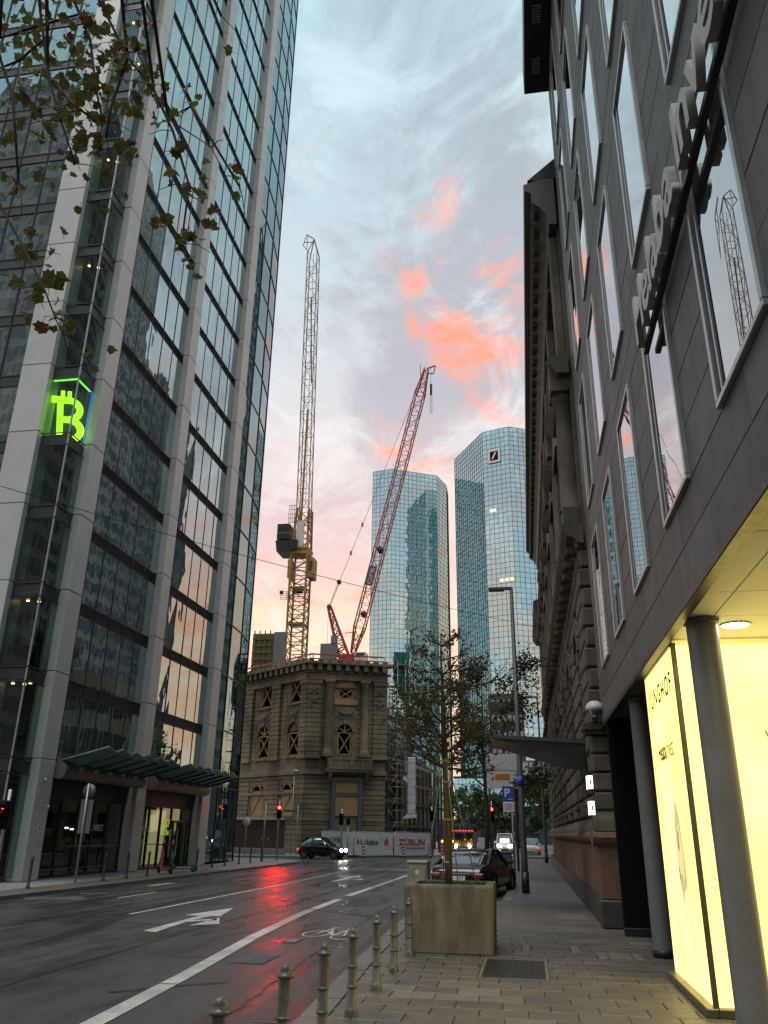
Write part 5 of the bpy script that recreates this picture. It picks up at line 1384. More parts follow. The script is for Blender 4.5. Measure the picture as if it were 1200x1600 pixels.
mb = MB(); mb.bar(tp + Vector((.1, -.3, 0)), Vector((CX + .3, CY - .4, 42)), .05); mb.bar(tp + Vector((.1, -.3, -8)), Vector((CX + .2, CY - .3, 60)), .14); mb.build('hoist_rope', M['dark'], YC)
# red luffing crane
RX, RY_ = -21.0, 100.0
RC = thing('luffing_crane', (RX, RY_, 0), 'red luffing crane with slanted lattice jib rising to the right behind the corner building', 'crane')
mb = MB(); lattice(mb, (RX - .4, RY_, 8), (RX - .4, RY_, 21.6), 2, 2, 6, .1, .05); mb.build('mast', M['red'], RC)
mb = MB(); mb.cbox(RX - 1.6, RX + .4, RY_ - 1.1, RY_ + 1.1, 21.6, 22.7, .05); mb.build('slewing_base', M['red'], RC)
mb = MB(); mb.cbox(RX + .5, RX + 2.0, RY_ - 1.2, RY_ + .5, 21.6, 22.9, .08); mb.build('cabin', M['signwhite'], RC)
mb = MB(); mb.box(RX + .7, RX + 1.8, RY_ - 1.22, RY_ - 1.205, 22.2, 22.75); mb.build('cabin_window', M['carglass'], RC)
j0, j1 = Vector((RX + .1, RY_, 23)), Vector((-11.2, RY_, 64.2))
mb = MB(); lattice(mb, j0, j0 + (j1 - j0) * .08, .5, 1.3, 2, .08, .045, (0, 1, 0)); lattice(mb, j0 + (j1 - j0) * .08, j0 + (j1 - j0) * .9, 1.3, 1.3, 22, .065, .028, (0, 1, 0)); lattice(mb, j0 + (j1 - j0) * .9, j1, 1.3, .5, 3, .08, .04, (0, 1, 0)); mb.build('jib', M['red'], RC)
mb = MB(); mb.bar(j1, j1 + Vector((1.3, 0, .4)), .16); mb.bar(j1 + Vector((1.3, 0, .4)), j1 + Vector((1.0, 0, -.9)), .12); mb.bar(j1 + Vector((1.0, 0, -.9)), j1 + Vector((0, 0, -.8)), .12); mb.bar(j1 + Vector((-.9, 0, -1.2)), j1 + Vector((-.9, 0, .8)), .08); mb.build('jib_head', M['red'], RC)
mb = MB(); hk = j1 + Vector((.62, 0, 0)); mb.bar(hk + Vector((0, 0, .3)), hk + Vector((0, 0, -2.6)), .04); mb.cbox(hk.x - .16, hk.x + .16, hk.y - .1, hk.y + .1, hk.z - 4.4, hk.z - 2.6, .04)
mb.build('hook_block', M['dark'], RC)
mb = MB(); mb.bar(hk + Vector((-.12, 0, -4.4)), hk + Vector((-.1, 0, -7.5)), .05); mb.bar(hk + Vector((.12, 0, -4.4)), hk + Vector((.1, 0, -7.5)), .05); mb.build('sling', M['dark'], RC)
a0 = Vector((-24.25, RY_, 29.2))
mb = MB(); lattice(mb, (RX - 1.1, RY_, 22.6), a0, 1.3, .4, 7, .10, .05, (0, 1, 0)); mb.build('a_frame', M['red'], RC)
mb = MB(); mb.lathe([(.001, -.2), (.32, -.15), (.32, .15), (.001, .2)], (a0.x, a0.y, a0.z), 12, 'y'); mb.bar((a0.x + 2.2, RY_, 25.6), (a0.x + 3.4, RY_, 25.7), .08); mb.build('sheave', M['red'], RC)
pj = Vector((-23.05, RY_, 32.5))
mb = MB()
for dy in (-.35, -.12, .12, .35): mb.bar(a0 + Vector((0, dy, 0)), pj + Vector((0, dy, 0)), .03)
mb.build('luffing_rope', M['red'], RC)
mb = MB(); mb.cbox(pj.x - .25, pj.x + .25, pj.y - .3, pj.y + .3, pj.z - .25, pj.z + .25, .06); mb.build('pulley_block', M['dark'], RC)
mb = MB(); mb.bar(pj, Vector((-18.83, RY_, 43.9)), .05); mb.bar(Vector((-18.83, RY_, 43.9)), j0 + (j1 - j0) * .93 + Vector((-.6, 0, 0)), .05)
for f in (.35, .7): 
    p = pj + (Vector((-18.83, RY_, 43.9)) - pj) * f; mb.cbox(p.x - .12, p.x + .12, p.y - .1, p.y + .1, p.z - .3, p.z + .3, .04)
mb.build('pendant', M['red'], RC)
mb = MB()
for dx in (-.1, .65): mb.bar(a0 + Vector((dx, 0, 0)), (a0.x + dx, RY_, 22), .03)
mb.build('counter_rope', M['dark'], RC)
d = (j1 - j0).normalized(); nx = Vector((-d.z, 0, d.x))
q = j0 + d * 9.8
BT = basis(q + Vector((.35, -.85, 0)), (d.x, 0, d.z), (nx.x, 0, nx.z), (0, -1, 0))
mb = MB(BT); mb.box(-1.0, 1.7, -.1, .9, -.03, .0); mb.build('name_board', M['steel'], RC)
text('lettering', 'OFB', 1, BT @ basis((-.8, .15, .003), (1, 0, 0), (0, 1, 0), (0, 0, 1)), M['signwhite'], RC, .004, width=2.2, height=.5)
mb = MB(); 
for f in (.12, .33): 
    p = j0 + (j1 - j0) * f; mb.lathe([(.001, -.4), (.4, -.35), (.4, .35), (.001, .4)], (p.x + .2, p.y - .3, p.z), 12, 'y')
mb.build('winch', M['dark'], RC)
# ================================================================== twin mirrored towers
def mirror_tower(name, pts, H, label, closed_rest, lit=()):
    cx = sum(p[0] for p in pts) / len(pts); cy = sum(p[1] for p in pts) / len(pts)
    o = thing(name, (cx, cy, 0), label, 'skyscraper', 'pair of mirrored towers')
    r = random.Random(int(H * 10 + cx)); RH = 2.05
    pm, gm = MB(), MB()
    n = len(pts)
    for i in range(n):
        P, Q = Vector((*pts[i], 0)), Vector((*pts[(i + 1) % n], 0)); L = (Q - P).length
        if i >= closed_rest:
            mb = MB(); mb.quad((P.x, P.y, 0), (Q.x, Q.y, 0), (Q.x, Q.y, H), (P.x, P.y, H)); mb.build('rear_facade', M['tw'], o); continue
        F = frame(P[:2], Q[:2]); m = max(1, round(L / 1.95)); w = L / m; k = int(H / RH)
        pm.T = F; gm.T = F
        for a in range(m):
            for b in range(k):
                j = [r.uniform(-.012, .012) for _ in range(4)]; tz = r.gauss(0, .008)
                pm.quad((a * w, j[0] - tz, b * RH), ((a + 1) * w, j[1] + tz, b * RH), ((a + 1) * w, j[2] + tz, (b + 1) * RH), (a * w, j[3] - tz, (b + 1) * RH))
        for a in range(m + 1):
            t = .11 if a % 2 == 0 else .065
            gm.box(a * w - t / 2, a * w + t / 2, -.05, .10, 0, k * RH)
        for b in range(k + 1):
            t = .12 if b % 2 == 0 else .07
            gm.box(0, L, -.05, .09, b * RH - t / 2, b * RH + t / 2)
    pm.build('facade_panes', M['tw'], o, 'stuff'); gm.build('facade_grid', M['twgrid'], o, 'stuff')
    mb = MB(); mb.poly([(p[0], p[1], int(H / RH) * RH - .6) for p in pts]); mb.build('roof', M['twgrid'], o)
    return o
TL = mirror_tower('mirror_tower', [(-62.1, 331), (-53.0, 329), (-33.6, 339), (-32.8, 342), (-30.3, 351), (-30.5, 362), (-48, 372), (-66, 352)], 155.8, 'left of two faceted mirror glass skyscrapers, partly behind the red crane jib', 5)
TR = mirror_tower('mirror_tower', [(-24.1, 323), (-10.7, 298.7), (0.0, 295), (7.5, 298.5), (22, 304), (26, 318), (8, 345), (-14, 345)], 155.8, 'right of two faceted mirror glass skyscrapers, with a square slash emblem near its top', 5)
M['twlit'] = emit('lit_office_window', (1.0, .92, .62), .9)
Ft = frame((-10.7, 298.7), (0.0, 295))
for u, z in ((5.2, 91.0), (7.2, 91.0), (9.2, 91.0), (2.2, 120), (3.4, 120)):
    mb = MB(Ft); mb.box(u, u + 1.4, .02, .05, z, z + 1.2); mb.build('lit_window', M['twlit'], TR)
EM = thing('tower_emblem', (-7, 297, 141), 'square black emblem with a white frame and white slash on the right mirror tower', 'emblem')
s_ = 297.4 / 330
def P_(x, z): return (x * s_, z)
ue = 2.7; ze = 141.2
mb = MB(Ft); mb.box(ue - .3, ue + 5.0, .25, .6, ze - .3, ze + 5.7); mb.build('frame', M['emw'] if 'emw' in M else M['signwhite'], EM)
mb = MB(Ft); mb.box(ue + .65, ue + 4.05, .61, .68, ze + .75, ze + 4.65); mb.build('field', M['black'], EM)
mb = MB(Ft); mb.prism([(ue + 1.25, ze + 1.3), (ue + 2.0, ze + 1.3), (ue + 3.45, ze + 4.1), (ue + 2.7, ze + 4.1)], .69, .75, 'y'); mb.build('slash', M['signwhite'], EM, fix=True)
# ================================================================== far end of the street
BB = thing('brick_high_rise', (-3.4, 236, 0), 'dark brick high rise block with pale window rows in front of the right mirror tower', 'high rise')
mb = MB(); mb.box(-9.0, .5, 230, 245, 0, 38.3); mb.build('wall', M['brick'], BB)
M['palewin'] = solid('pale_window', (.30, .33, .35), (.22, .25, .27), .3, 1)
for j in range(8):
    for i in range(6):
        mb = MB(); mb.box(-8.4 + i * 1.5, -7.4 + i * 1.5, 229.9, 229.99, 6.0 + j * 4.1, 7.9 + j * 4.1); mb.build('window', M['palewin'], BB)
mb = MB(); mb.box(-9.1, .6, 229.8, 229.99, 34.3, 36.2); mb.build('dark_band', M['dark'], BB)
BR = thing('glass_bridge', (0, 170, 6), 'glowing two storey glass bridge crossing the end of the street above the trees', 'footbridge')
M['bridgeglass'] = emit('glowing_bridge_upper', (.42, .70, .78), .42)  # upper glazing glows by emission too, more weakly
mb = MB(); mb.box(-14, 5, 170, 175, 8.95, 12.1); mb.build('upper_glazing', M['bridgeglass'], BR)
mb = MB(); mb.box(-14, 5, 169.9, 175, 6.85, 8.45); mb.build('lower_glazing', M['deco'], BR)
mb = MB(); mb.box(-14.2, 5.2, 169.6, 175.2, 8.46, 8.94); mb.box(-14.2, 5.2, 169.6, 175.2, 6.3, 6.84); mb.box(-14.2, 5.2, 169.7, 175.2, 12.11, 12.5); mb.build('deck', M['dark'], BR)
for i in range(26):
    mb = MB(); x = -14 + i * .76; mb.box(x, x + .07, 169.82, 169.9, 6.85, 12.1); mb.build('mullion', M['twgrid'], BR)
for z in (9.9, 11.0):
    mb = MB(); mb.box(-14, 5, 169.84, 169.97, z, z + .08); mb.build('glazing_bar', M['twgrid'], BR)
GB = thing('green_glass_annex', (3, 180, 0), 'low dark green glazed block above the bridge at the end of the street', 'office building')
mb = MB(); mb.box(-2, 8, 180, 190, 0, 16.4); mb.build('wall', M['core'], GB)
for i in range(7):
    mb = MB(); mb.box(-1.8 + i * 1.4, -.7 + i * 1.4, 179.9, 179.99, 13.4, 16.0); mb.build('window', M['tglass_end'], GB)
FBk = thing('street_end_building', (-6, 210, 0), 'low dark building closing the street under the glass bridge', 'building')
mb = MB(); mb.box(-40, 30, 205, 215, 0, 5.0); mb.build('wall', M['brick'], FBk)
for i in range(20):
    mb = MB(); mb.box(-22 + i * 2.2, -20.6 + i * 2.2, 204.9, 204.99, 1.2, 3.6); mb.build('window', M['tglass_end'], FBk)
M['offwin'] = solid('office_window', (.15, .185, .215), (.085, .11, .135), .2, .4, spec=.5, rand=.2)
M['pale'] = solid('pale_facade', (.46, .46, .45), (.36, .36, .36), .7, .3)
# neighbours seen only as reflections in the facades
for (nm, x0, x1, y0, y1, H, lb, fw) in [('office_slab', -77, -62, -52, -30, 112, 'tall grey gridded office slab behind the viewer, mirrored in the glass tower', 'e'), ('office_slab', -125, -77.5, -52, -30, 34, 'lower long office slab behind the viewer, mirrored in the glass tower', 'e'), ('grey_high_rise', 44, 70, 116, 143, 140, 'taller grey gridded high rise behind the old building, mirrored in the glass tower', 'w'), ('grey_high_rise', 44, 70, 143.5, 172, 98, 'lower grey gridded high rise behind the old building, mirrored in the glass tower', 'w'), ('stone_block', 3, 22, 66, 80, 15, 'stone block across the side street, mirrored in the glass tower', 'w'), ('stone_block', -26, -6, -42, -28, 24, 'stone block behind the viewer, mirrored in the glass tower', 'n')]:
    o = thing(nm, ((x0 + x1) / 2, (y0 + y1) / 2, 0), lb, 'building')
    mb = MB(); mb.box(x0, x1, y0, y1, 0, H); mb.build('wall', M['pale'] if H > 30 else M['sand'], o)
    wv, wh = MB(), MB()
    for (A, B) in ((((x0, y1)), ((x0, y0))), (((x0, y0)), ((x1, y0))), (((x1, y1)), ((x0, y1))), (((x1, y0)), ((x1, y1)))):
        F = frame(A, B); L = (Vector(B) - Vector(A)).length; wv.T = F
        n = int(L / 2.6)
        for i in range(n):
            for k in range(int(H / 3.5)):
                wv.box(i * L / n + .35, (i + 1) * L / n - .35, .02, .06, k * 3.5 + 1.0, k * 3.5 + 3.0)
    wv.build('windows', M['offwin'] if H > 30 else M['black'], o, 'stuff')
DHR = thing('dark_high_rise', (25, 165, 0), 'slender dark high rise with slanted sides, mirrored in the curved tower end', 'building')
mb = MB(); mb.prism([(20, 139), (20, 166), (30, 191), (30, 164)], 0, 132); mb.build('wall', M['core'], DHR, fix=True)  # unseen mass, sides slanted so its reflection leaves the next bay clear
mb = MB()
for (A, B) in (((20, 166), (20, 139)), ((20, 139), (30, 164))):
    F = frame(A, B); mb.T = F; L = (Vector(B) - Vector(A)).length; n = int(L / 2.2)
    for i in range(n):
        for k in range(37): mb.box(i * L / n + .25, (i + 1) * L / n - .25, .02, .06, k * 3.5 + 1.0, k * 3.5 + 3.2)
mb.build('windows', M['offwin'], DHR, 'stuff')
# ================================================================== bollards
def bollard(loc, label, m, h=.79, group='bollards along the near kerb'):
    t = thing('bollard', loc, label, 'bollard', group)
    k = h / .79
    mb = MB(); mb.lathe([(.066, .0), (.066, .05), (.056, .075), (.046, .085), (.045, .64 * k), (.042, .70 * k)], loc, 18); mb.build('post', m, t)
    mb = MB(); mb.lathe([(.042, .69 * k), (.060, .695 * k), (.064, .71 * k), (.058, .725 * k), (.038, .728 * k), (.043, .75 * k), (.038, .775 * k), (.022, .788 * k), (.001, .79 * k)], loc, 18); mb.build('cap', m, t)
    for z in (.26, .44):
        mb = MB(); mb.lathe([(.045, z * k - .014), (.053, z * k - .009), (.053, z * k + .009), (.045, z * k + .014)], loc, 18); mb.build('ring', m, t)
    rb = random.Random(int(loc[1] * 100)); t.rotation_euler = (rb.uniform(-.018, .018), rb.uniform(-.018, .018), rb.uniform(0, 6))
    return t
nb = [(5.27, 'knobbed metal bollard nearest the viewer, only its cap in the picture'), (6.59, 'second knobbed bollard from the viewer on the right kerb'), (7.86, 'third knobbed bollard from the viewer on the right kerb'),
      (9.14, 'fourth knobbed bollard from the viewer, its square foot showing on the paving'), (10.58, 'fifth knobbed bollard from the viewer on the right kerb'), (11.91, 'sixth knobbed bollard, the last clear of the concrete planter'), (13.49, 'knobbed bollard standing against the concrete planter')]
for y, lb in nb: bollard((-1.83, y, 0), lb, M['bollard'])
lbs = ['dark bollard at the left kerb before the first tower column', 'dark bollard at the left kerb under the first canopy', 'dark bollard beside the second tower column', 'dark bollard left of the red scooter', 'dark bollard just right of the scooters and the third column', 'dark bollard in front of the curved tower end', 'dark bollard past the curved tower end', 'dark bollard before the warning beacon on the left corner', 'dark bollard at the left corner near the brown hoarding', 'last dark bollard before the left traffic light']
for (x, y), lb in zip([(-14.95, 24.6), (-14.85, 29.1), (-14.85, 30.9), (-14.9, 32.8), (-15.1, 38.4), (-15.5, 41.5), (-15.75, 44), (-15.9, 46.7), (-16.0, 49), (-16.1, 51.4)], lbs):
    bollard((x, y, 0), lb, M['bollard_d'], .92, 'dark bollards along the left kerb')
# ================================================================== concrete planter with young tree
PL = thing('concrete_planter', (-1.26, 14.3, 0), 'square tapered concrete planter box standing on the right pavement', 'planter')
def ptaper(mb, hw0, hw1, z0, z1, cx=-1.27, cy=14.5):
    a = [(cx - hw0, cy - hw0, z0), (cx + hw0, cy - hw0, z0), (cx + hw0, cy + hw0, z0), (cx - hw0, cy + hw0, z0)]
    b = [(cx - hw1, cy - hw1, z1), (cx + hw1, cy - hw1, z1), (cx + hw1, cy + hw1, z1), (cx - hw1, cy + hw1, z1)]
    return a, b
mb = MB(); bm = .02
rings = [(.66, .0), (.672, .02), (.70, .92), (.692, .955), (.675, .965), (.565, .965), (.555, .955), (.55, .86)]
vs = []; fs = []
for hw, z in rings:
    c = .035 if hw > .6 else .01
    for sx_, sy_ in ((-1, -1), (1, -1), (1, 1), (-1, 1)):
        p = (sx_ * hw, sy_ * hw); q = (sx_ * (hw - c), sy_ * hw); r_ = (sx_ * hw, sy_ * (hw - c))
        o_ = [q, r_] if sx_ * sy_ < 0 else [r_, q]
        vs += [(-1.27 + u, 14.5 + v, z) for u, v in o_]
for i in range(len(rings) - 1):
    for k in range(8): fs.append((i * 8 + k, i * 8 + (k + 1) % 8, (i + 1) * 8 + (k + 1) % 8, (i + 1) * 8 + k))
fs.append(tuple(range(8))[::-1]); mb.add(vs, fs); mb.build('box', M['conc'], PL, fix=True)
mb = MB(); mb.box(-1.82, -.72, 13.95, 15.05, .80, .89); mb.build('soil', M['soil'], PL)
mb = MB(); r = random.Random(4)
for i in range(500):
    x, y = r.uniform(-1.81, -.73), r.uniform(13.96, 15.04); h = r.uniform(.03, .09); a = r.uniform(0, 6.3)
    mb.add([(x, y, .885), (x + .012 * math.cos(a), y + .012 * math.sin(a), .885), (x + r.uniform(-.03, .03), y + r.uniform(-.03, .03), .89 + h)], [(0, 1, 2)])
mb.build('weeds', M['leaf_gr'], PL, 'stuff')
def leaves(name, pts, size, m, parent, seed=1, kind='stuff'):
    r = random.Random(seed); mb = MB()
    for p in pts:
        s = size * r.uniform(.6, 1.3); d = Vector((r.gauss(0, 1), r.gauss(0, 1), r.gauss(-.3, .7))).normalized()
        n = Vector((r.gauss(0, 1), r.gauss(0, 1), r.gauss(0, 1))); t = d.cross(n).normalized(); u = t.cross(d) * .18 * s
        p = Vector(p)
        mb.add([p, p + d * s * .5 + t * s * .34 + u, p + d * s, p + d * s * .5 - t * s * .34 + u, p + d * s * .45 - u * .4], [(0, 1, 4), (1, 2, 4), (2, 3, 4), (3, 0, 4)])
    return mb.build(name, m, parent, kind)
def grow(mb, p, d, L, r0, depth, rnd, tips, gr=.0, spread=.6, n=4):
    """recursive limb; collects points along thin twigs for the leaves"""
    pts = [Vector(p)]; d = Vector(d).normalized(); rs_ = [r0]
    for i in range(n):
        d = (d + Vector((rnd.gauss(0, .13), rnd.gauss(0, .13), rnd.gauss(gr, .09)))).normalized()
        pts.append(pts[-1] + d * L / n); rs_.append(r0 * (1 - .65 * (i + 1) / n))
    mb.tube(pts, rs_, 6 if r0 > .012 else 4, cap=False)
    if depth == 0 or r0 < .006:
        for a, b in zip(pts, pts[1:]):
            for q in range(3): tips.append(a + (b - a) * rnd.random())
        return
    for i in range(1, n + 1):
        for q in range(2 if i < n else 3):
            if rnd.random() < .82:
                ax = Vector((rnd.gauss(0, 1), rnd.gauss(0, 1), rnd.gauss(.1, .5))).normalized()
                nd = (d + ax * spread * rnd.uniform(.7, 1.5)).normalized()
                grow(mb, pts[i], nd, L * rnd.uniform(.45, .7), rs_[i] * .7, depth - 1, rnd, tips, gr, spread, 3)
PT = thing('young_street_tree', (-1.31, 14.5, .88), 'young sparse tree with reed wrapped trunk growing out of the concrete planter', 'tree')
r = random.Random(21); mb = MB()
mb.tube([(-1.31, 14.4, .86), (-1.315, 14.4, 1.6), (-1.33, 14.4, 2.3), (-1.345, 14.4, 2.92)], [.064, .061, .056, .050], 12); 
for i in range(40):
    z = .9 + i * .05; a = i * 2.1
    mb.tube([(-1.315 + .06 * math.cos(a), 14.4 + .06 * math.sin(a), z), (-1.325 + .06 * math.cos(a + .3), 14.4 + .06 * math.sin(a + .3), z + .35)], .006, 4)
mb.build('trunk', M['mat_wrap'], PT)
mb = MB()
for z in (1.25, 1.9, 2.5, 2.85): mb.lathe([(.062, z), (.069, z + .01), (.069, z + .03), (.062, z + .04)], (-1.325, 14.4, 0), 12)
for a in (0.3, 1.9, 3.6, 5.1): mb.tube([(-1.335 + .06 * math.cos(a), 14.4 + .06 * math.sin(a), 2.84), (-1.30 + .45 * math.cos(a), 14.45 + .38 * math.sin(a), .92)], .008, 4)
mb.build('guy_cord', M['cabinet'], PT)
mb = MB(); tips = []
mb.tube([(-1.345, 14.4, 2.9), (-1.36, 14.42, 3.4), (-1.375, 14.4, 4.0), (-1.39, 14.41, 4.6), (-1.38, 14.4, 5.15)], [.055, .042, .030, .018, .006], 8)
for z, n_, L in ((2.75, 5, .85), (3.0, 6, .95), (3.25, 6, .8), (3.5, 5, .95), (3.8, 5, .75), (4.1, 5, .85), (4.35, 5, .6), (4.6, 4, .5), (4.85, 4, .4)):
    a0 = r.uniform(0, 6)
    for i in range(n_):
        a = a0 + i * 6.28 / n_ + r.uniform(-.4, .4)
        grow(mb, (-1.36, 14.41, z), (math.cos(a), math.sin(a), r.uniform(.15, .55)), L * r.uniform(.7, 1.1), .016 * (1.4 - (z - 2.75) * .3), 2, r, tips, .02, .65)
mb.build('limb', M['bark'], PT)
r.shuffle(tips)
def fgap(p): return mnoise.noise(Vector(p) * 1.9 + Vector((3, 1, 7))) > -.12
tp_ = [p + Vector((r.gauss(0, .03), r.gauss(0, .03), r.gauss(-.01, .03))) for p in tips if fgap(p)]
leaves('foliage', tp_[:1700], .07, M['leaf'], PT, 5)
def tree(name, base, h, crown_r, crown_c, label, lm, seed, nl, ls, tr=.12, group=None, limbs=9, sq=1.0):
    t = thing(name, base, label, 'tree', group); r = random.Random(seed); mb = MB(); tips = []
    b = Vector(base)
    mb.tube([b, b + Vector((.05, 0, h * .3)), b + Vector((-.04, .03, h * .6)), b + Vector((.02, 0, h * .95))], [tr, tr * .8, tr * .5, tr * .12], 8)
    for i in range(limbs):
        f = .32 + .6 * i / limbs; a = i * 2.4 + r.uniform(-.3, .3)
        grow(mb, b + Vector((0, 0, h * f)), (math.cos(a), math.sin(a), r.uniform(.2, .7)), crown_r * r.uniform(.7, 1.05) * (1.1 - .6 * abs(f - .55)), tr * .36, 2, r, tips, .03, .6)
    mb.build('trunk', M['bark'], t)
    pts = []
    base_t = [p for p in tips]
    while len(pts) < nl:
        p = r.choice(base_t) + Vector((r.gauss(0, .11), r.gauss(0, .11), r.gauss(0, .10))) * crown_r * .55
        if mnoise.noise(p * (2.2 / crown_r)) > -.22: pts.append(p)
    leaves('foliage', pts, ls, lm, t, seed + 1)
    return t
tree('street_tree', (-1.7, 36, 0), 9.2, 2.3, 5.5, 'dark bushy street tree behind the red signal and the parking sign', M['leaf_dk'], 31, 4800, .15, .11)
for i, (x, y, h, cr) in enumerate([(-8.3, 118, 7.0, 3.2), (-4.5, 122, 6.2, 3.0), (-1.2, 119, 6.6, 2.8), (2.3, 121, 6.8, 3.2), (-6.6, 130, 7.2, 3.4), (5.2, 126, 7.6, 3.2)]):
    tree('street_tree', (x, y, 0), h, cr, h * .6, ['green tree at the far end of the street nearest the shored facade', 'green tree below the glass bridge left of the far red signal', 'green tree below the glass bridge behind the parking sign', 'green tree at the far right of the street under the bridge', 'taller green tree standing back at the left of the far row', 'green tree hidden mostly behind the second lamp post'][i], M['leaf_gr'], 50 + i, 2600, .34, .14, 'trees at the end of the street', 7)
tree('street_tree', (2.6, 80, 0), 7.5, 2.4, 4.5, 'dark tree at the far pavement corner behind the second lamp post', M['leaf_dk'], 71, 3000, .28, .13)
for i, (x, y) in enumerate([(10, 92), (15, 86), (19, 96)]):
    tree('street_tree', (x, y, 0), 12, 4.0, 7, ['first tall dark tree round the right corner, behind the old stone building', 'second tall dark tree round the right corner, farthest to the side', 'third tall dark tree round the right corner, farthest up the street'][i], M['leaf_dk'], 80 + i, 2500, .5, .2, 'trees round the corner', 7)
# overhanging autumn branches, upper left
OT = thing('overhanging_tree', (-1.55, -2.2, 0), 'autumn tree whose brown and green leafy branches hang into the upper left', 'tree')
BR = [[(-4.25, 5.5, 10.26), (-3.72, 5.5, 9.17), (-3.37, 5.5, 8.66), (-3.17, 5.5, 8.23), (-2.67, 5.5, 7.78), (-2.5, 5.5, 7.4)], [(-4.7, 5.2, 9.94), (-4.35, 5.2, 8.66), (-4.1, 5.2, 8.02), (-3.86, 5.2, 7.46)], [(-4.8, 4.9, 7.8), (-4.47, 5.0, 7.02), (-4.01, 5.0, 6.29), (-3.75, 5.0, 5.86), (-3.6, 5.0, 5.56)], [(-3.79, 5.6, 9.31), (-3.88, 5.6, 8.59), (-3.87, 5.6, 8.2)], [(-4.48, 5.4, 10.17), (-4.13, 5.4, 9.41), (-3.94, 5.4, 8.64), (-3.8, 5.4, 8.19)], [(-5.09, 5.3, 9.0), (-4.82, 5.3, 9.09), (-4.58, 5.3, 9.37)], [(-3.43, 5.6, 8.78), (-3.15, 5.6, 8.17), (-2.9, 5.6, 7.44), (-2.9, 5.6, 6.75)], [(-3.28, 5.7, 8.47), (-3.04, 5.7, 8.6), (-2.43, 5.7, 7.45)], [(-5.0, 5.1, 9.2), (-4.61, 5.1, 8.33), (-4.32, 5.1, 7.2)], [(-3.04, 5.8, 10.41), (-2.89, 5.8, 10.02)], [(-5.02, 5.2, 9.33), (-4.6, 5.2, 9.43), (-4.12, 5.2, 9.52)], [(-4.44, 5.3, 8.79), (-4.12, 5.3, 8.39), (-3.8, 5.3, 8.08)]]
mb = MB(); mb.tube([(-1.55, -2.2, 0), (-1.5, -2.1, 3), (-1.7, -1.6, 6), (-2.1, -.6, 8.6), (-2.6, 1.2, 10.6)], [.22, .18, .15, .12, .09], 10); mb.build('trunk', M['bark'], OT)
mb = MB()
hub = Vector((-2.6, 1.2, 10.6))
for b in BR:
    p0 = Vector(b[0]); 
    mb.tube([hub, hub.lerp(p0, .5) + Vector((0, 0, .5)), p0] + [Vector(q) for q in b[1:]], [.05, .026, .016] + [max(.004, .014 - .003 * i) for i in range(len(b) - 1)], 6)
    r = random.Random(len(b))
    for q in b[1:]:
        for k in range(1):
            e = Vector(q) + Vector((r.uniform(-.3, .3), r.uniform(-.2, .2), r.uniform(-.35, .05))); mb.tube([Vector(q), Vector(q).lerp(e, .5) + Vector((0, 0, .04)), e], [.007, .005, .003], 4)
mb.build('limb', M['bark'], OT)
def maple():
    out = [(0, 0), (.16, .04), (.40, .02), (.40, .20), (.56, .42), (.42, .50), (.38, .72), (.20, .72), (0, 1.0), (-.20, .72), (-.38, .72), (-.42, .50), (-.56, .42), (-.40, .20), (-.40, .02), (-.16, .04)]
    ms_ = []
    for v in range(4):
        r = random.Random(v); mb = MB(); c = (0, .38, 0)
        vs = [c] + [(x * r.uniform(.85, 1.1), y * r.uniform(.9, 1.08), (-.9 if v % 2 else .8) * x * x - .35 * (y - .3) ** 2 + r.uniform(-.06, .06)) for x, y in out]
        mb.add(vs, [(0, i + 1, (i + 1) % 16 + 1) for i in range(16)])
        mb.bar((0, 0, 0), (0, -.5, .05), .03); ms_.append(mb.mesh('leaf', M['leaf_near']))
    return ms_
LM = maple()
CLS = [(-5.1, 5.4, 9.8, 0.42, 24), (-4.61, 5.4, 9.22, 0.43, 26), (-4.21, 5.4, 9.42, 0.39, 24), (-3.96, 5.4, 8.73, 0.37, 26), (-3.79, 5.4, 9.53, 0.34, 18), (-4.14, 5.4, 8.16, 0.27, 16), (-4.71, 5.4, 8.6, 0.33, 16), (-4.68, 5.4, 7.75, 0.21, 10), (-4.0, 5.4, 7.72, 0.14, 9), (-4.56, 5.4, 7.49, 0.1, 5), (-3.56, 5.4, 9.11, 0.23, 10), (-3.67, 5.4, 8.42, 0.22, 13), (-3.74, 5.4, 8.01, 0.14, 7), (-3.03, 5.4, 8.39, 0.15, 3), (-3.07, 5.4, 7.86, 0.09, 5), (-2.73, 5.4, 7.07, 0.14, 11), (-2.82, 5.4, 6.61, 0.12, 10), (-2.33, 5.4, 7.15, 0.05, 3), (-4.23, 5.4, 6.6, 0.15, 12), (-4.03, 5.4, 6.08, 0.14, 13), (-3.91, 5.4, 5.9, 0.06, 5), (-2.7, 5.4, 9.49, 0.06, 3), (-4.67, 5.4, 7.11, 0.09, 4), (-5.17, 5.4, 10.16, 0.27, 10), (-4.58, 5.4, 9.89, 0.34, 14)]
r = random.Random(77)
for x, y, z, rad, n in CLS:
    for i in range(n):
        p = Vector((x + r.gauss(0, rad * .52), y + r.gauss(0, .3), z + r.gauss(0, rad * .52))) - Vector((-1.55, -2.2, 0))
        o = link('leaf', r.choice(LM), OT, p, (r.uniform(1.6, 4.2), r.uniform(-.9, .9), r.uniform(0, 6.28))); s = r.uniform(.085, .15); o.scale = (s, s, s)
mb = MB()      # the further leaves of the same boughs
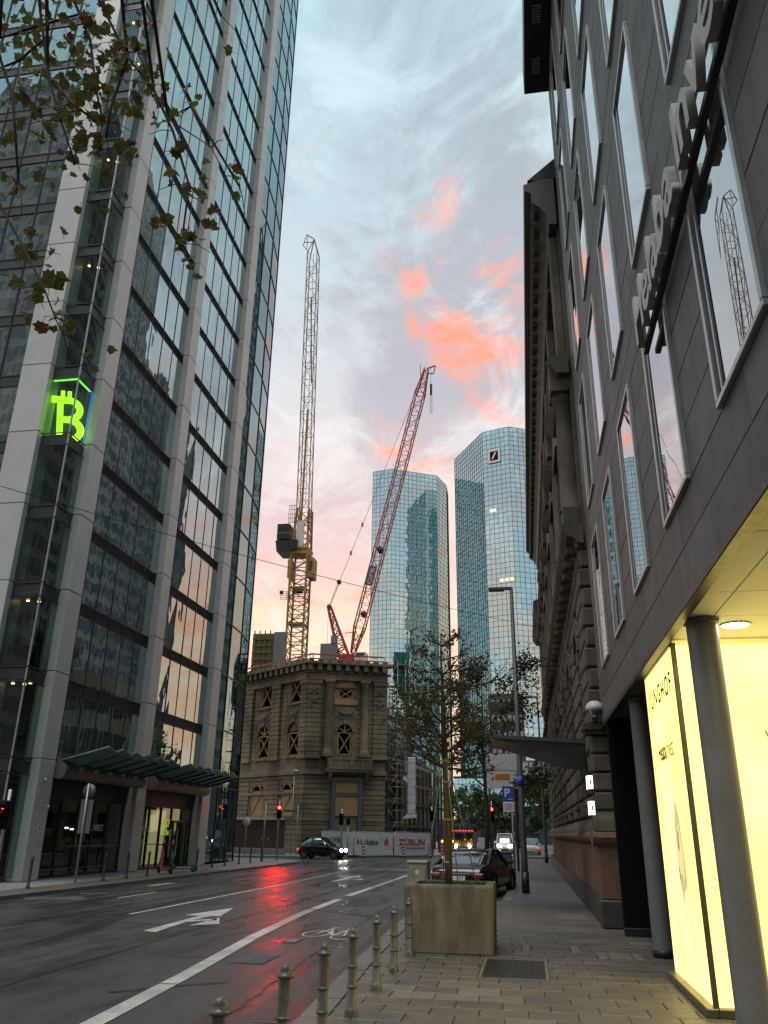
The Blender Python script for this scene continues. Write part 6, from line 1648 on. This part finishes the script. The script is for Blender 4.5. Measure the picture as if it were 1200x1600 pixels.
for x, y, z, rad, n in CLS:
    for i in range(int(n * .9) if rad > .25 else 2):
        lm = r.choice(LM); s = r.uniform(.07, .12)
        Tm = Matrix.Translation((x + r.gauss(0, rad * .66), y + .35 + r.gauss(0, .3), z + r.gauss(0, rad * .66))) @ Matrix.Rotation(r.uniform(0, 6.28), 4, 'Z') @ Matrix.Rotation(r.uniform(1.6, 4.2), 4, 'X') @ Matrix.Rotation(r.uniform(-.9, .9), 4, 'Y') @ Matrix.Scale(s, 4)
        mb.add([Tm @ v.co for v in lm.vertices], [tuple(p.vertices) for p in lm.polygons])
mb.build('far_leaves', M['leaf_near'], OT, 'stuff')
# ================================================================== cabinets
def cab(name, x0, x1, y0, y1, h, m, label, cat):
    t = thing(name, ((x0 + x1) / 2, y0, 0), label, cat)
    mb = MB(); mb.cbox(x0, x1, y0, y1, 0.06, h - .06, .012); mb.build('housing', m, t)
    mb = MB(); mb.cbox(x0 - .02, x1 + .02, y0 - .02, y1 + .02, h - .058, h, .015); mb.build('lid', m, t)
    mb = MB(); mb.box(x0 + .02, x1 - .02, y0 + .02, y1 - .02, 0, .06); mb.build('base', M['dark'], t)
    mb = MB(); mb.box(x0 + .04, x1 - .04, y0 - .012, y0 - .001, .12, h - .1); mb.build('door', m, t)
    return t
uc = cab('utility_cabinet', -2.85, -2.38, 20.6, 21.2, 1.10, M['cabinet'], 'beige grey utility cabinet standing behind the concrete planter', 'cabinet')
mb = MB(); mb.lathe([(.001, 20.587), (.05, 20.587)], (-2.62, 0, .86), 12, 'y'); mb.build('sticker', M['signwhite'], uc)
cab('litter_bin_box', -1.30, -.62, 32.0, 33.0, 1.14, M['post'], 'tall charcoal box cabinet on the pavement behind the parked sedan', 'cabinet')
# ================================================================== lamps, signs, signals
def lamp_post(x, y, h, label, ax, L, g='street lamps'):
    t = thing('street_lamp', (x, y, 0), label, 'street lamp', g)
    mb = MB(); mb.tube([(x, y, 0), (x - .005, y, 1.0), (x - .02, y, h)], [.115, .10, .062], 12); mb.build('pole', M['post'], t)
    mb = MB(); mb.tube([(x, y, 0), (x, y, .62)], [.122, .118], 12); mb.build('pole_foot', M['dark'], t)
    e = Vector(ax) * L
    mb = MB(); mb.bar((x - .02, y, h - .03), (x - .02 + e.x, y + e.y, h - .03), .13, .09); mb.build('arm', M['post'], t)
    mb = MB(); mb.bar((x - .02 + e.x * .3, y + e.y * .3, h - .085), (x - .02 + e.x * .98, y + e.y * .98, h - .085), .24, .05); mb.build('lamp_head', M['dark'], t)
    return t
l1 = lamp_post(-.15, 28.3, 9.98, 'tall dark street lamp with a square arm on the right pavement', (-1, 0, 0), .82)
mb = MB(); mb.tube([(-.157, 28.3, 3.2), (-.158, 28.3, 3.5)], .105, 12); mb.build('sticker_band', M['blue'], l1)
lamp_post(1.15, 59.8, 11.0, 'second street lamp, further along by the stone facade', (-1, 0, 0), 1.1)
def signal(x, y, h, label, lit=True, facing=(0, -1, 0), pole=True, extra=True):
    t = thing('traffic_light', (x, y, 0), label, 'traffic light', 'traffic lights')
    if pole:
        mb = MB(); mb.tube([(x, y, 0), (x, y, h + .55)], .06, 10); mb.build('pole', M['galv'], t)
    yy = y - .14
    hs = thing('signal_head', (x, yy, h), None, None); hs.parent = t; hs.location = (0, -.14, h); ORG[hs.name] = Matrix.Translation((x, yy, h))
    mb = MB(); mb.cbox(x - .15, x + .15, yy - .10, yy + .10, h - .62, h + .22, .04); mb.build('housing', M['black'], hs)
    for i, nm in enumerate(('red_lens', 'amber_lens', 'green_lens')):
        z = h + .05 - i * .27
        mb = MB(); mb.lathe([(.001, yy - .125), (.055, yy - .122), (.09, yy - .105)], (x, 0, z), 16, 'y'); mb.build(nm, (M['lampred'] if (x < -15 and y > 40) else M['lampred2']) if (i == 0 and lit) else M['dark'], hs)
        mb = MB(); mb.lathe([(.118, yy - .10), (.118, yy - .48)], (x, 0, z), 14, 'y', a0=-.75, a1=math.pi + .75); mb.build('visor', M['black'], hs)
    return t
sg = signal(-15.9, 54, 3.1, 'lit red traffic light at the left corner, before the sandstone building'); sg.rotation_euler = (0, 0, math.radians(17))
signal(-2.0, 49.5, 3.0, 'lit red traffic light among the trees left of the parking sign')
fl = signal(-16.08, 24.6, 2.28, 'lit red traffic light at the far left edge beside the tower corner')
signal(-14.1, 65.0, 2.85, 'unlit black traffic light in front of the boarded portal', False)
signal(-7.9, 72.0, 3.3, 'unlit black traffic light below the back of the give way sign', False)
mb = MB(); x, y = -13.6, 65; mb.cbox(x - .14, x + .14, y - .1, y + .1, 2.25, 2.75, .04)
ps = thing('pedestrian_signal', (x, y, 0), 'small dark pedestrian signal beside the unlit traffic light', 'signal'); mb.build('housing', M['black'], ps)
mb = MB(); mb.tube([(x, y, 0), (x, y, 2.25)], .05, 8); mb.build('pole', M['galv'], ps)
def pole(t, x, y, h, r=.035, m='galv'):
    mb = MB(); mb.tube([(x, y, 0), (x, y, h)], r, 8); return mb.build('pole', M[m], t)
gy_ = thing('give_way_sign', (-7.85, 72.2, 0), 'back of a triangular give way sign on a tall post by the hoarding', 'road sign')
pole(gy_, -7.85, 72.2, 7.4, .06); mb = MB(); mb.prism([(-8.2, 4.72), (-7.5, 4.72), (-7.85, 3.95)], 72.08, 72.11, 'y'); mb.build('plate', M['signback'], gy_, fix=True)
P2 = thing('parking_sign', (-.58, 31.5, 0), 'blue parking sign with white P and arrow above a white plate', 'road sign')
pole(P2, -.52, 31.5, 3.4)
mb = MB(); mb.cbox(-.86, -.42, 31.44, 31.46, 2.84, 3.36, .006); mb.build('plate', M['blue'], P2)
mb = MB(); mb.cbox(-.84, -.44, 31.44, 31.46, 2.48, 2.82, .006); mb.build('sub_plate', M['signwhite'], P2)
FP = lambda x, z: basis((x, 31.437, z), (1, 0, 0), (0, 0, 1), (0, -1, 0))
text('lettering', 'P', 1, FP(-.77, 2.99), M['signwhite'], P2, .002, off=.02, width=.20, height=.29)
mb = MB(); mb.box(-.66, -.50, 31.433, 31.438, 2.905, 2.925); mb.prism([(-.53, 2.885), (-.47, 2.915), (-.53, 2.945)], 31.433, 31.438, 'y'); mb.build('arrow', M['signwhite'], P2, fix=True)
for z in (2.72, 2.64, 2.56):
    mb = MB(); mb.box(-.78, -.50, 31.434, 31.438, z, z + .025); mb.build('text_line', M['inkgrey'], P2)
DS = thing('direction_sign', (-1.2, 45, 0), 'large pale direction board with black arrows behind the trees', 'road sign')
pole(DS, -1.9, 45.2, 6.2, .06, 'post'); pole(DS, -.55, 45.2, 6.2, .06, 'post')
for z0, z1 in ((4.86, 5.7), (3.95, 4.82)):
    mb = MB(); mb.cbox(-2.0, -.36, 45.0, 45.05, z0, z1, .01); mb.build('board', M['signback2'] if 'signback2' in M else M['signwhite'], DS)
mb = MB(); mb.box(-1.55, -.80, 44.985, 44.998, 4.40, 4.68); mb.build('orange_field', M['orange'], DS)
mb = MB(); mb.box(-.85, -.62, 44.98, 44.995, 4.24, 4.29); mb.prism([(-.66, 4.17), (-.50, 4.265), (-.66, 4.36)], 44.98, 44.995, 'y'); mb.build('arrow', M['ink'], DS, fix=True)
mb = MB(); mb.box(-1.88, -1.84, 44.98, 44.995, 5.1, 5.4); mb.prism([(-1.95, 5.36), (-1.77, 5.36), (-1.86, 5.52)], 44.98, 44.995, 'y'); mb.build('arrow', M['ink'], DS, fix=True)
NS = thing('no_stopping_sign', (-15.35, 28.0, 0), 'back of a round sign and tall plate on a grey post before the first canopy', 'road sign')
pole(NS, -15.3, 28.0, 3.2, .04)
mb = MB(); mb.lathe([(.001, 28.06), (.24, 28.06), (.24, 28.08), (.001, 28.08)], (-15.28, 0, 2.95), 24, 'y'); mb.build('disc', M['signback'], NS)
mb = MB(); mb.cbox(-15.52, -15.06, 28.06, 28.08, 1.55, 2.66, .006); mb.build('plate', M['signback'], NS)
NP = thing('street_name_sign', (-17.9, 66, 0), 'post with two small street name plates in front of the sandstone corner building', 'street sign')
pole(NP, -17.9, 66, 3.7)
mb = MB(); mb.box(-19.0, -18.0, 65.95, 65.98, 3.15, 3.33); mb.box(-17.8, -17.0, 65.95, 65.98, 3.55, 3.72); mb.build('plate', M['signback'], NP)
CP = thing('cable_post', (-16.2, 52, 0), 'plain grey post left of the lit red traffic light', 'post'); pole(CP, -16.2, 52, 3.4, .05)
CL = thing('corner_lamp', (-18.9, 68, 0), 'slim grey lamp with a round head in front of the sandstone corner', 'street lamp'); pole(CL, -18.9, 68, 6.2, .05)
mb = MB(); mb.lathe([(.001, 6.55), (.2, 6.5), (.3, 6.36), (.2, 6.25), (.001, 6.24)], (-18.75, 68, 0), 14); mb.build('lamp_head', M['galv'], CL)
SA = thing('signal_gantry_arm', (-17.4, 54.6, 0), 'thin white horizontal arm reaching out beside the curved tower end', 'bracket')
mb = MB(); mb.bar((-18.9, 54.6, 4.75), (-17.2, 54.6, 4.82), .09); mb.bar((-17.25, 54.6, 4.78), (-17.25, 54.6, 5.15), .07); mb.build('arm', M['galv'], SA)
RS = thing('round_sign', (-18.6, 55.5, 0), 'round white sign on a short post past the curved tower end', 'road sign'); pole(RS, -18.55, 55.5, 2.6, .03)
mb = MB(); mb.lathe([(.001, 55.44), (.28, 55.44), (.28, 55.46), (.001, 55.46)], (-18.55, 0, 2.3), 20, 'y'); mb.build('disc', M['signwhite'], RS)
# warning beacons and lamps
def beacon(x, y, label, lamp=True):
    t = thing('warning_beacon', (x, y, -.1), label, 'beacon', 'striped warning beacons')
    mb = MB(); mb.cbox(x - .13, x + .13, y - .03, y + .03, 0.02, 1.02, .02); mb.build('panel', M['signwhite'], t)
    for i in range(4):
        z = .08 + i * .24
        mb = MB(); mb.prism([(x - .128, z), (x + .128, z + .1), (x + .128, z + .22), (x - .128, z + .12)], y - .037, y - .031, 'y'); mb.build('stripe', M['inkred'], t, fix=True)
    mb = MB(); mb.cbox(x - .22, x + .22, y - .2, y + .2, -.1, .02, .03); mb.build('foot', M['tyre'], t)
    if lamp:
        mb = MB(); mb.lathe([(.001, y - .06), (.10, y - .05), (.10, y + .05), (.001, y + .06)], (x, 0, 1.15), 14, 'y'); mb.build('lamp', M['amber'], t)
for x, y, lb, lp in [(-7.95, 70.5, 'red striped beacon at the right end of the hoarding', False), (-7.0, 71.5, 'red striped beacon with an amber lamp behind the planter tree', True), (-6.2, 73, 'red striped beacon with an amber lamp right of the planter tree trunk', True), (-9.9, 69.2, 'red striped beacon in front of the red lettering', False), (-12.7, 66.8, 'red striped beacon in front of the middle banner', False)]: beacon(x, y, lb, lp)
WB = thing('barrier_board', (-18.6, 52.5, 0), 'white slatted barrier board with a yellow lamp at the foot of the curved tower end', 'barrier')
mb = MB(); mb.box(-18.95, -18.9, 52.5, 52.55, 0, 1.2); mb.box(-18.35, -18.3, 52.5, 52.55, 0, 1.2); mb.box(-18.95, -18.3, 52.49, 52.50, 1.1, 1.25); mb.build('frame', M['signwhite'], WB)
for i in range(4):
    mb = MB(); mb.box(-18.85 + i * .14, -18.78 + i * .14, 52.5, 52.53, .15, 1.08); mb.build('slat', M['signwhite'], WB)
mb = MB(); mb.lathe([(.001, 1.62), (.1, 1.58), (.12, 1.42), (.06, 1.26), (.001, 1.26)], (-18.5, 52.5, 0), 12); mb.build('lamp', M['amber'], WB)
PB = thing('hoarding_wall', (-5.8, 84, 0), 'low violet hoarding panel beside the oncoming truck', 'hoarding')
M['violet'] = solid('violet_panel', (.075, .04, .13), (.055, .03, .10), .6, 3)
mb = MB(); mb.cbox(-8.6, -7.6, 84, 84.2, 0, 2.6, .02); mb.build('panel', M['violet'], PB)
NB_ = thing('notice_board', (-2.3, 58, 0), 'small white notice board on a post at the far kerb', 'sign'); pole(NB_, -3.0, 58, 1.1)
mb = MB(); mb.cbox(-3.3, -2.75, 57.93, 57.97, .7, 1.5, .01); mb.build('board', M['signwhite'], NB_)
# overhead wire across the street
OW = thing('overhead_wire', (-17.3, 22, 12.8), 'thin dark cable sagging across the street from the tower to the stone building', 'cable')
mb = MB(); A, B = Vector((-18.6, 22.0, 12.85)), Vector((1.45, 52.0, 14.15)); pts = []
for i in range(41):
    t = i / 40; p = A.lerp(B, t); p.z -= 1.1 * 4 * t * (1 - t) * .30; pts.append(p)
mb.tube(pts, .014, 5); mb.build('cable', M['black'], OW)
# ================================================================== scooters
def scooter(x, y, rz, m, label):
    t = thing('electric_scooter', (0, 0, 0), label, 'scooter', 'rental scooters')
    def wheel(u):
        mb = MB(); mb.lathe([(.07, -.025), (.115, -.03), (.125, 0), (.115, .03), (.07, .025), (.07, -.025)], (u, 0, .125), 18, 'y'); mb.build('wheel', M['tyre'], t)
        mb = MB(); mb.lathe([(.001, -.02), (.07, -.02), (.07, .02), (.001, .02)], (u, 0, .125), 14, 'y'); mb.build('hub', M['rim'], t)
    wheel(-.52); wheel(.52)
    mb = MB(); mb.cbox(-.28, .42, -.085, .085, .13, .20, .03); mb.build('deck', m, t)
    mb = MB(); mb.prism([(.36, .14), (.62, .20), (.66, .25), (.40, .23)], -.06, .06, 'y'); mb.build('mudguard', m, t, fix=True)
    mb = MB(); mb.tube([(-.28, 0, .16), (-.40, 0, .24), (-.47, 0, .36), (-.40, 0, .62), (-.33, 0, 1.10)], [.045, .05, .055, .04, .032], 10); mb.build('stem', m, t)
    mb = MB(); mb.tube([(-.50, -.05, .125), (-.49, -.05, .34)], .018, 6); mb.tube([(-.50, .05, .125), (-.49, .05, .34)], .018, 6); mb.build('fork', M['dark'], t)
    mb = MB(); mb.tube([(-.36, -.27, 1.13), (-.31, -.1, 1.12), (-.31, .1, 1.12), (-.36, .27, 1.13)], .018, 8); mb.cbox(-.37, -.27, -.05, .05, 1.08, 1.18, .015); mb.build('handlebar', M['dark'], t)
    mb = MB(); mb.tube([(.05, .1, .14), (.12, .2, 0)], .012, 6); mb.build('kickstand', M['dark'], t)
    t.location = (x, y, 0); t.rotation_euler = (0, 0, rz)
scooter(-15.1, 34.9, math.radians(-38), M['scoot_r'], 'red rental electric scooter parked on the left pavement by the entrance')
scooter(-15.05, 36.6, math.radians(32), M['scoot_g'], 'dark green rental electric scooter parked behind the red one')
# ================================================================== vehicles
def loft(mb, secs, close=True):
    n = len(secs[0]); vs = [p for s in secs for p in s]; fs = []
    for i in range(len(secs) - 1):
        for k in range(n - 1): fs.append((i * n + k, i * n + k + 1, (i + 1) * n + k + 1, (i + 1) * n + k))
    if close: fs += [tuple(range(n))[::-1], tuple(range((len(secs) - 1) * n, len(secs) * n))]
    sf = mb.sf; mb.sf = True; mb.add(vs, fs); mb.sf = sf
def car(loc, rz, label, cat, body, L, Wd, prof, cabin, wb, wr=.32, head=None, tail='taildim', group=None, plate=None, grp_wh=True, roof_m=None):
    """prof: (x, belt height, half width) stations from the rear (-L/2) to the nose; cabin: (x, z) glass outline along the roof"""
    t = thing('car' if cat == 'car' else cat, (0, 0, 0), label, cat, group)
    mb = MB(); secs = []
    for x, h, hw in prof:
        zb = .22 if abs(x) < L / 2 - .25 else .30
        half = [(hw * .80, zb), (hw * .96, zb + .06), (hw, zb + (h - zb) * .45), (hw * .985, zb + (h - zb) * .72), (hw * .93, h - .035), (hw * .84, h), (hw * .4, h + .015)]
        ring = [(x, -a, z) for a, z in half] + [(x, a, z) for a, z in half[::-1]]
        secs.append(ring + [ring[0]])
    loft(mb, secs); b = mb.build('body', M[body], t, fix=True)
    md = b.modifiers.new('smooth', 'SUBSURF'); md.levels = 1; md.render_levels = 1
    # cabin: glass band then roof
    def hwat(x): 
        for (x0, h0, w0), (x1, h1, w1) in zip(prof, prof[1:]):
            if x0 <= x <= x1: return w0 + (w1 - w0) * (x - x0) / (x1 - x0)
        return prof[-1][2]
    def belt(x):
        for (x0, h0, w0), (x1, h1, w1) in zip(prof, prof[1:]):
            if x0 <= x <= x1: return h0 + (h1 - h0) * (x - x0) / (x1 - x0)
        return prof[-1][1]
    xa, xb, xc, xd, zr_ = cabin       # rear glass foot, roof rear, roof front, windscreen foot, roof height
    def cs(x, z, k): 
        hw = hwat(x); bz = belt(x) - .03
        f = (z - bz) / (zr_ - bz) if zr_ > bz else 0
        return [(x, -(hw * .88 - .17 * f * k), z), (x, -(hw * .5), z + .02 * f), (x, 0, z + .03 * f), (x, hw * .5, z + .02 * f), (x, hw * .88 - .17 * f * k, z)]
    mb = MB()
    st = [(xa, belt(xa) - .02, 1), (xa * .55 + xb * .45, belt(xa) * .5 + zr_ * .5, 1), (xb, zr_ - .03, 1), ((xb + xc) / 2, zr_, 1), (xc, zr_ - .03, 1), (xc * .5 + xd * .5, belt(xd) * .52 + zr_ * .48, 1), (xd, belt(xd) - .02, 1)]
    rows = [cs(*s_) for s_ in st]
    vs = [p for r_ in rows for p in r_]; fs = []
    for i in range(6):
        for k in range(4): fs.append((i * 5 + k, i * 5 + k + 1, i * 5 + 6 + k, i * 5 + 5 + k))
    for k in (0, 4):    # side glass down to the belt
        base = len(vs); vs += [(x, (-1 if k == 0 else 1) * hwat(x) * .88, belt(x) - .03) for x, z, _ in st]
        for i in range(6): fs.append((i * 5 + k, (i + 1) * 5 + k, base + i + 1, base + i))
    mb.sf = True; mb.add(vs, fs); mb.build('windows', M['carglass'], t, fix=True)
    mb = MB()
    rr = [[(p[0], p[1] * 1.005, p[2] + .012) for p in cs(x, z, 1)] for x, z in ((xb - .05, zr_ - .045), (xb, zr_ - .02), ((xb + xc) / 2, zr_ + .005), (xc, zr_ - .02), (xc + .06, zr_ - .05))]
    vs = [p for r_ in rr for p in r_]; fs = [(i * 5 + k, i * 5 + k + 1, i * 5 + 6 + k, i * 5 + 5 + k) for i in range(4) for k in range(4)]
    mb.sf = True; mb.add(vs, fs); mb.build('roof', M[roof_m or body], t, fix=True)
    mb = MB()
    for s in (-1, 1):
        for (x0, z0), (x1, z1) in (((xa, belt(xa)), (xb, zr_ - .02)), ((xd, belt(xd)), (xc, zr_ - .02)), (((xb + xc) / 2 - .1, belt(0)), ((xb + xc) / 2 - .1, zr_ - .01))):
            mb.bar((x0, s * hwat(x0) * .885, z0 - .02), (x1, s * (hwat(x1) * .885 - .165), z1), .06)
    mb.build('pillar', M[body], t)
    for x in (-wb / 2, wb / 2):
        for s in (-1, 1):
            hw = hwat(x)
            mb = MB(); mb.lathe([(wr * .62, s * (hw - .19)), (wr * .96, s * (hw - .19)), (wr, s * (hw - .16)), (wr, s * (hw - .03)), (wr * .95, s * (hw + .005)), (wr * .64, s * (hw - .01))], (x, 0, wr), 20, 'y'); w = mb.build('wheel', M['tyre'], t, fix=True)
            mb = MB(); mb.lathe([(.001, s * (hw - .02)), (wr * .2, s * (hw - .015)), (wr * .64, s * (hw - .03))], (x, 0, wr), 20, 'y'); mb.build('rim', M['rim'], w, fix=True)
            mb = MB(); mb.lathe([(wr + .01, s * (hw - .10)), (wr + .05, s * (hw + .012)), (wr + .075, s * (hw + .0))], (x, 0, wr), 18, 'y', a0=0, a1=math.pi); mb.build('wheel_arch', M[body], t)
    xr, xf = prof[0][0], prof[-1][0]; hr, hf = prof[1][1], prof[-2][1]
    for s in (-1, 1):
        mb = MB(); w = prof[1][2]
        mb.cbox(xr - .02, xr + .16, s * w * .78 - .16, s * w * .78 + .16, hr * .76 - .07, hr * .76 + .06, .03); mb.build('tail_light', M[tail], t)
        mb = MB(); w = prof[-2][2]
        mb.lathe([(.001, xf + .03), (.07, xf + .025), (.10, xf - .03), (.10, xf - .12)], (0, s * w * .68, hf * .82), 12, 'x'); mb.build('headlight', M[head] if head else M['rim'], t)
        mb = MB(); mb.cbox(xd - .25, xd - .08, s * (hwat(xd) + .02) - .09, s * (hwat(xd) + .02) + .09, belt(xd) + .03, belt(xd) + .17, .03); mb.build('mirror', M[body], t)
    mb = MB(); mb.box(xf - .02, xf + .02, -.35, .35, .30, .44); mb.build('grille', M['black'], t)
    if plate is not None:
        mb = MB(); mb.box(xr - .035, xr - .012, -.26, .26, hr * .60, hr * .60 + .115); mb.build('number_plate', M['plate'], t)
        T = basis((xr - .037, .01, hr * .60 + .02), (0, -1, 0), (0, 0, 1), (-1, 0, 0))
        text('lettering', plate, 1, T, M['ink'], t, .001, off=.01, width=.22, height=.075)
        mb = MB(); mb.box(xr - .038, xr - .0355, .22, .255, hr * .60 + .005, hr * .60 + .11); mb.build('blue_strip', M['blue'], t)
        mb = MB(); mb.box(xr - .05, xr + .02, -.42, .42, hr * .60 + .17, hr * .60 + .19); mb.build('chrome_bar', M['chrome'], t)
    t.location = loc; t.rotation_euler = (0, 0, rz)
    return t
R90 = math.pi / 2
sed = car((-1.75, 29.0, -.1), R90 - math.radians(10), 'black low sedan with red tail lights parked behind the concrete planter', 'car', 'carblack', 4.9, 1.9,
    [(-2.45, .62, .66), (-2.38, .86, .84), (-2.0, .94, .93), (-1.4, .96, .96), (-.4, .92, .95), (.9, .88, .95), (1.7, .82, .93), (2.2, .72, .86), (2.45, .52, .66)], (-1.85, -.75, .35, 1.15, 1.34), 2.95, .35, plate='777')
for i in range(3):
    mb = MB(); mb.lathe([(.001, -.955), (.03, -.953)], (.62 + i * .18, 0, .72), 10, 'y'); o = mb.build('side_vent', M['chrome'], None); o.parent = sed
mb = MB(); mb.box(-2.475, -2.44, .30, .62, .36, .42); mb.build('exhaust', M['chrome'], sed)
car((-14.75, 61.6, -.1), math.radians(-8), 'small black city car with headlights on driving right past the hoarding', 'car', 'carblack', 3.4, 1.55,
    [(-1.70, .62, .60), (-1.62, .85, .72), (-1.3, .92, .78), (-.6, .92, .79), (.5, .90, .78), (1.1, .84, .76), (1.5, .74, .70), (1.70, .54, .58)], (-1.62, -1.0, .1, .82, 1.46), 2.25, .29, head='head', tail='tail')
car((-2.35, 90, -.1), -R90, 'pale van with one glaring headlight coming down the street', 'van', 'signwhite', 4.8, 1.9,
    [(-2.4, .9, .8), (-2.3, 1.1, .93), (-1, 1.12, .95), (1, 1.1, .95), (2.0, 1.0, .92), (2.4, .7, .8)], (-2.3, -2.1, .7, 1.6, 1.9), 2.9, .34, head='head')
car((.2, 84.5, -.1), R90, 'silver white car with red tail lights driving away at the far end', 'car', 'plate', 4.3, 1.8,
    [(-2.15, .62, .66), (-2.08, .9, .82), (-1.6, .96, .89), (-.4, .93, .9), (.9, .9, .89), (1.7, .82, .86), (2.15, .56, .66)], (-1.9, -1.1, .3, 1.1, 1.45), 2.6, .33, tail='tail')
TRK = thing('truck', (-6.3, 84.5, -.1), 'oncoming truck with glaring warm headlights and a row of red lamps on top', 'truck')
mb = MB(); mb.cbox(-7.4, -5.2, 84.5, 90, .5, 1.95, .06); mb.build('cab', M['brick'], TRK)
mb = MB(); mb.box(-7.2, -5.4, 84.47, 84.499, 1.15, 1.75); mb.build('windscreen', M['carglass'], TRK)
mb = MB(); mb.cbox(-7.4, -5.2, 84.3, 84.55, .35, .62, .04); mb.build('bumper', M['dark'], TRK)
for x in (-6.95, -5.65):
    mb = MB(); mb.lathe([(.001, 84.26), (.13, 84.27), (.15, 84.31)], (x, 0, .62), 14, 'y'); mb.build('headlight', M['headwarm'], TRK)
    for y in (85.3, 89):
        mb = MB(); mb.lathe([(.001, -.12), (.4, -.12), (.42, 0), (.4, .12), (.001, .12)], (x + (.25 if x > -6 else -.25), y, .32), 16, 'x'); mb.build('wheel', M['tyre'], TRK)
for i in range(7):
    mb = MB(); mb.cbox(-7.3 + i * .31, -7.12 + i * .31, 84.52, 84.7, 1.96, 2.08, .02); mb.build('marker_lamp', M['tail'], TRK)
